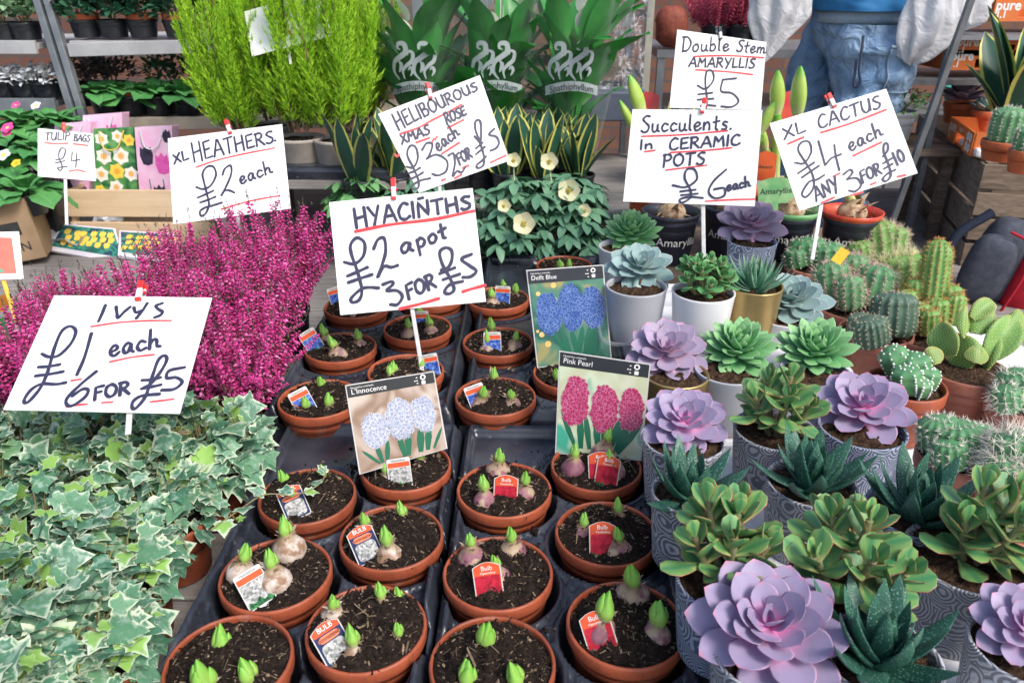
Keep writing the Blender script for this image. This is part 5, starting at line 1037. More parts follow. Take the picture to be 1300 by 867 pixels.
g_rosette('biggest purple rosette, nearest the camera at the bottom edge', (978, 826), 150, ZD, 'swirl', 100, (976, 800), PURPLE, n=32, seed=3, e=(84, -8), tilt=.30)
g_rosette('purple rosette cut off by the right frame edge at the bottom', (1305, 821), 140, ZD, 'swirl', 70, (1303, 800), PURPLE, seed=4, tilt=.40)
g_rosette('purple rosette in a grey swirl pot just right of the pink poster', (868, 557), 104, ZD, 'swirl', 58, (868, 537), PURPLE, seed=5, tilt=.40, e=(84, -16))
g_rosette('purple rosette in a blue grey pot left of the dotted cactus', (1095, 543), 108, ZD, 'swirlblue', 64, (1095, 520), PURPLE, seed=6, tilt=.40, e=(84, -16))
g_rosette('purple rosette in a gold pot beside the pink poster top', (858, 474), 84, ZD, 'gold', 56, (846, 448), PURPLE2, seed=7, tilt=.40, e=(84, -16))
g_rosette('apple green rosette in a grey pot right of the gold potted purple one', (925, 469), 86, ZD, 'grey', 50, (938, 445), GREENR, AGA, 60, (84, -14), .34, 8, 'green rosettes', lo=.34, power=.5)
g_rosette('apple green rosette left of the barrel cactus pot', (1035, 473), 90, ZD, 'bluegrey', 52, (1036, 447), GREENR, AGA, 60, (84, -14), .34, 9, 'green rosettes', lo=.34, power=.5)
g_rosette('pale blue rosette in a pale pot in front of the four column cactus', (997, 399), 86, ZD, 'pale', 53, (1003, 385), BLUE, ECH, 38, (84, -14), .34, 10, 'pale blue rosettes')
g_rosette('pale blue rosette in a silver grey pot beside the blue poster', (808, 363), 78, ZD2, 'grey', 46, (813, 342), BLUE, ECH, 32, (84, -14), .34, 11, 'pale blue rosettes')
g_rosette('bright green rosette at the back left corner, below the Succulents card', (793, 313), 66, ZD2, 'pale', 38, (801, 297), GREENR, AGA, 56, (84, -14), .34, 12, 'green rosettes', lo=.34, power=.5)
g_rosette('purple rosette right behind the stick of the Succulents card', (955, 306), 62, ZD2, 'swirlblue', 47, (953, 288), PURPLE2, seed=13, tilt=.40)
# warty dark aloes
def g_gast(label, rimpx, wpx, zs, pot, seed, Rw, n=17, tmpl=GAST, mat=GASTM, e=(84, 14), name='aloe_succulent', dy=0):
    t, R, H, c = succ(name, label, rimpx, wpx, zs, pot, 'succulent', 'dark warty aloes in ceramic pots' if tmpl is GAST else None); RR = Rw * depth(c) / FPX
    m = rosette(Mesh(), n, RR, tmpl, *e, seed=seed, z=H - .012, wob=.14, lo=.42, power=.6, wide=1.15); m.build('leaves', mat, t); return t
g_gast('dark warty aloe at the bottom edge, right of the biggest purple rosette', (1118, 832), 150, ZD, 'swirl', 21, 125, 26)
g_gast('dark warty aloe in a blue swirl pot, in front of the spiny mound cactus', (1165, 648), 125, ZD, 'swirlblue', 22, 102, 24)
g_gast('dark warty aloe half hidden between two jade plants in the middle', (1030, 612), 112, ZD, 'swirl', 23, 92, 22)
g_gast('dark warty aloe next to the tray edge, in front of the grey swirl potted rosette', (875, 625), 96, ZD, 'swirl', 24, 86, 22)
g_gast('dense dark green haworthia in a gold pot behind the pale blue rosette', (958, 362), 72, ZD2, 'gold', 25, 56, 60, HAW, HAWM, (86, 12), 'haworthia')
# variegated jades: branching stems with opposite leaf pairs
def jade(label, rimpx, wpx, zs, pot, seed, spread, hgt, ns=9, leaf=JADE, mat=JADEV, Ls=.040, group='variegated jade plants in swirl pots', lean=(0, 0)):
    t, R, H, c = succ('jade_plant', label, rimpx, wpx, zs, pot, 'succulent', group); r = np.random.default_rng(seed); m, st = Mesh(), Mesh()
    for s in range(ns):
        a = s * 2.4 + r.normal(0, .2); q = math.sqrt((s + .3) / ns); top = np.array([spread * q * math.cos(a) + lean[0], spread * q * math.sin(a) + lean[1], H + hgt * (1.0 - .55 * q * q) * r.uniform(.85, 1.1)]); b = np.array([.3 * top[0] * .5, .3 * top[1] * .5, H - .012]); mid_ = b * .45 + top * .55 + [0, 0, -.008]
        st.tube(smooth([b, mid_, top], 4), .0042, 7); d = top - mid_; d = d / np.linalg.norm(d) + [0, 0, .3]; d /= np.linalg.norm(d); Rb = basis(d[None], a)[0]; F_, T_, S_, rr = [], [], [], []
        for k in range(5):
            f = k / 4; p = top - d * (.044 * (1 - f)) * (Ls / .05); ph = k * PI / 2 + r.normal(0, .12)
            for w in (0, PI):
                el = .15 + 1.15 * f ** 1.3 + r.normal(0, .1); Fm = Rb @ frames(ph + w, el)[()]; F_.append(Fm); T_.append(p); S_.append(Ls * (1.0 - .55 * f ** 1.5) * r.uniform(.85, 1.12) * (.72 if k == 0 else 1)); rr.append(r.random())
        m.inst(leaf, np.array(F_), np.array(T_), np.array(S_), rr)
    m.build('leaves', mat, t); st.build('stems', plain('jade_stem', (.24, .26, .12), (.18, .14, .08), 60, .6), t); return t
jade('red edged jade plant left of centre, above the biggest purple rosette', (925, 735), 134, ZD, 'swirlblue', 31, .055, .085, 7, Ls=.058, lean=(-.004, .024))
jade('red edged jade plant in the middle, right of the biggest purple rosette', (1072, 738), 138, ZD, 'swirlblue', 32, .066, .085, 7, Ls=.062)
jade('red edged jade plant at the right in a wide grey swirl pot', (1228, 706), 150, ZD, 'swirl', 33, .052, .09, 6, Ls=.066, lean=(.025, .0))
jade('red edged jade plant in front of the two green rosettes', (984, 545), 104, ZD, 'swirl', 34, .052, .085, 7, Ls=.054)
jade('small glossy green jade plant in a white pot', (893, 370), 80, ZD2, 'white', 35, .055, .070, 17, JADER, JADEG, .030, None)
# ------------------------------------------------------------------ cacti
def ribcol(m, sp, base, d, H, R, ribs, seed, spine=.010, ns=4, rows=None, flat=1.0, bend=0.0):
    r = np.random.default_rng(seed); nu, mm_ = 18, ribs * 6; u = np.linspace(0, 1, nu); th = np.arange(mm_) * 2 * PI / mm_
    prof = np.interp(u, [0, .12, .5, .8, .92, 1], [.80, .95, 1, .93, .66, .02]); prof = np.where(u > .75, np.sqrt(np.clip(1 - ((u - .75) / .25) ** 2, .0004, 1)) * .98, prof); Rr = R * prof[:, None] * (1 - .10 * (.5 - .5 * np.cos(th * ribs))[None] ** .7)
    X = np.stack([Rr * np.cos(th), Rr * np.sin(th), np.repeat((u * H)[:, None], mm_, 1)], -1); Rb = basis(np.asarray(d, float)[None], seed)[0]; bx = np.array([1, 0, 0]) * bend
    X = X + (u ** 2)[:, None, None] * bx * H; L = np.zeros((nu, mm_, 3)); L[..., 0] = u[:, None]; L[..., 1] = np.cos(th * ribs)[None]; L[..., 2] = r.random()
    m.add(X.reshape(-1, 3) @ Rb.T + base, grid_faces(nu, mm_, True), L)
    rows = rows or max(4, int(H / .0085)); P, N = [], []
    for k in range(ribs):
        for j in range(rows):
            f = (j + .5 + .3 * r.random()) / rows; i = f * (nu - 1); i0 = int(i); q = X[i0, k * 6] * (1 - (i - i0)) + X[min(nu - 1, i0 + 1), k * 6] * (i - i0); P.append(q); n_ = np.array([math.cos(k * 2 * PI / ribs), math.sin(k * 2 * PI / ribs), 0]) + np.array([0, 0, max(0, (f - .7) / .3) * 2.2]); N.append(n_ / np.linalg.norm(n_))
    P, N = np.array(P) @ Rb.T + base, np.array(N) @ Rb.T; spines(sp, P, N, spine, ns, r)
def spines(sp, P, N, L, ns, r, spread=.8, w=.055):
    n = len(P); Pn = np.repeat(P, ns, 0); D = np.repeat(N, ns, 0) + r.normal(0, spread, (n * ns, 3)); D /= np.linalg.norm(D, axis=1)[:, None]; D = np.where((np.sum(D * np.repeat(N, ns, 0), 1) < 0)[:, None], -D, D)
    T = (np.array([[-1, 0, 0], [.5, .87, 0], [.5, -.87, 0], [0, 0, 1.0]]), np.array([[0, 1, 3], [1, 2, 3], [2, 0, 3]]), np.array([[0, 0, 0]] * 3 + [[1.0, 0, 0]])); sp.inst(T, basis(D), Pn, np.stack([np.full(n * ns, .00055)] * 2 + [L * r.uniform(.5, 1.2, n * ns)], -1), r.random(n * ns))
    B, F, Lb = blob(); sp.inst((B, F, Lb), basis(N), P, max(.0011, L * .10), np.full(n, .3))
CACT = leafmat('cactus_skin', (.06, .20, .085), (.13, .30, .13), rough=.5, nz=(60, .5)); CACTL = leafmat('light_cactus_skin', (.12, .26, .06), (.21, .38, .10), rough=.5, nz=(60, .5)); CACTD = leafmat('dark_cactus_skin', (.06, .12, .08), (.10, .16, .11), rough=.5, nz=(60, .5))
def spinemat(n_, a, b):
    k = NT(n_); u, v, r = k.luv(); return k.done(k.mix(u, a, b), .6, .3)
SPW, SPB, SPO, SPY = spinemat('white_spines', (.72, .66, .56), (.80, .77, .70)), spinemat('brown_spines', (.60, .48, .36), (.62, .46, .36)), spinemat('orange_spines', (.62, .42, .16), (.46, .17, .05)), spinemat('yellow_spines', (.66, .60, .30), (.78, .74, .48))
SPR_ = spinemat('reddish_spines', (.62, .55, .46), (.55, .28, .22))
def cactus(label, rimpx, wpx, cols, mat, spm, zs=ZD - .003, H=.088, pot=TERRA_PALE, spine=.010, ns=5, group='cacti in terracotta pots', name='cactus'):
    """cols: (px of the top, px of the foot, half-width px, ribs)"""
    t, R, H, c = succ(name, label, rimpx, wpx, zs, pot, 'cactus', group, H); m, sp = Mesh(), Mesh(); o = np.array(t.location); k_ = 0
    for (tx, ty, bx, by, hw, ribs) in cols:
        b = atz(bx, by, zs + .09); s = depth(b) / FPX; rr = ray(tx, ty); q = CAM + rr * depth(b) * .99; d = q - b; Hc = np.linalg.norm(d); ribcol(m, sp, b - o, d / Hc, Hc, hw * s * 1.2, ribs, int(tx) + k_, spine, ns); k_ += 1
    bo = m.build('stems', mat, t); sp.build('spines', spm, t, smooth=False); return t, o
cactus('clump of pale spined column cacti at the back, below the XL Cactus card', (1113, 330), 88, [(1114, 280, 1118, 328, 18, 12), (1090, 288, 1095, 322, 14, 11), (1090, 306, 1092, 332, 13, 11), (1137, 286, 1130, 328, 15, 11), (1106, 276, 1108, 318, 13, 10)], CACTL, SPB, spine=.015, ns=10)
cactus('low rounded spiny clump at the left of the cactus display', (1035, 338), 74, [(1022, 302, 1024, 335, 19, 12), (1048, 308, 1048, 338, 18, 12), (1062, 318, 1058, 340, 12, 10), (1008, 315, 1012, 338, 12, 10)], CACT, SPW, spine=.009, ns=9)
cactus('cactus with four fat upright columns and long white spines', (1088, 388), 108, [(1052, 332, 1060, 382, 19, 12), (1085, 322, 1085, 372, 15, 11), (1078, 350, 1080, 392, 15, 11), (1118, 336, 1104, 388, 20, 12), (1098, 345, 1095, 380, 14, 11)], CACT, SPR_, spine=.014, ns=9)
cactus('round cactus with long pale yellow starry spines', (1150, 375), 78, [(1150, 322, 1150, 372, 27, 15)], CACTL, SPY, spine=.026, ns=12)
cactus('tall orange spined cactus column rising from a ring of small stems', (1182, 428), 88, [(1193, 302, 1180, 405, 15, 14), (1165, 352, 1166, 400, 13, 12), (1205, 360, 1200, 405, 15, 12), (1148, 368, 1155, 402, 12, 12), (1190, 378, 1188, 412, 13, 12), (1168, 384, 1168, 418, 11, 12), (1215, 372, 1208, 412, 11, 12), (1156, 390, 1158, 420, 10, 12), (1180, 392, 1178, 425, 11, 12)], CACTL, SPO, spine=.008, ns=10)
cactus('pot of three dark ribbed barrel cacti', (1112, 420), 90, [(1137, 370, 1132, 425, 24, 16), (1102, 402, 1108, 438, 19, 18), (1092, 398, 1092, 425, 13, 16)], CACTD, SPB, spine=.005, ns=5)
cactus('right edge cactus clump with wispy white spines, upper one', (1296, 512), 80, [(1288, 468, 1292, 510, 18, 12), (1276, 490, 1280, 520, 15, 11), (1305, 470, 1305, 510, 18, 12)], CACT, SPW, spine=.016, ns=6)
cactus('right edge cactus with long white hair, lower one', (1300, 618), 100, [(1290, 545, 1292, 615, 27, 14), (1272, 575, 1276, 620, 18, 12), (1318, 560, 1312, 618, 25, 13)], CACT, SPW, spine=.030, ns=7)
cactus('low mounded cactus with net of short spines, behind the warty aloe', (1212, 578), 92, [(1192, 528, 1194, 572, 22, 15), (1216, 535, 1216, 580, 26, 16), (1240, 540, 1240, 578, 20, 14), (1206, 558, 1206, 592, 19, 14)], CACT, SPW, spine=.008, ns=10)
# white dotted clump
def dotted():
    t, R, H, c = succ('cactus', 'dark green cactus clump covered in white woolly dots', (1150, 487), 98, ZD - .003, TERRA, 'cactus', 'cacti in terracotta pots', .10); m, sp = Mesh(), Mesh(); o = np.array(t.location); B, F, L = blob(); r = np.random.default_rng(3)
    for (tx, ty, bx, by, hw, rb) in [(1128, 442, 1150, 482, 19, 7), (1160, 448, 1158, 486, 21, 7), (1182, 466, 1168, 492, 17, 7), (1150, 466, 1152, 497, 19, 7), (1172, 482, 1164, 500, 14, 7)]:
        b = atz(bx, by, ZD + .09); q = CAM + ray(tx, ty) * depth(b) * .985; d = q - b; Hc = np.linalg.norm(d); s = Mesh(); ribcol(m, s, b - o, d / Hc, Hc, hw * depth(b) / FPX, rb, int(tx), .001, 1, rows=9)
        V = s.V[1].reshape(-1, 6, 3).mean(1); sp.inst((B, F, L), basis(np.tile([0, 0, 1.0], (len(V), 1))), V, r.uniform(.0022, .0034, len(V)))
    m.build('stems', CACT, t); sp.build('woolly_dots', plain('white_wool', (.75, .75, .70), (.65, .65, .6), 200, .9), t)
dotted()
# bunny-ear cactus with wavy crested pads
def opuntia():
    t, R, H, c = succ('cactus', 'bright green bunny ear cactus with wavy pads and yellow dots', (1228, 468), 104, ZD - .003, TERRA_PALE, 'cactus', 'cacti in terracotta pots', .10); m, sp = Mesh(), Mesh(); o = np.array(t.location); r = np.random.default_rng(8); B, F, L = blob()
    b0 = atz(1225, 470, ZD + .09); s = depth(b0) / FPX; tmp = fat(lambda u: .36 * (math.sin(PI * (.06 + .92 * u)) ** .62), lambda u: .15 * math.sin(PI * (.05 + .93 * u)) ** .5, 12, 16, 0, .12, 1.0)
    for (x0, y0, x1, y1, wd, rl, dz) in [(1225, 468, 1222, 425, 1.25, .1, 0), (1205, 452, 1195, 408, 1.15, .5, .015), (1222, 430, 1222, 388, .80, -.7, .0), (1240, 425, 1250, 385, .95, .5, -.01), (1255, 455, 1290, 400, .75, -.2, .01), (1250, 470, 1268, 425, .9, .6, -.01), (1190, 462, 1180, 440, 1.1, .2, .02), (1236, 402, 1262, 382, .8, .2, 0), (1240, 462, 1240, 440, 1.5, -.3, .02), (1278, 420, 1296, 398, .8, .3, 0)]:
        k = ray(x0, y0); a = CAM + k * (depth(b0) - dz); e = CAM + ray(x1, y1) * (depth(b0) - dz + .01); d = e - a; Ln = np.linalg.norm(d); d /= Ln; nrm = np.cross(np.cross(d, (CAM - a)), d); nrm /= np.linalg.norm(nrm); x = np.cross(d, nrm); cr, sr = math.cos(rl), math.sin(rl); x2 = x * cr + nrm * sr; z2 = -x * sr + nrm * cr; Rm = np.stack([x2, d, z2], 1)
        V, Fq, Lq = tmp; W = V.copy(); W[:, 2] += .17 * np.sin(W[:, 0] * 7 + x0) ; W = W * [wd, 1, .9] * Ln * np.array([1.12, 1.0, 1.0]); m.add(W @ Rm.T + a - o, Fq, Lq + [0, 0, r.random()])
        nn = 300; ui, vi = r.random(nn), r.integers(0, 16, nn); gu, gv = 13, 12; P = []
        for iu in range(1, 12):
            for iv in range(16):
                for fr in (0, .5): i0 = iu - 1 + fr; q = W[(iu - 1) * 16 + iv] * (1 - fr) + W[iu * 16 + (iv + (1 if fr else 0)) % 16] * fr; P.append(q)
        P = np.array(P) @ Rm.T + a - o; sp.inst((B, F, L), basis(np.tile([0, 0, 1.0], (len(P), 1))), P, .0011, r.random(len(P)))
    m.build('pads', CACTL, t); sp.build('yellow_dots', plain('yellow_dots', (.66, .60, .22), (.60, .55, .25), 100, .8), t, smooth=False)
opuntia()
PETY = thing('price_tag', 'tiny yellow card stuck among the four column cactus', 'tag', aty(1068, 335, 1.43)); child('card', Mesh().box(aty(1067, 325, 1.43), (.022, .001, .03), np.array(Matrix.Rotation(.5, 3, 'Y'))), plain('yellow_card', (.80, .58, .05), (.75, .5, .05), 30, .5), PETY, smooth=False)
# clear plastic trays the ceramic pots stand in
CLEAR = NT('clear_plastic'); _t = CLEAR.n('BsdfTransparent'); _t.inputs[0].default_value = (.93, .94, .96, 1); _m = CLEAR.n('MixShader'); CLEAR.p.inputs['Roughness'].default_value = .1; CLEAR.p.inputs['Base Color'].default_value = (.6, .62, .66, 1); _m.inputs[0].default_value = .22
CLEAR.t.links.new(_t.outputs[0], _m.inputs[1]); CLEAR.t.links.new(CLEAR.p.outputs[0], _m.inputs[2]); CLEAR.t.links.new(_m.outputs[0], CLEAR.t.nodes['Material Output'].inputs[0]); CLEAR = CLEAR.m
def clear_tray(label, x0, x1, y0, y1, z, h=.035):
    M = Mesh(); P = np.array(rrect(x0, y0, x1, y1, .03, k=8)); n = len(P); Q = (P - P.mean(0)) * [1.03, 1.03] + P.mean(0); V = [np.column_stack([P, np.full(n, z + .003)]), np.column_stack([Q, np.full(n, z + h)]), np.column_stack([(Q - Q.mean(0)) * 1.04 + Q.mean(0), np.full(n, z + h + .001)]), np.column_stack([(Q - Q.mean(0)) * 1.045 + Q.mean(0), np.full(n, z + h - .006)])]
    M.add(np.concatenate(V), grid_faces(4, n, True)); tag(M.build('clear_tray', CLEAR), label, 'tray', 'clear plastic trays')
clear_tray('clear plastic tray round the silver grey and white pots', .145, .415, 1.345, 1.60, ZD2)
clear_tray('clear plastic tray round the gold pot and grey pot', .185, .44, 1.10, 1.29, ZD)
# ------------------------------------------------------------------ amaryllis
BUD = leafmat('amaryllis_bud', (.34, .50, .08), (.45, .60, .14), tip=((.14, .42, .05), .7, 1), base=((.60, .62, .30), .4, 0), rough=.4, nz=(40, .4), transl=.1); AB = bulbmat('amaryllis_bulb_skin', (.34, .20, .11), (.24, .13, .07), (.50, .38, .25))
WRAP = {'red': plain('red_pot_wrap', (.55, .02, .035), (.60, .10, .03), 18, .35), 'black': plain('black_pot_wrap', (.02, .022, .035), (.03, .03, .05), 30, .35), 'green': plain('green_card', (.10, .34, .12), (.32, .52, .26), 22, .4), 'orange': plain('orange_card', (.70, .13, .03), (.62, .08, .03), 22, .4)}
BUDT = fat(lambda u: .17 * math.sin(PI * min(1, .12 + .86 * u)) ** .7 + .004, lambda u: .12 * math.sin(PI * min(1, .1 + .88 * u)) ** .7 + .004, 10, 10, 0, 0, 1)
def amaryllis(label, px, py, Y, buds, wrap='red', inner='red', seed=0, zs=None, card=None):
    r = np.random.default_rng(seed); p = aty(px, py, Y); zs = zs if zs is not None else p[2] - .11; p[2] = zs; t = thing('amaryllis_pot', label, 'amaryllis', p, 0, 'potted amaryllis bulbs'); R = .068
    potmesh(Mesh(), R, .115, band=.012, taper=.8).build('pot', WRAP[wrap], t); Mesh().lathe([(R - .001, .112), (R + .004, .118), (R + .007, .128), (R + .003, .128), (R - .006, .112), (R - .010, .09)], 40).build('rim_wrap', WRAP[inner], t); soil(.06, .098, seed, .004, 130).build('soil', SOIL_BROWN, t)
    uu = np.linspace(0, 1, 12); Rr = .036 * np.where(uu < .6, np.sqrt(np.clip(1 - ((uu - .42) / .46) ** 2, .02, 1)), np.interp(uu, [.6, .8, 1], [.92, .6, .45])); mb = Mesh().lathe(np.stack([Rr, .095 + uu * .065], -1), 24)
    b = blade(lambda u: .2 * (1 - u) + .03, 4, 3, .5); n = 22; a = r.random(n) * 6.28; mb.inst(b, frames(a, r.uniform(-1.2, 1.0, n)), np.stack([.03 * np.cos(a), .03 * np.sin(a), r.uniform(.11, .16, n)], -1), r.uniform(.015, .04, n)); mb.build('bulb', AB, t)
    for (bx, by, L) in buds:
        q = aty(bx, by, Y - .01) - p; st = Mesh(); d = q - np.array([0, 0, .15]); d /= np.linalg.norm(d); st.tube(smooth([[0, 0, .14], (q + [0, 0, .15]) / 2 + [0, 0, .0], q - d * L * .5], 5), .011, 10, rnd=.2); phi = math.atan2(d[1], d[0]); st.inst(BUDT, frames(np.array([phi]), np.array([math.asin(d[2])]), np.array([r.random() * 3])), (q - d * L * .5)[None], L, np.array([r.random()])); st.build('bud_stem', BUD, t)
    if wrap == 'black' or wrap == 'red':
        tm = txt('Amaryllis', .030); W = Mesh(); off = 0
        for v, f, l in zip(tm.V, tm.F, tm.L):
            z = v[:, 1] + .062; RR = R * (.8 + .2 * z / .115) + .0022; a = -PI / 2 + v[:, 0] / RR + .2 * (seed % 3 - 1); W.add(np.stack([RR * np.cos(a), RR * np.sin(a), z], -1), f - off, l); off += len(v)
        W.build('lettering', LETTER_W, t, smooth=False)
    return t
ZA = .585
slab('display_board', 'dark low plank shelf under the amaryllis pots', 'shelf', .26, .96, 1.80, 2.22, Z0, ZA - .002, DARKWOOD, .004)
amaryllis('amaryllis in a dark wrapped pot with dry bulb, left of the Succulents card stick', 852, 272, 1.92, [(808, 122, .10), (797, 148, .085)], 'black', 'black', 71, ZA)
amaryllis('amaryllis in a green edged dark pot between the two lower cards', 1003, 270, 1.95, [(1014, 118, .12), (1000, 190, .11)], 'black', 'green', 72, ZA)
amaryllis('amaryllis in a dark pot with a bright red rim, right under the XL Cactus card', 1082, 268, 1.93, [(1050, 190, .08)], 'black', 'red', 73, ZA)
amaryllis('amaryllis in the back row with two fat green buds above the card edges', 985, 232, 2.12, [(987, 118, .11), (966, 172, .09)], 'red', 'orange', 74, ZA)
amaryllis('amaryllis hidden behind the Succulents card, two buds beside the plastic wrap', 928, 258, 1.98, [(974, 150, .08)], 'black', 'black', 75, ZA)
amaryllis('amaryllis at the back left with yellowish buds by the grey post', 830, 232, 2.14, [(812, 145, .09)], 'red', 'black', 76, ZA)
# picture flags on the amaryllis pots
def flag(label, px, py, Y, w, h, mat, word_=None, roll=0.0):
    c = aty(px, py, Y); t = thing('plant_label', label, 'plant label', c - [0, 0, h]); Ax = np.array(Matrix.Rotation(-.12, 3, 'Z') @ Matrix.Rotation(PI / 2 - .2, 3, 'X') @ Matrix.Rotation(roll, 3, 'Z')); P = lambda m: put_flat(m, c, Ax)
    child('card', P(join(flat_poly(rrect(-w / 2, -h / 2, w / 2, h / 2, .006, .01), 0, .001), flat_poly([(-.006, -h / 2), (-.004, -h / 2 - .05), (.004, -h / 2 - .05), (.006, -h / 2)], -.0002, .0005))), mat, t, smooth=False)
    if word_: child('lettering', P(shift(txt(word_, w * .24), 0, 0, .001)), LETTER_B, t, smooth=False)
flag('orange picture flag beside the Succulents card edge', 972, 212, 2.02, .05, .07, WRAP['orange'], 'Amaryl')
flag('green picture flag reading Amaryllis below the orange flag', 985, 243, 1.93, .085, .06, WRAP['green'], 'Amaryllis', .1)
flag('red picture flag behind the green amaryllis buds', 1004, 135, 2.18, .06, .07, WRAP['red'])
flag('red picture flag at the left of the Succulents card', 822, 136, 2.18, .06, .07, WRAP['red'])
# ------------------------------------------------------------------ left: metal plant trolley with shelves
METAL = plain('galvanised_steel', (.22, .24, .26), (.32, .34, .36), 14, .42, metal=.55); METALW = plain('pale_shelf_edge', (.50, .50, .50), (.40, .40, .41), 12, .5, metal=.2); WOODEDGE = plain('tan_shelf_edge', (.42, .36, .28), (.34, .29, .23), 20, .6)
YR = 2.95
tr = thing('plant_trolley', 'galvanised steel plant trolley with slanting double post at the top left', 'plant trolley', (-1.75, YR, 0))
zs1 = aty(165, 52, YR)[2]; zs2 = aty(180, 150, YR)[2]; zsl = aty(20, 55, YR)[2]
def bar(m, a, b, w, h):
    a, b = np.array(a), np.array(b); z = (b - a) / np.linalg.norm(b - a); y = np.array([0, 1, 0.0]); x = np.cross(y, z); x /= np.linalg.norm(x); m.box((a + b) / 2, (w, h, np.linalg.norm(b - a)), np.stack([x, np.cross(z, x), z], 1)); return m
tp0, tp1 = aty(36, -60, YR + .02), aty(112, 185, YR - .02)
dirp = (tp1 - tp0) / np.linalg.norm(tp1 - tp0); foot = tp1 + dirp * ((.02 - tp1[2]) / dirp[2]); topp = tp0 - dirp * .45
M = Mesh(); perp = np.array([1, 0, 0.0]); bar(M, topp - perp * .018, foot - perp * .018, .024, .03); bar(M, topp + perp * .018, foot + perp * .018, .024, .03); bar(M, topp + [0, .012, 0], foot + [0, .012, 0], .05, .01)
child('post', M, METAL, tr, smooth=False, bevel=.002)
sh = lambda x0, x1, z, mat, tilt=0: child('shelf', join(Mesh().box(((x0 + x1) / 2, YR + .26, z - .012), (x1 - x0, .5, .02)), Mesh().box(((x0 + x1) / 2, YR + .0, z - .014), (x1 - x0, .018, .045), np.array(Matrix.Rotation(tilt, 3, 'Y')))), mat, tr, smooth=False, bevel=.002)
xa = aty(85, 52, YR)[0]; sh(xa, -.45, zs1, METALW, -.03); sh(aty(112, 150, YR)[0], -.45, zs2, WOODEDGE, -.015); sh(-2.35, aty(45, 55, YR)[0], zsl, METALW)
zs3 = aty(20, 128, YR)[2]; sh(-2.35, aty(70, 128, YR)[0], zs3, METAL)
for x in (-.46, -2.34): child('post', Mesh().box((x, YR + .5, .8), (.04, .03, 1.6)), METAL, tr, smooth=False)
# leafy pot plants on the shelves
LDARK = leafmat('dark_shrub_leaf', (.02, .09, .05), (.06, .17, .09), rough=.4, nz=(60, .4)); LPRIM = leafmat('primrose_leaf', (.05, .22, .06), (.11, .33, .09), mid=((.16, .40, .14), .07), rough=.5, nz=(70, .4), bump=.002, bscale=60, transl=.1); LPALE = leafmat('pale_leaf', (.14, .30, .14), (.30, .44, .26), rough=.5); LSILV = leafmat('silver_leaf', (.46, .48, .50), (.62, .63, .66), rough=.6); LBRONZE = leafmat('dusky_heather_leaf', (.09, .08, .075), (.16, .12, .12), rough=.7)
SH_T = blade(lambda u: .24 * math.sin(PI * u ** .9) ** .8 + .01, 5, 3, .4, .2); PR_T = blade(lambda u: .36 * np.interp(u, [0, .2, .45, .75, 1], [.12, .25, .8, 1, .15]), 9, 7, .9, .12, .06)
def bush(r, n, R, Hh, L, tmpl=SH_T, lo=-.3, hi=1.1):
    m = Mesh(); a = r.random(n) * 6.28; q = np.sqrt(r.random(n)); P = np.stack([R * q * np.cos(a), R * q * np.sin(a), Hh * np.sqrt(np.clip(1 - q * q * .85, 0, 1)) * r.uniform(.25, 1.05, n)], -1); return m.inst(tmpl, frames(a + r.normal(0, .9, n), r.uniform(lo, hi, n), r.normal(0, .4, n)), P, L * r.uniform(.6, 1.2, n), r.random(n))
def shelf_plant(name, label, cat, loc, seed, leafm, potm=BLACK, inner=None, n=120, R=.085, Hh=.10, L=.035, tmpl=SH_T, group='potted plants on the trolley shelves', scale=1.0, flowers=None, ph=.09, pr=.062):
    r = np.random.default_rng(seed); t = thing(name, label, cat, loc, 0, group); potmesh(Mesh(), pr, ph, band=.012).build('pot', potm, t)
    if inner: Mesh().lathe([(pr * .92, ph - .004), (pr * .96, ph + .014), (pr * .98, ph + .016), (pr * .98, ph + .020), (pr * .9, ph + .020), (pr * .85, ph)], 32).build('inner_pot', inner, t)
    soil(pr * .9, ph - .012, seed, .004, 30).build('soil', SOIL, t)
    if tmpl is PR_T:
        m = Mesh(); i = np.arange(n); a = i * 2.4 + r.normal(0, .3, n); q = (i + .5) / n; el = np.radians(75 - 75 * q) + r.normal(0, .12, n); m.inst(tmpl, frames(a, el, r.normal(0, .15, n)), np.stack([.012 * np.cos(a), .012 * np.sin(a), ph + .0 * a], -1), L * (.5 + .6 * q) * r.uniform(.85, 1.1, n), r.random(n))
    else: m = bush(r, n, R, Hh, L, tmpl); V = [v + np.array([0, 0, ph - .01]) for v in m.V]; m.V = V; st = Mesh(); [st.tube([[0, 0, ph - .02], [R * .6 * math.cos(k), R * .6 * math.sin(k), ph + Hh * .6]], [.002, .001], 4, cap=False) for k in range(7)]; st.build('stems', IVYSTEM, t)
    m.build('leaves', leafm, t)
    if flowers:
        fm = Mesh()
        for (dx, dy, dz, s) in flowers[1]:
            b = blade(lambda u: .5 * math.sin(PI * min(1, .1 + u * .85)) ** .6, 5, 5, .2, .1); a = np.arange(5) * 2 * PI / 5 + dx * 90; Rb = basis(np.array([[-.1, -.6, .8]]))[0]; fm.inst(b, np.einsum('ij,njk->nik', Rb, frames(a, .15)), np.repeat(np.array([[dx, dy, dz + ph]]), 5, 0), s, r.random(5))
        fm.build('flowers', flowers[0], t)
    t.scale = (scale,) * 3; return t
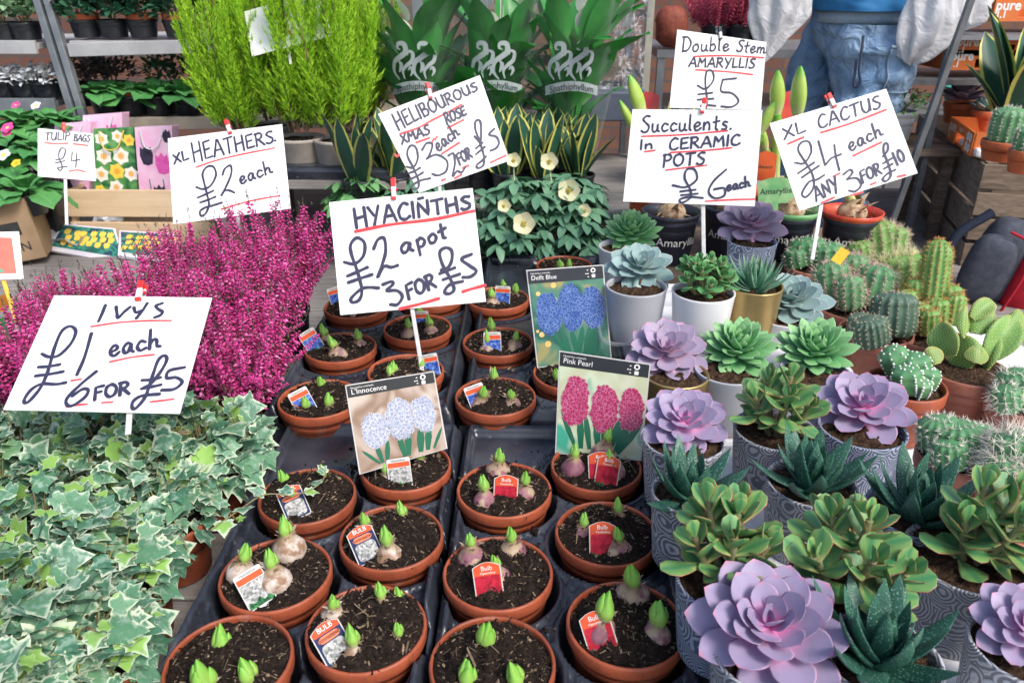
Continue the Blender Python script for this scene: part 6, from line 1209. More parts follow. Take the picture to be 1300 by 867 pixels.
for i, (px, py, lb, lm, inn) in enumerate([(8, 50, 'pale leaved plant in black pot at the far top left', LPALE, None), (36, 48, 'pale leaved plant in black pot against the slanting post', LPALE, None), (112, 47, 'dark shrub with orange inner pot, first right of the slanting post', LDARK, TERRA_ORANGE), (146, 44, 'dark shrub in a plain black pot on the top shelf', LDARK, None), (183, 43, 'dark shrub with orange inner pot in the middle of the top shelf', LDARK, TERRA_ORANGE), (228, 41, 'dark shrub with orange inner pot left of the conifer tops', LDARK, TERRA_ORANGE), (285, 38, 'dark shrub with orange rim seen between the conifer tips', LDARK, TERRA_ORANGE)]):
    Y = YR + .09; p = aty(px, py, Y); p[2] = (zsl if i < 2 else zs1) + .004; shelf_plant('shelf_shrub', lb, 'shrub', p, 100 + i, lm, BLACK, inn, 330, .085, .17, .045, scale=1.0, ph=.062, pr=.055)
PINKF, WHITEF, YELF = leafmat('pink_primrose_petal', (.72, .03, .22), (.80, .10, .35), base=((.8, .6, .1), .2, .05)), leafmat('white_primrose_petal', (.78, .78, .74), (.8, .8, .76), base=((.75, .6, .1), .35, .1)), leafmat('yellow_primrose_petal', (.80, .50, .02), (.78, .58, .05), base=((.7, .3, .02), .3, .1))
for i, (px, lb) in enumerate([(138, 'broad leaved primrose nearest the slanting post on the lower shelf'), (172, 'broad leaved primrose second from the slanting post on the lower shelf'), (205, 'broad leaved primrose above the pink tulip bag'), (240, 'broad leaved primrose touching the left conifer')]):
    p = aty(px, 148, YR + .07); p[2] = zs2 + .004; shelf_plant('primrose', lb, 'primrose', p, 120 + i, LPRIM, BLACK, TERRA_ORANGE if i == 1 else None, 20, L=.125, tmpl=PR_T, pr=.055, ph=.07)
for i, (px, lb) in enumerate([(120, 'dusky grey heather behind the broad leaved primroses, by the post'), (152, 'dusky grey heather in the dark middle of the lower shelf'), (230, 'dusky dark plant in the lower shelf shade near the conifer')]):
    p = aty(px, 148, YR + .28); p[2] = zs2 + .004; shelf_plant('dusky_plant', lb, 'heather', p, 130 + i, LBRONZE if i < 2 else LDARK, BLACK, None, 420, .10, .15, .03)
for i, (px, lb) in enumerate([(8, 'silver leaved plant at the far left edge above the primroses'), (38, 'silver leaved plant in the middle of the left shelf'), (64, 'silver leaved plant against the left side of the slanting post')]):
    p = aty(px, 126, YR + .06); p[2] = zs3 + .004; shelf_plant('silver_plant', lb, 'dusty miller', p, 140 + i, LSILV, BLACK, None, 170, .08, .06, .030, ph=.06)
# primroses heaped in crates at the far left
PRB = [(8, 205, 2.50, 'at the left frame edge with a white flower', (WHITEF, [(.03, -.05, .05, .024)])), (55, 185, 2.56, 'in the middle of the heap with a bright pink flower', (PINKF, [(-.07, -.05, .085, .022), (-.075, -.05, .07, .018)])), (25, 150, 2.74, 'at the upper left of the heap with a small pink bud', (PINKF, [(.03, -.05, .07, .016)])), (70, 150, 2.76, 'at the upper right of the heap beside the post, one white bud', (WHITEF, [(-.02, -.06, .07, .018)])), (32, 235, 2.36, 'lowest in the heap above the cardboard box, a yellow flower behind', (YELF, [(-.03, .03, .08, .016)])), (-14, 165, 2.62, 'cut by the left frame edge in the middle of the heap', None)]
ss_ = thing('crate', 'dark plastic crate hidden under the heap of primroses', 'crate', (-1.83, 2.68, 0)); child('body', join(Mesh().box((-1.83, 2.68, .29), (.60, .46, .58))), BLACK, ss_, smooth=False, bevel=.01)
for i, (px, py, Y, lb, fl) in enumerate(PRB):
    p = aty(px, py, Y); p[2] = p[2] - .09; shelf_plant('primrose', 'leafy green primrose ' + lb, 'primrose', p, 150 + i, LPRIM, BLACK, None, 24, L=.125, tmpl=PR_T, flowers=fl, group='primroses heaped at the left', pr=.055, ph=.07)
# cardboard box, grey plastic sheet
CARDB = plain('cardboard', (.36, .25, .15), (.30, .20, .12), 18, .8, .2); BLACKINK = plain('black_print', (.02, .02, .02), (.03, .03, .03), 60, .7)
bx0 = aty(-22, 275, 2.25); t = thing('cardboard_box', 'brown cardboard box with black print at the left edge under the primroses', 'box', (bx0[0], bx0[1], Z0)); Rz_ = np.array(Matrix.Rotation(.35, 3, 'Z') @ Matrix.Rotation(-.12, 3, 'Y'))
child('body', Mesh().box((bx0[0] - .07, bx0[1] + .10, Z0 + .10), (.32, .22, .19), Rz_), CARDB, t, smooth=False, bevel=.003)
fr = np.array([bx0[0] - .07, bx0[1] + .10, Z0 + .10]) + Rz_ @ np.array([0, -.1115, 0]); Ax = np.stack([Rz_[:, 0], Rz_[:, 2], -Rz_[:, 1]], 1)
child('print', put_flat(join(shift(txt('PLON', .04), .08, -.05, .0006), flat_poly([(.0, -.01), (.12, -.01), (.12, .03), (.0, .03)], .0006)), fr, Ax), BLACKINK, t, smooth=False)
SHEET = NT('grey_plastic_sheet'); SHEET.bump(SHEET.noise(14, 4, dist=1.5), .02); SHEET = SHEET.done(SHEET.mix(SHEET.noise(10, 3), (.40, .42, .47), (.60, .62, .66)), .25, .5, transl=.2)
def crumple(x0, x1, y0, y1, z, amp, seed, f=18):
    nx, ny = 50, 40; X, Y = np.meshgrid(np.linspace(x0, x1, nx), np.linspace(y0, y1, ny), indexing='ij'); Z = z + amp * (1 + np.abs(fbm(X, Y, f, seed)) * 2.0 - .4); return Mesh().add(np.stack([X + .01 * fbm(X, Y, 30, seed + 3), Y + .01 * fbm(X, Y, 28, seed + 5), Z], -1), grid_faces(nx, ny))
tag(crumple(-1.72, -1.44, 2.40, 2.74, Z0, .045, 4).build('plastic_sheet', SHEET), 'crumpled grey plastic sheet behind the yellow tulip packets', 'plastic sheet')
# flat packets with yellow tulips
YTUL = leafmat('yellow_tulip_print', (.80, .52, .06), (.84, .66, .18), tip=((.86, .74, .35), .6, 1)); TGREEN = bgmat('print_tulip_green', ((.02, .12, .10), (.05, .25, .18), (.02, .06, .10)), 30); PKT = plain('packet_white', (.70, .68, .72), (.62, .58, .66), 12, .3)
TUL = [(0, -.5), (.3, -.42), (.42, 0), (.34, .42), (.17, .3), (0, .5), (-.17, .3), (-.34, .42), (-.42, 0), (-.3, -.42)]
def packet(label, q, zc, seed):
    P4 = [aty(*q[0], 2.485), aty(*q[1], 2.49), atz(*q[2], zc), atz(*q[3], zc)]; O = np.mean(P4, 0); x = P4[1] - P4[0]; x /= np.linalg.norm(x); y = P4[0] - P4[3]; y -= x * (x @ y); y /= np.linalg.norm(y); n = np.cross(x, y); Ax = np.stack([x, y, n], 1); L2 = [((p - O) @ x, (p - O) @ y) for p in P4]; P = lambda m: put_flat(m, O, Ax); t = thing('bulb_packet', label, 'packet', O - n * .006, 0, 'flat packets of yellow tulips')
    child('packet', P(flat_poly(L2[::-1], .0, .010)), PKT, t, smooth=False, bevel=.003); sc = [(a * .93, b * .8 + .006) for a, b in L2]; child('picture', P(flat_poly(sc[::-1], .0008)), TGREEN, t, smooth=False)
    r = np.random.default_rng(seed); m = Mesh(); w = abs(L2[1][0] - L2[0][0]); h = abs(L2[0][1] - L2[3][1])
    k = 0
    for row in range(3):
        for c_ in range(6):
            s = w * .14; cx, cy = -w * .40 + c_ * w * .155 + r.normal(0, .012 * w) + .05 * w * (row % 2), -h * .10 + row * h * .19 + r.normal(0, .02 * h); m = join(m, shift(flat_poly([(a * s, b * s * 1.05) for a, b in TUL], 0), cx, cy, .0012 + k * 3e-5)); k += 1
    child('printed_tulips', P(m), YTUL, t, smooth=False)
packet('packet of yellow tulips at the left, tilted beside the plastic sheet', [(28, 290), (82, 281), (86, 312), (27, 318)], Z0 + .012, 1); packet('packet of yellow tulips at the right, half hidden by heather before the pine crate', [(152, 294), (222, 298), (226, 330), (150, 326)], Z0 + .012, 3); packet('packet of yellow tulips in the middle, lying before the pine crate', [(80, 287), (148, 293), (152, 326), (62, 320)], Z0 + .012, 2)
# pine crate with tulip carrier bags
YC = 2.52; cl, cr_ = aty(68, 245, YC)[0], aty(222, 240, YC)[0] + .12; t = thing('wooden_crate', 'pale new pine crate holding the tulip carrier bags', 'crate', ((cl + cr_) / 2, YC, Z0)); zt = aty(140, 241, YC)[2]; zb_ = aty(140, 275, YC)[2]
for nm, y in (('front_board', YC), ('back_board', YC + .27)):
    child(nm, Mesh().box(((cl + cr_) / 2, y, (zt + zb_) / 2), (cr_ - cl, .012, zt - zb_), rnd=.1), PINE, t, smooth=False, bevel=.002); child(nm, Mesh().box(((cl + cr_) / 2, y, (zb_ - .02 + Z0) / 2 + .003), (cr_ - cl - .01, .012, zb_ - .02 - Z0 - .004), rnd=.5), PINE, t, smooth=False, bevel=.002)
for x in (cl + .02, cr_ - .02): child('end_board', Mesh().box((x, YC + .135, (zt + Z0) / 2 - .004), (.014, .254, zt - Z0 - .02), rnd=.8), PINE, t, smooth=False, bevel=.002); [child('corner_post', Mesh().box((x + (.018 if x < (cl + cr_) / 2 else -.018), y, (zt + Z0) / 2 - .002), (.022, .022, zt - Z0 - .012), rnd=.9), PINE, t, smooth=False) for y in (YC + .0175, YC + .2525)]
child('bottom', Mesh().box(((cl + cr_) / 2, YC + .135, Z0 + .012), (cr_ - cl - .06, .24, .01)), PINE, t, smooth=False)
BAGPINK = plain('pink_print', (.80, .42, .62), (.84, .58, .72), 16, .35); BAGGREEN = bgmat('bag_green', ((.03, .14, .05), (.08, .28, .08), (.16, .36, .12)), 20); DTUL = leafmat('black_tulip_print', (.02, .015, .035), (.07, .05, .11)); PTUL = leafmat('pink_tulip_print', (.66, .07, .36), (.80, .24, .56)); DAFW = leafmat('daffodil_print', (.80, .78, .66), (.84, .82, .74), base=((.82, .42, .12), .55, .3)); DAFY = leafmat('yellow_daffodil_print', (.80, .58, .05), (.82, .66, .12), base=((.80, .35, .05), .5, .3)); ROPE = plain('white_cord', (.72, .72, .74), (.6, .6, .65), 80, .6)
def tulip_bag(label, q, Y, bg, art, seed, ropec=ROPE):
    P4 = [aty(x, y, Y) for x, y in q]; O = np.mean(P4, 0); x = P4[1] - P4[0]; x /= np.linalg.norm(x); nrm = np.array([0, -1.0, .12]); nrm -= x * (x @ nrm); nrm /= np.linalg.norm(nrm); y = np.cross(nrm, x); Ax = np.stack([x, y, nrm], 1); L2 = np.array([((p - O) @ x, (p - O) @ y) for p in P4]); P = lambda m: put_flat(m, O, Ax); t = thing('carrier_bag', label, 'carrier bag', O - y * .1, 0, 'printed tulip carrier bags')
    child('bag', P(flat_poly([tuple(p) for p in L2[::-1]], 0, .05)), bg, t, smooth=False, bevel=.004); S = lambda u, v: (L2[0] * (1 - u) + L2[1] * u) * (1 - v) + (L2[3] * (1 - u) + L2[2] * u) * v; W = np.linalg.norm(L2[1] - L2[0]); k = 0
    groups = {}
    for (kind, u, v, s) in art: groups.setdefault(kind, []).append((u, v, s))
    for kind, lst in groups.items():
        for (u, v, s) in lst:
            c = S(u, v); k += 1; s = s * W
            if kind in ('dark', 'pink'): mm = flat_poly([(a * s, b * s * 1.25) for a, b in TUL], 0)
            elif kind in ('stem',): mm = flat_poly([(-.05 * s, -s), (.05 * s, -s), (.08 * s, s), (-.08 * s, s)], 0)
            else:
                pts = [(math.cos(a) * s * (.55 if i % 2 else .42), math.sin(a) * s * (.55 if i % 2 else .42)) for i, a in enumerate(np.linspace(0, 2 * PI, 13)[:-1] + k)]; mm = Mesh(); mm.add([[a, b, 0] for a, b in pts] + [[0, 0, 0]], [[i, (i + 1) % 12, 12] for i in range(12)], [[1, 0, .5]] * 12 + [[0, 0, .5]])
            child('printed_flower' if kind != 'stem' else 'printed_stem', P(shift(mm, c[0], c[1], .0008 + k * 5e-5)), {'dark': DTUL, 'pink': PTUL, 'daf': DAFW, 'dafy': DAFY, 'stem': TGREEN}[kind], t, smooth=False)
    a, b, c, d_ = S(.15, .04), S(.3, .28), S(.62, .28), S(.78, .04); child('handle', P(Mesh().tube(smooth(np.array([[*a, .004], [*b, .012], [*c, .012], [*d_, .004]]), 6), .0024, 6)), ropec, t)
tulip_bag('carrier bag printed with pink and black tulips, touching the Heathers card', [(168, 162), (216, 160), (222, 250), (180, 250)], YC + .09, BAGPINK, [('stem', .35, .85, .2), ('stem', .75, .85, .2), ('dark', .28, .40, .42), ('pink', .72, .52, .46), ('dark', .85, .14, .28), ('dark', .62, .95, .40), ('pink', .18, .95, .2)], 1)
tulip_bag('carrier bag printed with white and yellow daffodils in the pine crate', [(116, 164), (166, 162), (178, 250), (122, 250)], YC + .115, BAGGREEN, [('daf', .2, .15, .34), ('daf', .6, .12, .30), ('daf', .25, .40, .40), ('daf', .66, .40, .42), ('dafy', .55, .62, .40), ('daf', .18, .66, .38), ('daf', .88, .66, .36), ('dafy', .88, .18, .3), ('daf', .52, .85, .36), ('dafy', .15, .9, .3)], 2, plain('yellow_cord', (.75, .55, .1), (.7, .5, .1), 60, .5))
tulip_bag('pink and black carrier bag at the back of the pine crate, behind the daffodil bag', [(102, 147), (152, 143), (160, 235), (110, 238)], YC + .19, BAGPINK, [('dark', .3, .3, .3), ('pink', .75, .25, .35), ('dark', .85, .5, .35)], 3)
tulip_bag('pink carrier bag mostly hidden behind the TULIP BAGS card', [(66, 158), (112, 154), (116, 250), (72, 250)], YC + .15, BAGPINK, [('dark', .3, .2, .35), ('pink', .7, .4, .4), ('dark', .35, .85, .4), ('pink', .8, .9, .3)], 4)
# orange flowers at the far left edge in front of the heathers
p = atz(6, 430, .53); p[2] = Z0; ORF = leafmat('orange_petal', (.85, .20, .01), (.88, .34, .02)); shelf_plant('orange_primrose', 'orange flowering plant cut by the left edge below the yellow stick', 'primrose', (p[0] - .03, p[1] + .02, Z0), 170, LPRIM, BLACK, None, 14, L=.10, tmpl=PR_T, flowers=(ORF, [(.0, -.02, .09, .02), (.02, -.03, .075, .02), (.035, 0, .095, .022), (.03, -.05, .05, .02), (-.01, .02, .11, .02), (.05, -.03, .10, .018)]), group=None)
# ------------------------------------------------------------------ right rear: crate stack with cartons and cacti
zt = .74; c0 = atz(1252, 206, zt); cf = atz(1178, 150, zt); e1 = cf - c0; l1 = np.linalg.norm(e1) + .12; e1 /= np.linalg.norm(e1); e2 = np.array([e1[1], -e1[0], 0]); l2 = .55
e2 = e2 if e2[0] > 0 else -e2
def old_crate(label, z0, z1, word_=None, seed=0):
    t = thing('wooden_crate', label, 'crate', (c0[0], c0[1], z0), 0, 'old slatted crates in the right stack'); R = np.stack([e1, e2, [0, 0, 1.0]], 1); h = z1 - z0; r = np.random.default_rng(seed); W = lambda a, b, z: c0 * [1, 1, 0] + e1 * a + e2 * b + [0, 0, z]
    for k, (f0, f1) in enumerate(((.03, .40), (.47, .97))):
        for b in (0.0, l2): child('side_slat', Mesh().box(W(l1 / 2, b, z0 + h * (f0 + f1) / 2), (l1, .012, h * (f1 - f0)), R, r.random()), DARKWOOD_Y, t, smooth=False, bevel=.002)
    for k, (f0, f1) in enumerate(((.02, .30), (.34, .63), (.68, .98))):
        for a in (.006, l1 - .006): child('end_slat', Mesh().box(W(a + (-.013 if a < .1 else .013), l2 / 2, z0 + h * (f0 + f1) / 2), (.012, l2 + .012, h * (f1 - f0)), R, r.random()), DARKWOOD, t, smooth=False, bevel=.002)
    for a in (.02, l1 - .02):
        for b in (.022, l2 - .022): child('corner_post', Mesh().box(W(a, b, z0 + h / 2), (.03, .03, h - .006), R, .7), DARKWOOD, t, smooth=False)
    child('bottom', Mesh().box(W(l1 / 2, l2 / 2, z0 + .012), (l1 - .06, l2 - .06, .01), R), DARKWOOD, t, smooth=False)
    if word_:
        Ax = np.stack([-e1, [0, 0, 1.0], -e2], 1); child('stencil', put_flat(txt(word_, .06, bold=.0015), W(l1 * .5, -.0068, z0 + h * .72), Ax), BLACKINK, t, smooth=False)
old_crate('old slatted crate at the top of the right stack, under the orange cartons', .50, zt, None, 1)
old_crate('old slatted crate stencilled SYSKA, second in the right stack', .25, .497, 'SYSKA', 2); old_crate('old slatted crate at the bottom of the right stack, mostly hidden by cacti', .0, .247, None, 3)
CARTON = plain('orange_carton', (.66, .17, .03), (.56, .13, .025), 15, .6)
def carton(label, o, ex, ey, L, W, h, word_='pure', cups=True):
    ex, ey = np.array(ex), np.array(ey); R = np.stack([ex, ey, [0, 0, 1.0]], 1); o = np.asarray(o, float); t = thing('carton_tray', label, 'carton', o, 0, 'orange cardboard plant cartons'); C_ = lambda a, b, z: o + ex * a + ey * b + [0, 0, z]
    child('base', Mesh().box(C_(L / 2, W / 2, .004), (L - .008, W - .008, .006), R), CARTON, t, smooth=False)
    for b in (0, W): child('side', join(Mesh().box(C_(L * .16, b, h / 2 + .001), (L * .32, .005, h), R), Mesh().box(C_(L * .84, b, h / 2 + .001), (L * .32, .005, h), R), Mesh().box(C_(L * .5, b, h * .78), (L * .36, .005, h * .42), R)), CARTON, t, smooth=False)
    for a in (0, L): child('end', Mesh().box(C_(a, W / 2, h / 2 + .001), (.005, W - .006, h), R), CARTON, t, smooth=False)
    # white print on the side facing the camera
    sgn = -1; Ax = np.stack([ex, [0, 0, 1.0], np.cross(ex, [0, 0, 1.0])], 1); b = 0 if Ax[:, 2] @ ey < 0 else W
    child('lettering', join(put_flat(txt(word_, h * .62, bold=.0012), C_(L * .17, b, h * .70) + Ax[:, 2] * .0032, Ax), put_flat(txt('1.1', h * .42, bold=.001), C_(L * .10, b, h * .30) + Ax[:, 2] * .0032, Ax), put_flat(txt('cacti', h * .34), C_(L * .52, b, h * .78) + Ax[:, 2] * .0032, Ax)), LETTER_W, t, smooth=False)
    if cups:
        rg = Mesh(); th = np.linspace(0, 2 * PI, 17)[:-1]
        for k in range(2):
            for j in range(2): cx, cy = L * .86 + (k - .5) * h * .42, h * .5 + (j - .5) * h * .42; q = np.concatenate([np.stack([cx - L * .86 + np.cos(th) * rr * h, cy - h * .5 + np.sin(th) * rr * h, 0 * th], -1) for rr in (.20, .05)]); rg.add(q, [[i, (i + 1) % 16, 16 + (i + 1) % 16, 16 + i] for i in range(16)])
        child('printed_rings', put_flat(rg, C_(L * .86, b, h * .5) + Ax[:, 2] * .0034, Ax), LETTER_W, t, smooth=False)
    return t
dT = c0 + np.array([0, 0, .003])
carton('orange carton on the crate edge, carrying the terracotta pot with purple rosette', dT + e1 * .36 - e2 * .03, -e1, e2, .30, .30, .07)
carton('orange carton at the right frame edge in front of the white tray', dT + e1 * (-.02) + e2 * .155 - [0, 0, .0], e2, e1, .34, .20, .075)
slab_t = thing('foam_tray', 'white foam tray on the crate under the round cactus', 'tray', dT + e1 * .03); child('tray', Mesh().box(dT + e1 * .13 + e2 * .06 + [0, 0, .015], (.20, .17, .026), np.stack([e1, e2, [0, 0, 1.0]], 1)), WHITE, slab_t, smooth=False, bevel=.008)
zc = zt + .035
def crate_succ(label, px, py, R, H, seed, kind):
    c = atz(px, py, zc + H); t = thing('potted_' + ('cactus' if kind == 'cactus' else 'succulent'), label, 'cactus' if kind == 'cactus' else 'succulent', (c[0], c[1], zc), 0, 'plants standing on the crate stack'); potmesh(Mesh(), R, H, band=.018).build('pot', TERRA_ORANGE, t); soil(R * .93, H - .012, seed, .004, 60).build('soil', SOIL_BROWN, t); return t, c
t, c = crate_succ('dusky purple rosette in an orange terracotta pot on the orange carton', 1222, 130, .058, .07, 5, 's'); rosette(Mesh(), 26, .085, ECH, 82, 2, 81, z=.08).build('rosette', PURPLE2, t)
t, c = crate_succ('round ribbed cactus with cream spines in a terracotta pot on the white tray', 1275, 178, .056, .055, 6, 'cactus'); m, sp_m = Mesh(), Mesh(); ribcol(m, sp_m, np.array([0, 0, .045]), (0, 0, 1), .10, .046, 14, 9, .010, 6); m.build('stem', CACT, t); sp_m.build('spines', SPW, t, smooth=False)
t, c = crate_succ('pale blue succulent behind the round ribbed cactus', 1252, 140, .045, .06, 7, 's'); rosette(Mesh(), 36, .06, AGA, 82, 8, 82, z=.06, lo=.35).build('rosette', BLUE, t)
t, c = crate_succ('small cactus at the right frame edge on the white tray', 1306, 190, .045, .06, 8, 'cactus'); m, sp_m = Mesh(), Mesh(); ribcol(m, sp_m, np.array([0, 0, .045]), (0, 0, 1), .075, .04, 12, 19, .012, 6); m.build('stem', CACT, t); sp_m.build('spines', SPW, t, smooth=False)
t, c = crate_succ('spiky blue green haworthia at the right edge below the snake plant leaves', 1292, 120, .045, .06, 9, 's'); rosette(Mesh(), 50, .085, HAW, 86, 20, 83, z=.05, lo=.4).build('leaves', HAWM, t)
p = atz(1284, 158, zc + .05); t = thing('snake_plant', 'large snake plant with broad yellow edges at the top right corner', 'snake plant', (p[0], p[1], zc), 0, 'yellow edged snake plants'); potmesh(Mesh(), .05, .06).build('pot', TERRA_ORANGE, t); soil(.046, .05, 3, .004, 30).build('soil', SOIL_BROWN, t); sans_foliage(88, 11, .36).build('leaves', SANS, t, off=(0, 0, -.05))
# orange cartons stacked on a rear shelf, metal rails
YB = 2.75
for i, (px, py, lb) in enumerate([(1198, 88, 'orange printed carton, lower one of the stack behind the crates'), (1205, 70, 'orange printed carton, upper one of the stack behind the crates')]):
    p = aty(px, py, YB); carton(lb, (p[0], YB, p[2] - .004), (1, 0, 0), (0, 1, 0), .30, .22, .062, cups=False)
p = aty(1258, 28, YB + .1); carton('orange printed carton at the top right beside the white bag', (p[0], YB + .1, p[2]), (1, 0, 0), (0, 1, 0), .26, .2, .07)
DARKM = plain('dull_steel', (.10, .11, .12), (.15, .16, .17), 20, .5, metal=.3)
t = thing('metal_stand', 'grey steel stand with slanting rails behind the cactus card', 'metal stand', (aty(1180, 160, 2.55)[0], 2.6, 0)); zr_ = aty(1198, 98, YB)[2] - .012
for (a, b, Y) in (((1222, 30), (1165, 190), 2.52), ((1205, 60), (1185, 150), 2.62)):
    A, B = aty(*a, Y), aty(*b, Y); d = (B - A) / np.linalg.norm(B - A); child('rail', bar(Mesh(), A - d * .1, B + d * ((.05 - B[2]) / d[2]), .019, .018), DARKM, t, smooth=False, bevel=.002)
xs = aty(1198, 95, YB)[0]; child('shelf', Mesh().box((xs + .3, YB + .13, zr_), (.9, .36, .016)), METAL, t, smooth=False); child('shelf', Mesh().box((xs + .3, YB + .13, zr_ + .135), (.9, .36, .012)), METAL, t, smooth=False)
child('leg', Mesh().box((xs + .72, YB + .25, zr_ / 2), (.03, .03, zr_)), METAL, t, smooth=False); child('leg', Mesh().box((xs - .12, YB + .25, zr_ / 2), (.03, .03, zr_)), METAL, t, smooth=False)
pz = atz(1210, 118, zt + .03); t = thing('plastic_tub', 'small teal plastic tub beside the purple rosette on the crate', 'tub', pz - [0, 0, .03]); Mesh().lathe([(.001, .0), (.03, .0), (.036, .05), (.039, .05), (.039, .056), (.033, .056), (.030, .01), (.001, .01)], 24).build('tub', plain('teal_plastic', (.01, .30, .26), (.01, .24, .21), 20, .4), t)
# backpack
t = thing('backpack', 'grey backpack with red side panels leaning against the crates', 'backpack', atz(1262, 372, Z0) + [-.085, -.045, -.01]); GREYFAB = plain('grey_fabric', (.05, .056, .075), (.075, .082, .105), 60, .85, .2, .001, 400); REDFAB = plain('red_fabric', (.46, .02, .035), (.36, .015, .03), 60, .85, .2, .001, 400); NAVYFAB = plain('navy_fabric', (.015, .02, .035), (.02, .025, .045), 60, .85, .2)
def pillow(c, d, Rm=None, p=4.0, n=24):
    th, ph = np.meshgrid(np.linspace(0, 2 * PI, n, endpoint=False), np.linspace(-PI / 2, PI / 2, n // 2 + 1), indexing='ij'); f = lambda v: np.sign(v) * np.abs(v) ** (2 / p); X = np.stack([f(np.cos(ph)) * f(np.cos(th)), f(np.cos(ph)) * f(np.sin(th)), f(np.sin(ph))], -1) * np.array(d) / 2
    if Rm is not None: X = X @ np.asarray(Rm).T
    F = grid_faces(n // 2 + 1, n, True); return Mesh().add((X + c).transpose(1, 0, 2).reshape(-1, 3), F[:, ::-1])
bp = np.array(t.location); Rb = np.array(Matrix.Rotation(-.45, 3, 'Z') @ Matrix.Rotation(.20, 3, 'Y')); Q = lambda x, y, z: bp + Rb @ np.array([x, y, z])
child('body', pillow(Q(.02, .05, .12), (.13, .15, .24), Rb, 3.2), GREYFAB, t); child('side_panel', pillow(Q(.10, .04, .12), (.10, .15, .24), Rb, 3.5), REDFAB, t); child('front_pocket', pillow(Q(-.01, -.03, .11), (.115, .08, .19), Rb, 3.2), GREYFAB, t); child('flap', pillow(Q(.13, .08, .19), (.16, .15, .12), Rb, 3.0), NAVYFAB, t)
child('piping', join(Mesh().tube(smooth([Q(.065, -.065, .02), Q(.07, -.07, .14), Q(.05, -.05, .21), Q(.0, -.04, .225)], 5), .004, 6), Mesh().tube(smooth([Q(.06, .0, .235), Q(.12, .0, .25), Q(.19, .03, .245)], 5), .005, 6)), REDFAB, t); child('strap', Mesh().tube(smooth([Q(-.05, .05, .24), Q(-.11, .0, .16), Q(-.10, -.03, .05)], 6), .013, 8), NAVYFAB, t)
# ------------------------------------------------------------------ wrapped trolley, shelves and heathers in the dim background
WRAPM = NT('stretch_wrap'); WRAPM.p.inputs['Roughness'].default_value = .18; WRAPM.p.inputs['Base Color'].default_value = (.75, .76, .80, 1); _n = WRAPM.noise(26, 5, dist=2.0); WRAPM.bump(_n, .02, 1.0); _tr = WRAPM.n('BsdfTransparent'); _mx = WRAPM.n('MixShader'); WRAPM.t.links.new(WRAPM.math('ADD', WRAPM.math('MULTIPLY', WRAPM.step(_n, .42, .62), .55), .10), _mx.inputs[0])
WRAPM.t.links.new(_tr.outputs[0], _mx.inputs[1]); WRAPM.t.links.new(WRAPM.p.outputs[0], _mx.inputs[2]); WRAPM.t.links.new(_mx.outputs[0], WRAPM.t.nodes['Material Output'].inputs[0]); WRAPM = WRAPM.m
Yw = 2.95; t = thing('plant_trolley', 'steel trolley swathed in clear stretch wrap behind the snake plants', 'plant trolley', (aty(780, 100, Yw)[0], Yw, 0)); xl, xr = aty(738, 100, Yw)[0], aty(822, 60, Yw)[0]
POSTM = plain('tan_steel_post', (.42, .40, .33), (.34, .33, .28), 20, .5, metal=.3)
for x, y, mm_ in ((xr, Yw, POSTM), (xr, Yw + .6, METAL), (xl - .35, Yw + .6, METAL), (xl - .35, Yw + .1, METAL)): child('post', Mesh().box((x, y, .85), (.026, .035, 1.7)), mm_, t, smooth=False, bevel=.003)
for py in (18, 95, 150): z = aty(780, py, Yw)[2]; child('shelf', Mesh().box(((xl - .35 + xr) / 2, Yw + .32, z), (xr - xl + .33, .58, .025)), DARKWOOD if py != 150 else METAL, t, smooth=False)
def wrapsheet(P0, P1, seed):
    n, k = 40, 30; s, u = np.meshgrid(np.linspace(0, 1, n), np.linspace(0, 1, k), indexing='ij'); A = np.array(P0)[:, None, None]; X = (P0[0] * (1 - u)[..., None] + P0[1] * u[..., None]) * (1 - s)[..., None] + (P1[0] * (1 - u)[..., None] + P1[1] * u[..., None]) * s[..., None]; w = .02 * fbm(u * 1.0, s * .4, 25, seed); X = X + w[..., None] * np.array([.3, -1, .1]); return Mesh().add(X, grid_faces(n, k))
child('stretch_wrap', join(wrapsheet((aty(772, -20, Yw - .03), aty(826, -20, Yw - .03)), (aty(790, 160, Yw - .03), aty(812, 160, Yw - .03)), 1), wrapsheet((aty(735, 112, Yw - .04), aty(800, 90, Yw - .04)), (aty(740, 148, Yw - .04), aty(800, 145, Yw - .04)), 2), wrapsheet((aty(800, -10, Yw - .035), aty(812, -10, Yw - .035)), (aty(765, 78, Yw - .035), aty(771, 82, Yw - .035)), 3)), WRAPM, t)
tag(Mesh().box(aty(775, 128, 2.98) , (.22, .3, .10)).build('plastic_crate', plain('blue_grey_crate', (.06, .08, .12), (.09, .11, .15), 12, .5), smooth=False, bevel=.006), 'dark blue grey plastic crate on the wrapped trolley', 'crate')
# rear staging with the red heathers
Ys = 3.4; t = thing('plant_staging', 'grey metal staging carrying red heathers behind the amaryllis', 'plant staging', (aty(960, 60, Ys)[0], Ys, 0)); x0, x1 = aty(835, 60, Ys)[0], aty(1240, 60, Ys)[0]
z1 = aty(930, 62, Ys)[2]; z2 = aty(980, 95, Ys)[2]; child('shelf', Mesh().box(((x0 + x1) / 2, Ys + .28, z1 - .02), (x1 - x0, .56, .03)), METAL, t, smooth=False); child('shelf', Mesh().box(((x0 + x1) / 2, Ys + .25, z2 - .16), (x1 - x0, .62, .03)), METAL, t, smooth=False)
for x in (x0 + .02, x1 - .02):
    for y in (Ys + .02, Ys + .5): child('leg', Mesh().box((x, y, z1 / 2 - .02), (.03, .03, z1 - .03)), METAL, t, smooth=False)
RHEATH = leafmat('red_heather', (.34, .02, .06), (.50, .07, .13), tip=((.25, .25, .08), .95, 1.2), rough=.6)
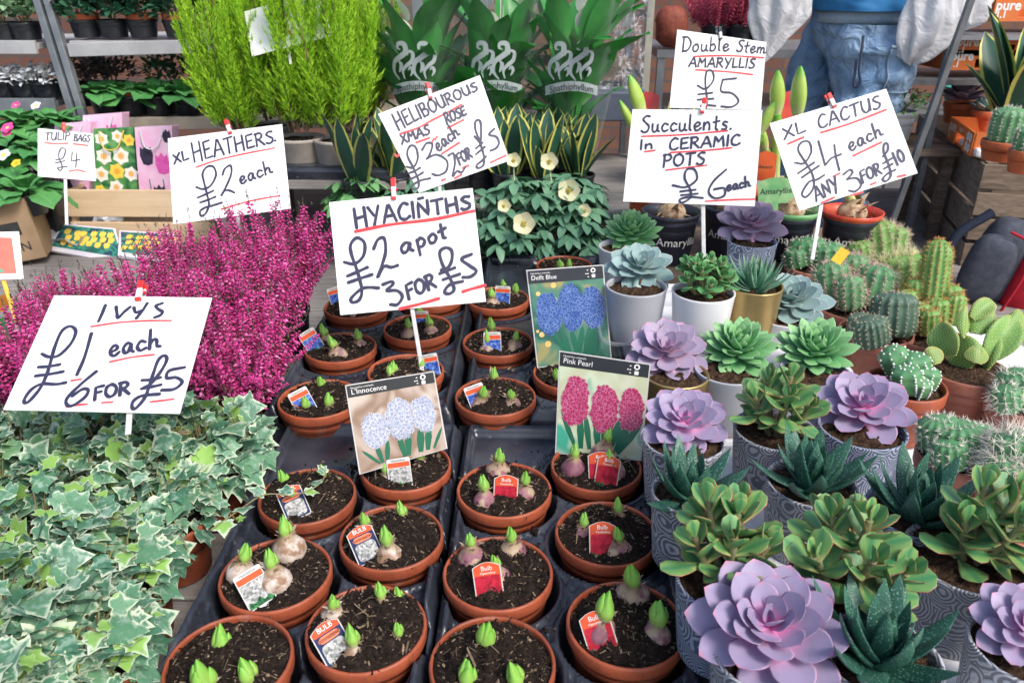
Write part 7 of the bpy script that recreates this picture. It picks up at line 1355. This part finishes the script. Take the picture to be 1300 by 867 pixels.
for i, (px, lb) in enumerate([(905, 'red heather behind the Double Stem card, left'), (935, 'red heather behind the peg of the Double Stem card'), (962, 'red heather behind the right end of the Double Stem card')]):
    r = np.random.default_rng(i); p = aty(px, 62, Ys + .08); t = thing('heather_plant', lb, 'heather', (p[0], p[1], z1), 0, 'red heathers on the rear staging'); potmesh(Mesh(), .06, .09).build('pot', BLACK, t); m = Mesh(); n = 90; a = r.random(n) * 6.28; q = np.sqrt(r.random(n)); tl = q * .6; d = np.stack([np.sin(tl) * np.cos(a), np.sin(tl) * np.sin(a), np.cos(tl)], -1); m.inst(SPK[i], basis(d), np.stack([.08 * q * np.cos(a), .07 * q * np.sin(a), .07 + .04 * r.random(n)], -1), .18 * r.uniform(.6, 1.1, n), r.random(n)); m.build('flower_spikes', RHEATH, t, smooth=False)
NETM = plain('orange_red_net', (.22, .04, .025), (.30, .08, .04), 90, .7, bump=.004, bscale=60)
for i, (px, py, lb) in enumerate([(852, 40, 'sack of bulbs in dark red net behind the wrapped grey post')]):
    p = aty(px, py, Ys + .05); t = thing('net_sack', lb, 'sack', (p[0], p[1], z1), 0, 'orange net sacks'); m = pillow(np.array([p[0], p[1], z1 + .08]), (.13, .14, .16), None, 2.6); m.V[0] += .006 * np.stack([fbm(m.V[0][:, 0], m.V[0][:, 2], 90, i)] * 3, -1); child('sack', m, NETM, t)
shelf_plant('trailing_plant', 'small leaved green plant in a white pot behind the right edge of the cactus card', 'trailing plant', aty(1140, 140, 2.75) - [0, 0, .10], 181, leafmat('fresh_leaf', (.10, .30, .06), (.22, .46, .12)), WHITE, None, 200, .10, .09, .022, group=None, ph=.10)
t = thing('side_table', 'low dark plank stand under the white potted trailing plant', 'stand', aty(1140, 140, 2.75) * [1, 1, 0]); zt2 = aty(1140, 140, 2.75)[2] - .10; child('top', Mesh().box((t.location.x, 2.75, zt2 - .012), (.34, .3, .022)), DARKWOOD, t, smooth=False)
for x in (-.14, .14):
    for y in (-.12, .12): child('leg', Mesh().box((t.location.x + x, 2.75 + y, (zt2 - .023) / 2), (.03, .03, zt2 - .024)), DARKWOOD, t, smooth=False)
p = aty(842, 150, 2.55); o = dup(sp_[0], (p[0], 2.55, .62), 1, 'snake plant in the shade between the grey post and the Double Stem card'); o = dup(sp_[1], (p[0] + .09, 2.62, .62), 2, 'snake plant in the shade hidden by the left edge of the Double Stem card')
tier('narrow grey plank bench under the shaded snake plants by the grey post', .425, .78, 2.42, 2.78, .62)
# ------------------------------------------------------------------ customer in jeans
DEN = NT('denim'); _n = DEN.noise(9, 4); _f = DEN.noise(420, 2); _c = DEN.mix(DEN.step(_n, .35, .65), (.17, .29, .46), (.36, .50, .67)); _c = DEN.mix(DEN.math('MULTIPLY', _f, .35), _c, (.10, .18, .30)); DEN.bump(DEN.math('ADD', DEN.math('MULTIPLY', DEN.noise(15, 3, dist=1.2), 1.0), DEN.math('MULTIPLY', DEN.noise(300, 2), .06)), .035, .9); DEN = DEN.done(_c, .85, .2)
DENP = plain('denim_seam', (.26, .36, .48), (.34, .42, .50), 120, .85, .2); JACK = plain('blue_jacket', (.02, .14, .34), (.03, .19, .42), 20, .6, .3); SKIN = plain('skin', (.55, .33, .24), (.50, .29, .21), 30, .5); SHOE = plain('dark_shoe', (.02, .02, .022), (.03, .03, .032), 40, .5); HAIR = plain('dark_hair', (.03, .022, .016), (.05, .035, .025), 90, .6)
Yp = 2.85; hipc = aty(1094, 30, Yp); fx = hipc[0]; per = thing('person', 'person in faded blue jeans and a blue jacket seen from behind, holding white bags', 'person', (fx, Yp, 0))
J = {'pel': (-.02, .01, 1.07), 'chest': (-.02, 0, 1.34), 'neck': (-.03, -.01, 1.52), 'head': (-.05, -.02, 1.63), 'top': (-.05, -.02, 1.74), 'sl': (-.20, .06, 1.43), 'sr': (.16, -.06, 1.43), 'el': (-.27, .05, 1.30), 'er': (.23, -.04, 1.30), 'hl': (-.28, -.12, 1.22), 'hr': (.20, -.20, 1.22), 'hpl': (-.08, .14, .98), 'hpr': (.03, -.06, .98), 'kl': (-.11, .17, .55), 'kr': (.0, -.10, .52), 'al': (-.12, .18, .09), 'ar': (.01, -.06, .09), 'tl': (-.16, .26, .04), 'tr': (-.03, .04, .04)}
E_ = [('pel', 'chest'), ('chest', 'neck'), ('neck', 'head'), ('head', 'top'), ('chest', 'sl'), ('chest', 'sr'), ('sl', 'el'), ('sr', 'er'), ('el', 'hl'), ('er', 'hr'), ('pel', 'hpl'), ('pel', 'hpr'), ('hpl', 'kl'), ('hpr', 'kr'), ('kl', 'al'), ('kr', 'ar'), ('al', 'tl'), ('ar', 'tr')]
rad = dict(pel=.085, chest=.13, neck=.055, head=.085, top=.06, sl=.055, sr=.055, el=.042, er=.042, hl=.03, hr=.03, hpl=.06, hpr=.06, kl=.05, kr=.05, al=.04, ar=.04, tl=.03, tr=.03); ks = list(J)
me = bpy.data.meshes.new('body'); me.from_pydata([J[k] for k in ks], [(ks.index(a), ks.index(b)) for a, b in E_], []); bo = bpy.data.objects.new('body', me); COL.objects.link(bo); bo.parent = per; me.materials.append(SKIN)
sk = bo.modifiers.new('skin', 'SKIN'); sk.use_smooth_shade = True
for i, k in enumerate(ks): me.skin_vertices[0].data[i].radius = (rad[k], rad[k] * (.8 if k in ('pel', 'chest') else 1)); me.skin_vertices[0].data[i].use_root = (k == 'pel')
sb = bo.modifiers.new('sub', 'SUBSURF'); sb.levels = 2; sb.render_levels = 2
def loft(sts, m=48, seed=0, amp=.006, fz=30):
    """sts: (x, y, z, rx, ry)"""
    S = np.array(sts, float); Sx = np.column_stack([np.interp(np.linspace(0, len(S) - 1, 70), np.arange(len(S)), S[:, k]) for k in range(5)]); k = np.array([.25, .5, .25])
    for _ in range(4): Sx[1:-1] = .25 * Sx[:-2] + .5 * Sx[1:-1] + .25 * Sx[2:]
    th = np.arange(m) * 2 * PI / m; wr = fbm(np.cos(th)[None] * .25 + 0 * Sx[:, 2:3], Sx[:, 2:3] + .06 * np.sin(th)[None] * np.ones_like(Sx[:, 2:3]), fz, seed); wr = amp * wr + amp * .8 * np.sin(Sx[:, 2:3] * 75 + 2.2 * np.sin(th)[None] + seed) * np.clip(fbm(np.cos(th)[None] + 0 * Sx[:, 2:3], Sx[:, 2:3] * 2, 4, seed + 7), 0, 1)
    X = np.stack([Sx[:, 0:1] + (Sx[:, 3:4] + wr) * np.cos(th), Sx[:, 1:2] + (Sx[:, 4:5] + wr) * np.sin(th), np.repeat(Sx[:, 2:3], m, 1)], -1); m_ = Mesh().add(X, grid_faces(70, m, True)[:, ::-1]); m_.X = X; return m_
LEG = [(.02, -.05, 1.10, .125, .13), (.03, -.06, 1.02, .135, .14), (.035, -.07, .94, .130, .138), (.02, -.085, .83, .105, .115), (.005, -.10, .70, .088, .095), (.0, -.10, .52, .08, .085), (.01, -.06, .09, .082, .085)]
jn = join(loft([(-.02, .02, 1.152, .135, .13), (-.02, .02, 1.08, .14, .14), (-.02, .03, 1.02, .11, .12), (-.02, .03, .97, .05, .06)], seed=1, amp=.007), loft(LEG, seed=2, amp=.018), loft([(-.05, .12, 1.09, .08, .10), (-.08, .14, .98, .088, .105), (-.095, .16, .82, .085, .10), (-.105, .17, .65, .078, .085), (-.11, .17, .5, .075, .08), (-.12, .18, .09, .085, .085)], seed=3, amp=.014))
jo = jn.build('jeans', DEN, per)
def ring(a0, a1, z, up, m=40, dz=0.0):      # strip hugging the seat of the jeans
    th = np.linspace(a0, a1, m); r0 = .006; P = lambda z: np.stack([-.03 + (.172 + r0) * np.cos(th), .01 + (.146 + r0) * np.sin(th), np.full(m, z)], -1); return Mesh().add(np.concatenate([P(z), P(z + up)]), grid_faces(2, m))
Mesh().lathe([(.141, 1.100), (.147, 1.101), (.146, 1.142), (.139, 1.143)], 64, o=(-.01, .01, 0)).build('waistband', DENP, jo)
# patch pocket with turned opening, cut to the shape of the seat
LX = loft(LEG, seed=2, amp=.018).X
def onleg(a, z, off=.005):
    i = int(np.argmin(np.abs(LX[:, 0, 2] - z))); i = min(max(i, 1), 68); j = (a % (2 * PI)) / (2 * PI) * 48; j0 = int(j) % 48; f = j - int(j); q = LX[i, j0] * (1 - f) + LX[i, (j0 + 1) % 48] * f; c = LX[i].mean(0); d = q - c; d[2] = 0; q = q + d / np.linalg.norm(d) * off; q[2] = z; return q
A0, A1, Z_0, Z_1 = -1.62, -.55, .90, 1.04
pm = Mesh(); av, zv = np.linspace(A0, A1, 18), np.linspace(Z_0, Z_1, 16); pm.add(np.array([[onleg(a, z) for z in zv] for a in av]), grid_faces(18, 16)); pk = pm.build('pocket', DEN, jo)
Mesh().tube([onleg(a, Z_1 + .012 * (a - A0), .010) for a in np.linspace(A0, A1, 18)], .0055, 6).build('pocket_hem', DENP, pk)
for q in ([onleg(a, Z_0, .006) for a in av], [onleg(A0, z, .006) for z in zv], [onleg(A1, z, .006) for z in zv]): Mesh().tube(q, .0025, 5).build('pocket_seam', DENP, pk)
Mesh().tube(smooth([(-.06, -.185, 1.07), (-.06, -.195, 1.02), (-.06, -.20, .97), (-.05, -.20, .93), (-.065, -.195, .92), (-.07, -.19, 1.0)], 6), .004, 6).build('drawcord', plain('dark_cord', (.02, .03, .06), (.03, .04, .08), 60, .6), jo)
loft([(-.02, .0, 1.138, .160, .16), (-.03, .0, 1.2, .18, .155), (-.02, 0, 1.36, .205, .15), (-.02, 0, 1.47, .16, .11), (-.03, -.01, 1.54, .07, .07)], seed=5, amp=.01).build('jacket', JACK, per)
for s, a, b, c_ in ((1, 'sl', 'el', 'hl'), (2, 'sr', 'er', 'hr')): Mesh().tube(smooth([J[a], J[b], np.array(J[b]) * .25 + np.array(J[c_]) * .75], 8), np.linspace(.075, .05, 17), 14).build('sleeve', JACK, per)
for k, (ax_, ay_) in (('l', (-.14, .23)), ('r', (.01, -.02))): pillow(np.array([ax_, ay_, .05]), (.11, .27, .10), np.array(Matrix.Rotation(.5, 3, 'Z')), 2.6).build('shoe', SHOE, per)
pillow(np.array([-.05, -.03, 1.68]), (.19, .21, .19), None, 2.2).build('hair', HAIR, per)
# thin white carrier bags
BAGM = NT('thin_white_bag'); BAGM.bump(BAGM.noise(16, 4, dist=1.5), .015, .8); BAGM = BAGM.done(BAGM.mix(BAGM.noise(6, 3), (.70, .71, .74), (.82, .82, .83)), .35, .4, transl=.35)
def plastic_bag(label, top, pts, seed, depth_=.5):
    """pts: outline rings px (cx, cy, half-width)"""
    Y = Yp - .22 if seed == 2 else Yp - .1; t = thing('plastic_bag', label, 'plastic bag', aty(pts[-1][0], pts[-1][1], Y), 0, None); n = len(pts); m_ = 72; C_ = np.array([aty(x, y, Y) for x, y, w in pts]); W = np.array([w for *_, w in pts]) * 2.6 / 1000; q = np.linspace(0, n - 1, 50); Cc = np.column_stack([np.interp(q, np.arange(n), C_[:, k]) for k in range(3)]); Wc = np.interp(q, np.arange(n), W)
    for _ in range(3): Cc[1:-1] = .25 * Cc[:-2] + .5 * Cc[1:-1] + .25 * Cc[2:]; Wc[1:-1] = .25 * Wc[:-2] + .5 * Wc[1:-1] + .25 * Wc[2:]
    th = np.arange(m_) * 2 * PI / m_; fold = 1 + .16 * np.sin(th * 5 + q[:, None] * .8 + seed) + .10 * np.sin(th * 9 - q[:, None] * 1.3) + .16 * fbm(np.cos(th)[None] * .6 + 0 * q[:, None], np.sin(th)[None] * .6 + q[:, None] * .22, 4, seed)
    X = np.stack([Cc[:, 0:1] + Wc[:, None] * fold * np.cos(th), Cc[:, 1:2] + Wc[:, None] * depth_ * fold * np.sin(th), np.repeat(Cc[:, 2:3], m_, 1) + .008 * np.sin(th * 4 + seed)], -1); child('bag', Mesh().add(X, grid_faces(50, m_, True)[:, ::-1]), BAGM, t); return t
plastic_bag('thin white plastic bag hanging left of the jeans, its tip behind the Double Stem card', 0, [(995, -45, 14), (992, -10, 36), (988, 20, 34), (980, 45, 22), (972, 66, 10), (968, 78, 2)], 1); plastic_bag('white plastic bag hanging right of the jeans, lower crumpled one', 0, [(1190, -40, 12), (1188, -10, 28), (1182, 25, 32), (1172, 55, 30), (1160, 76, 16), (1158, 80, 2)], 2); plastic_bag('fuller white plastic bag at the top right above the orange cartons', 0, [(1222, -70, 14), (1222, -30, 36), (1222, 5, 36), (1220, 28, 30), (1222, 36, 4)], 3)
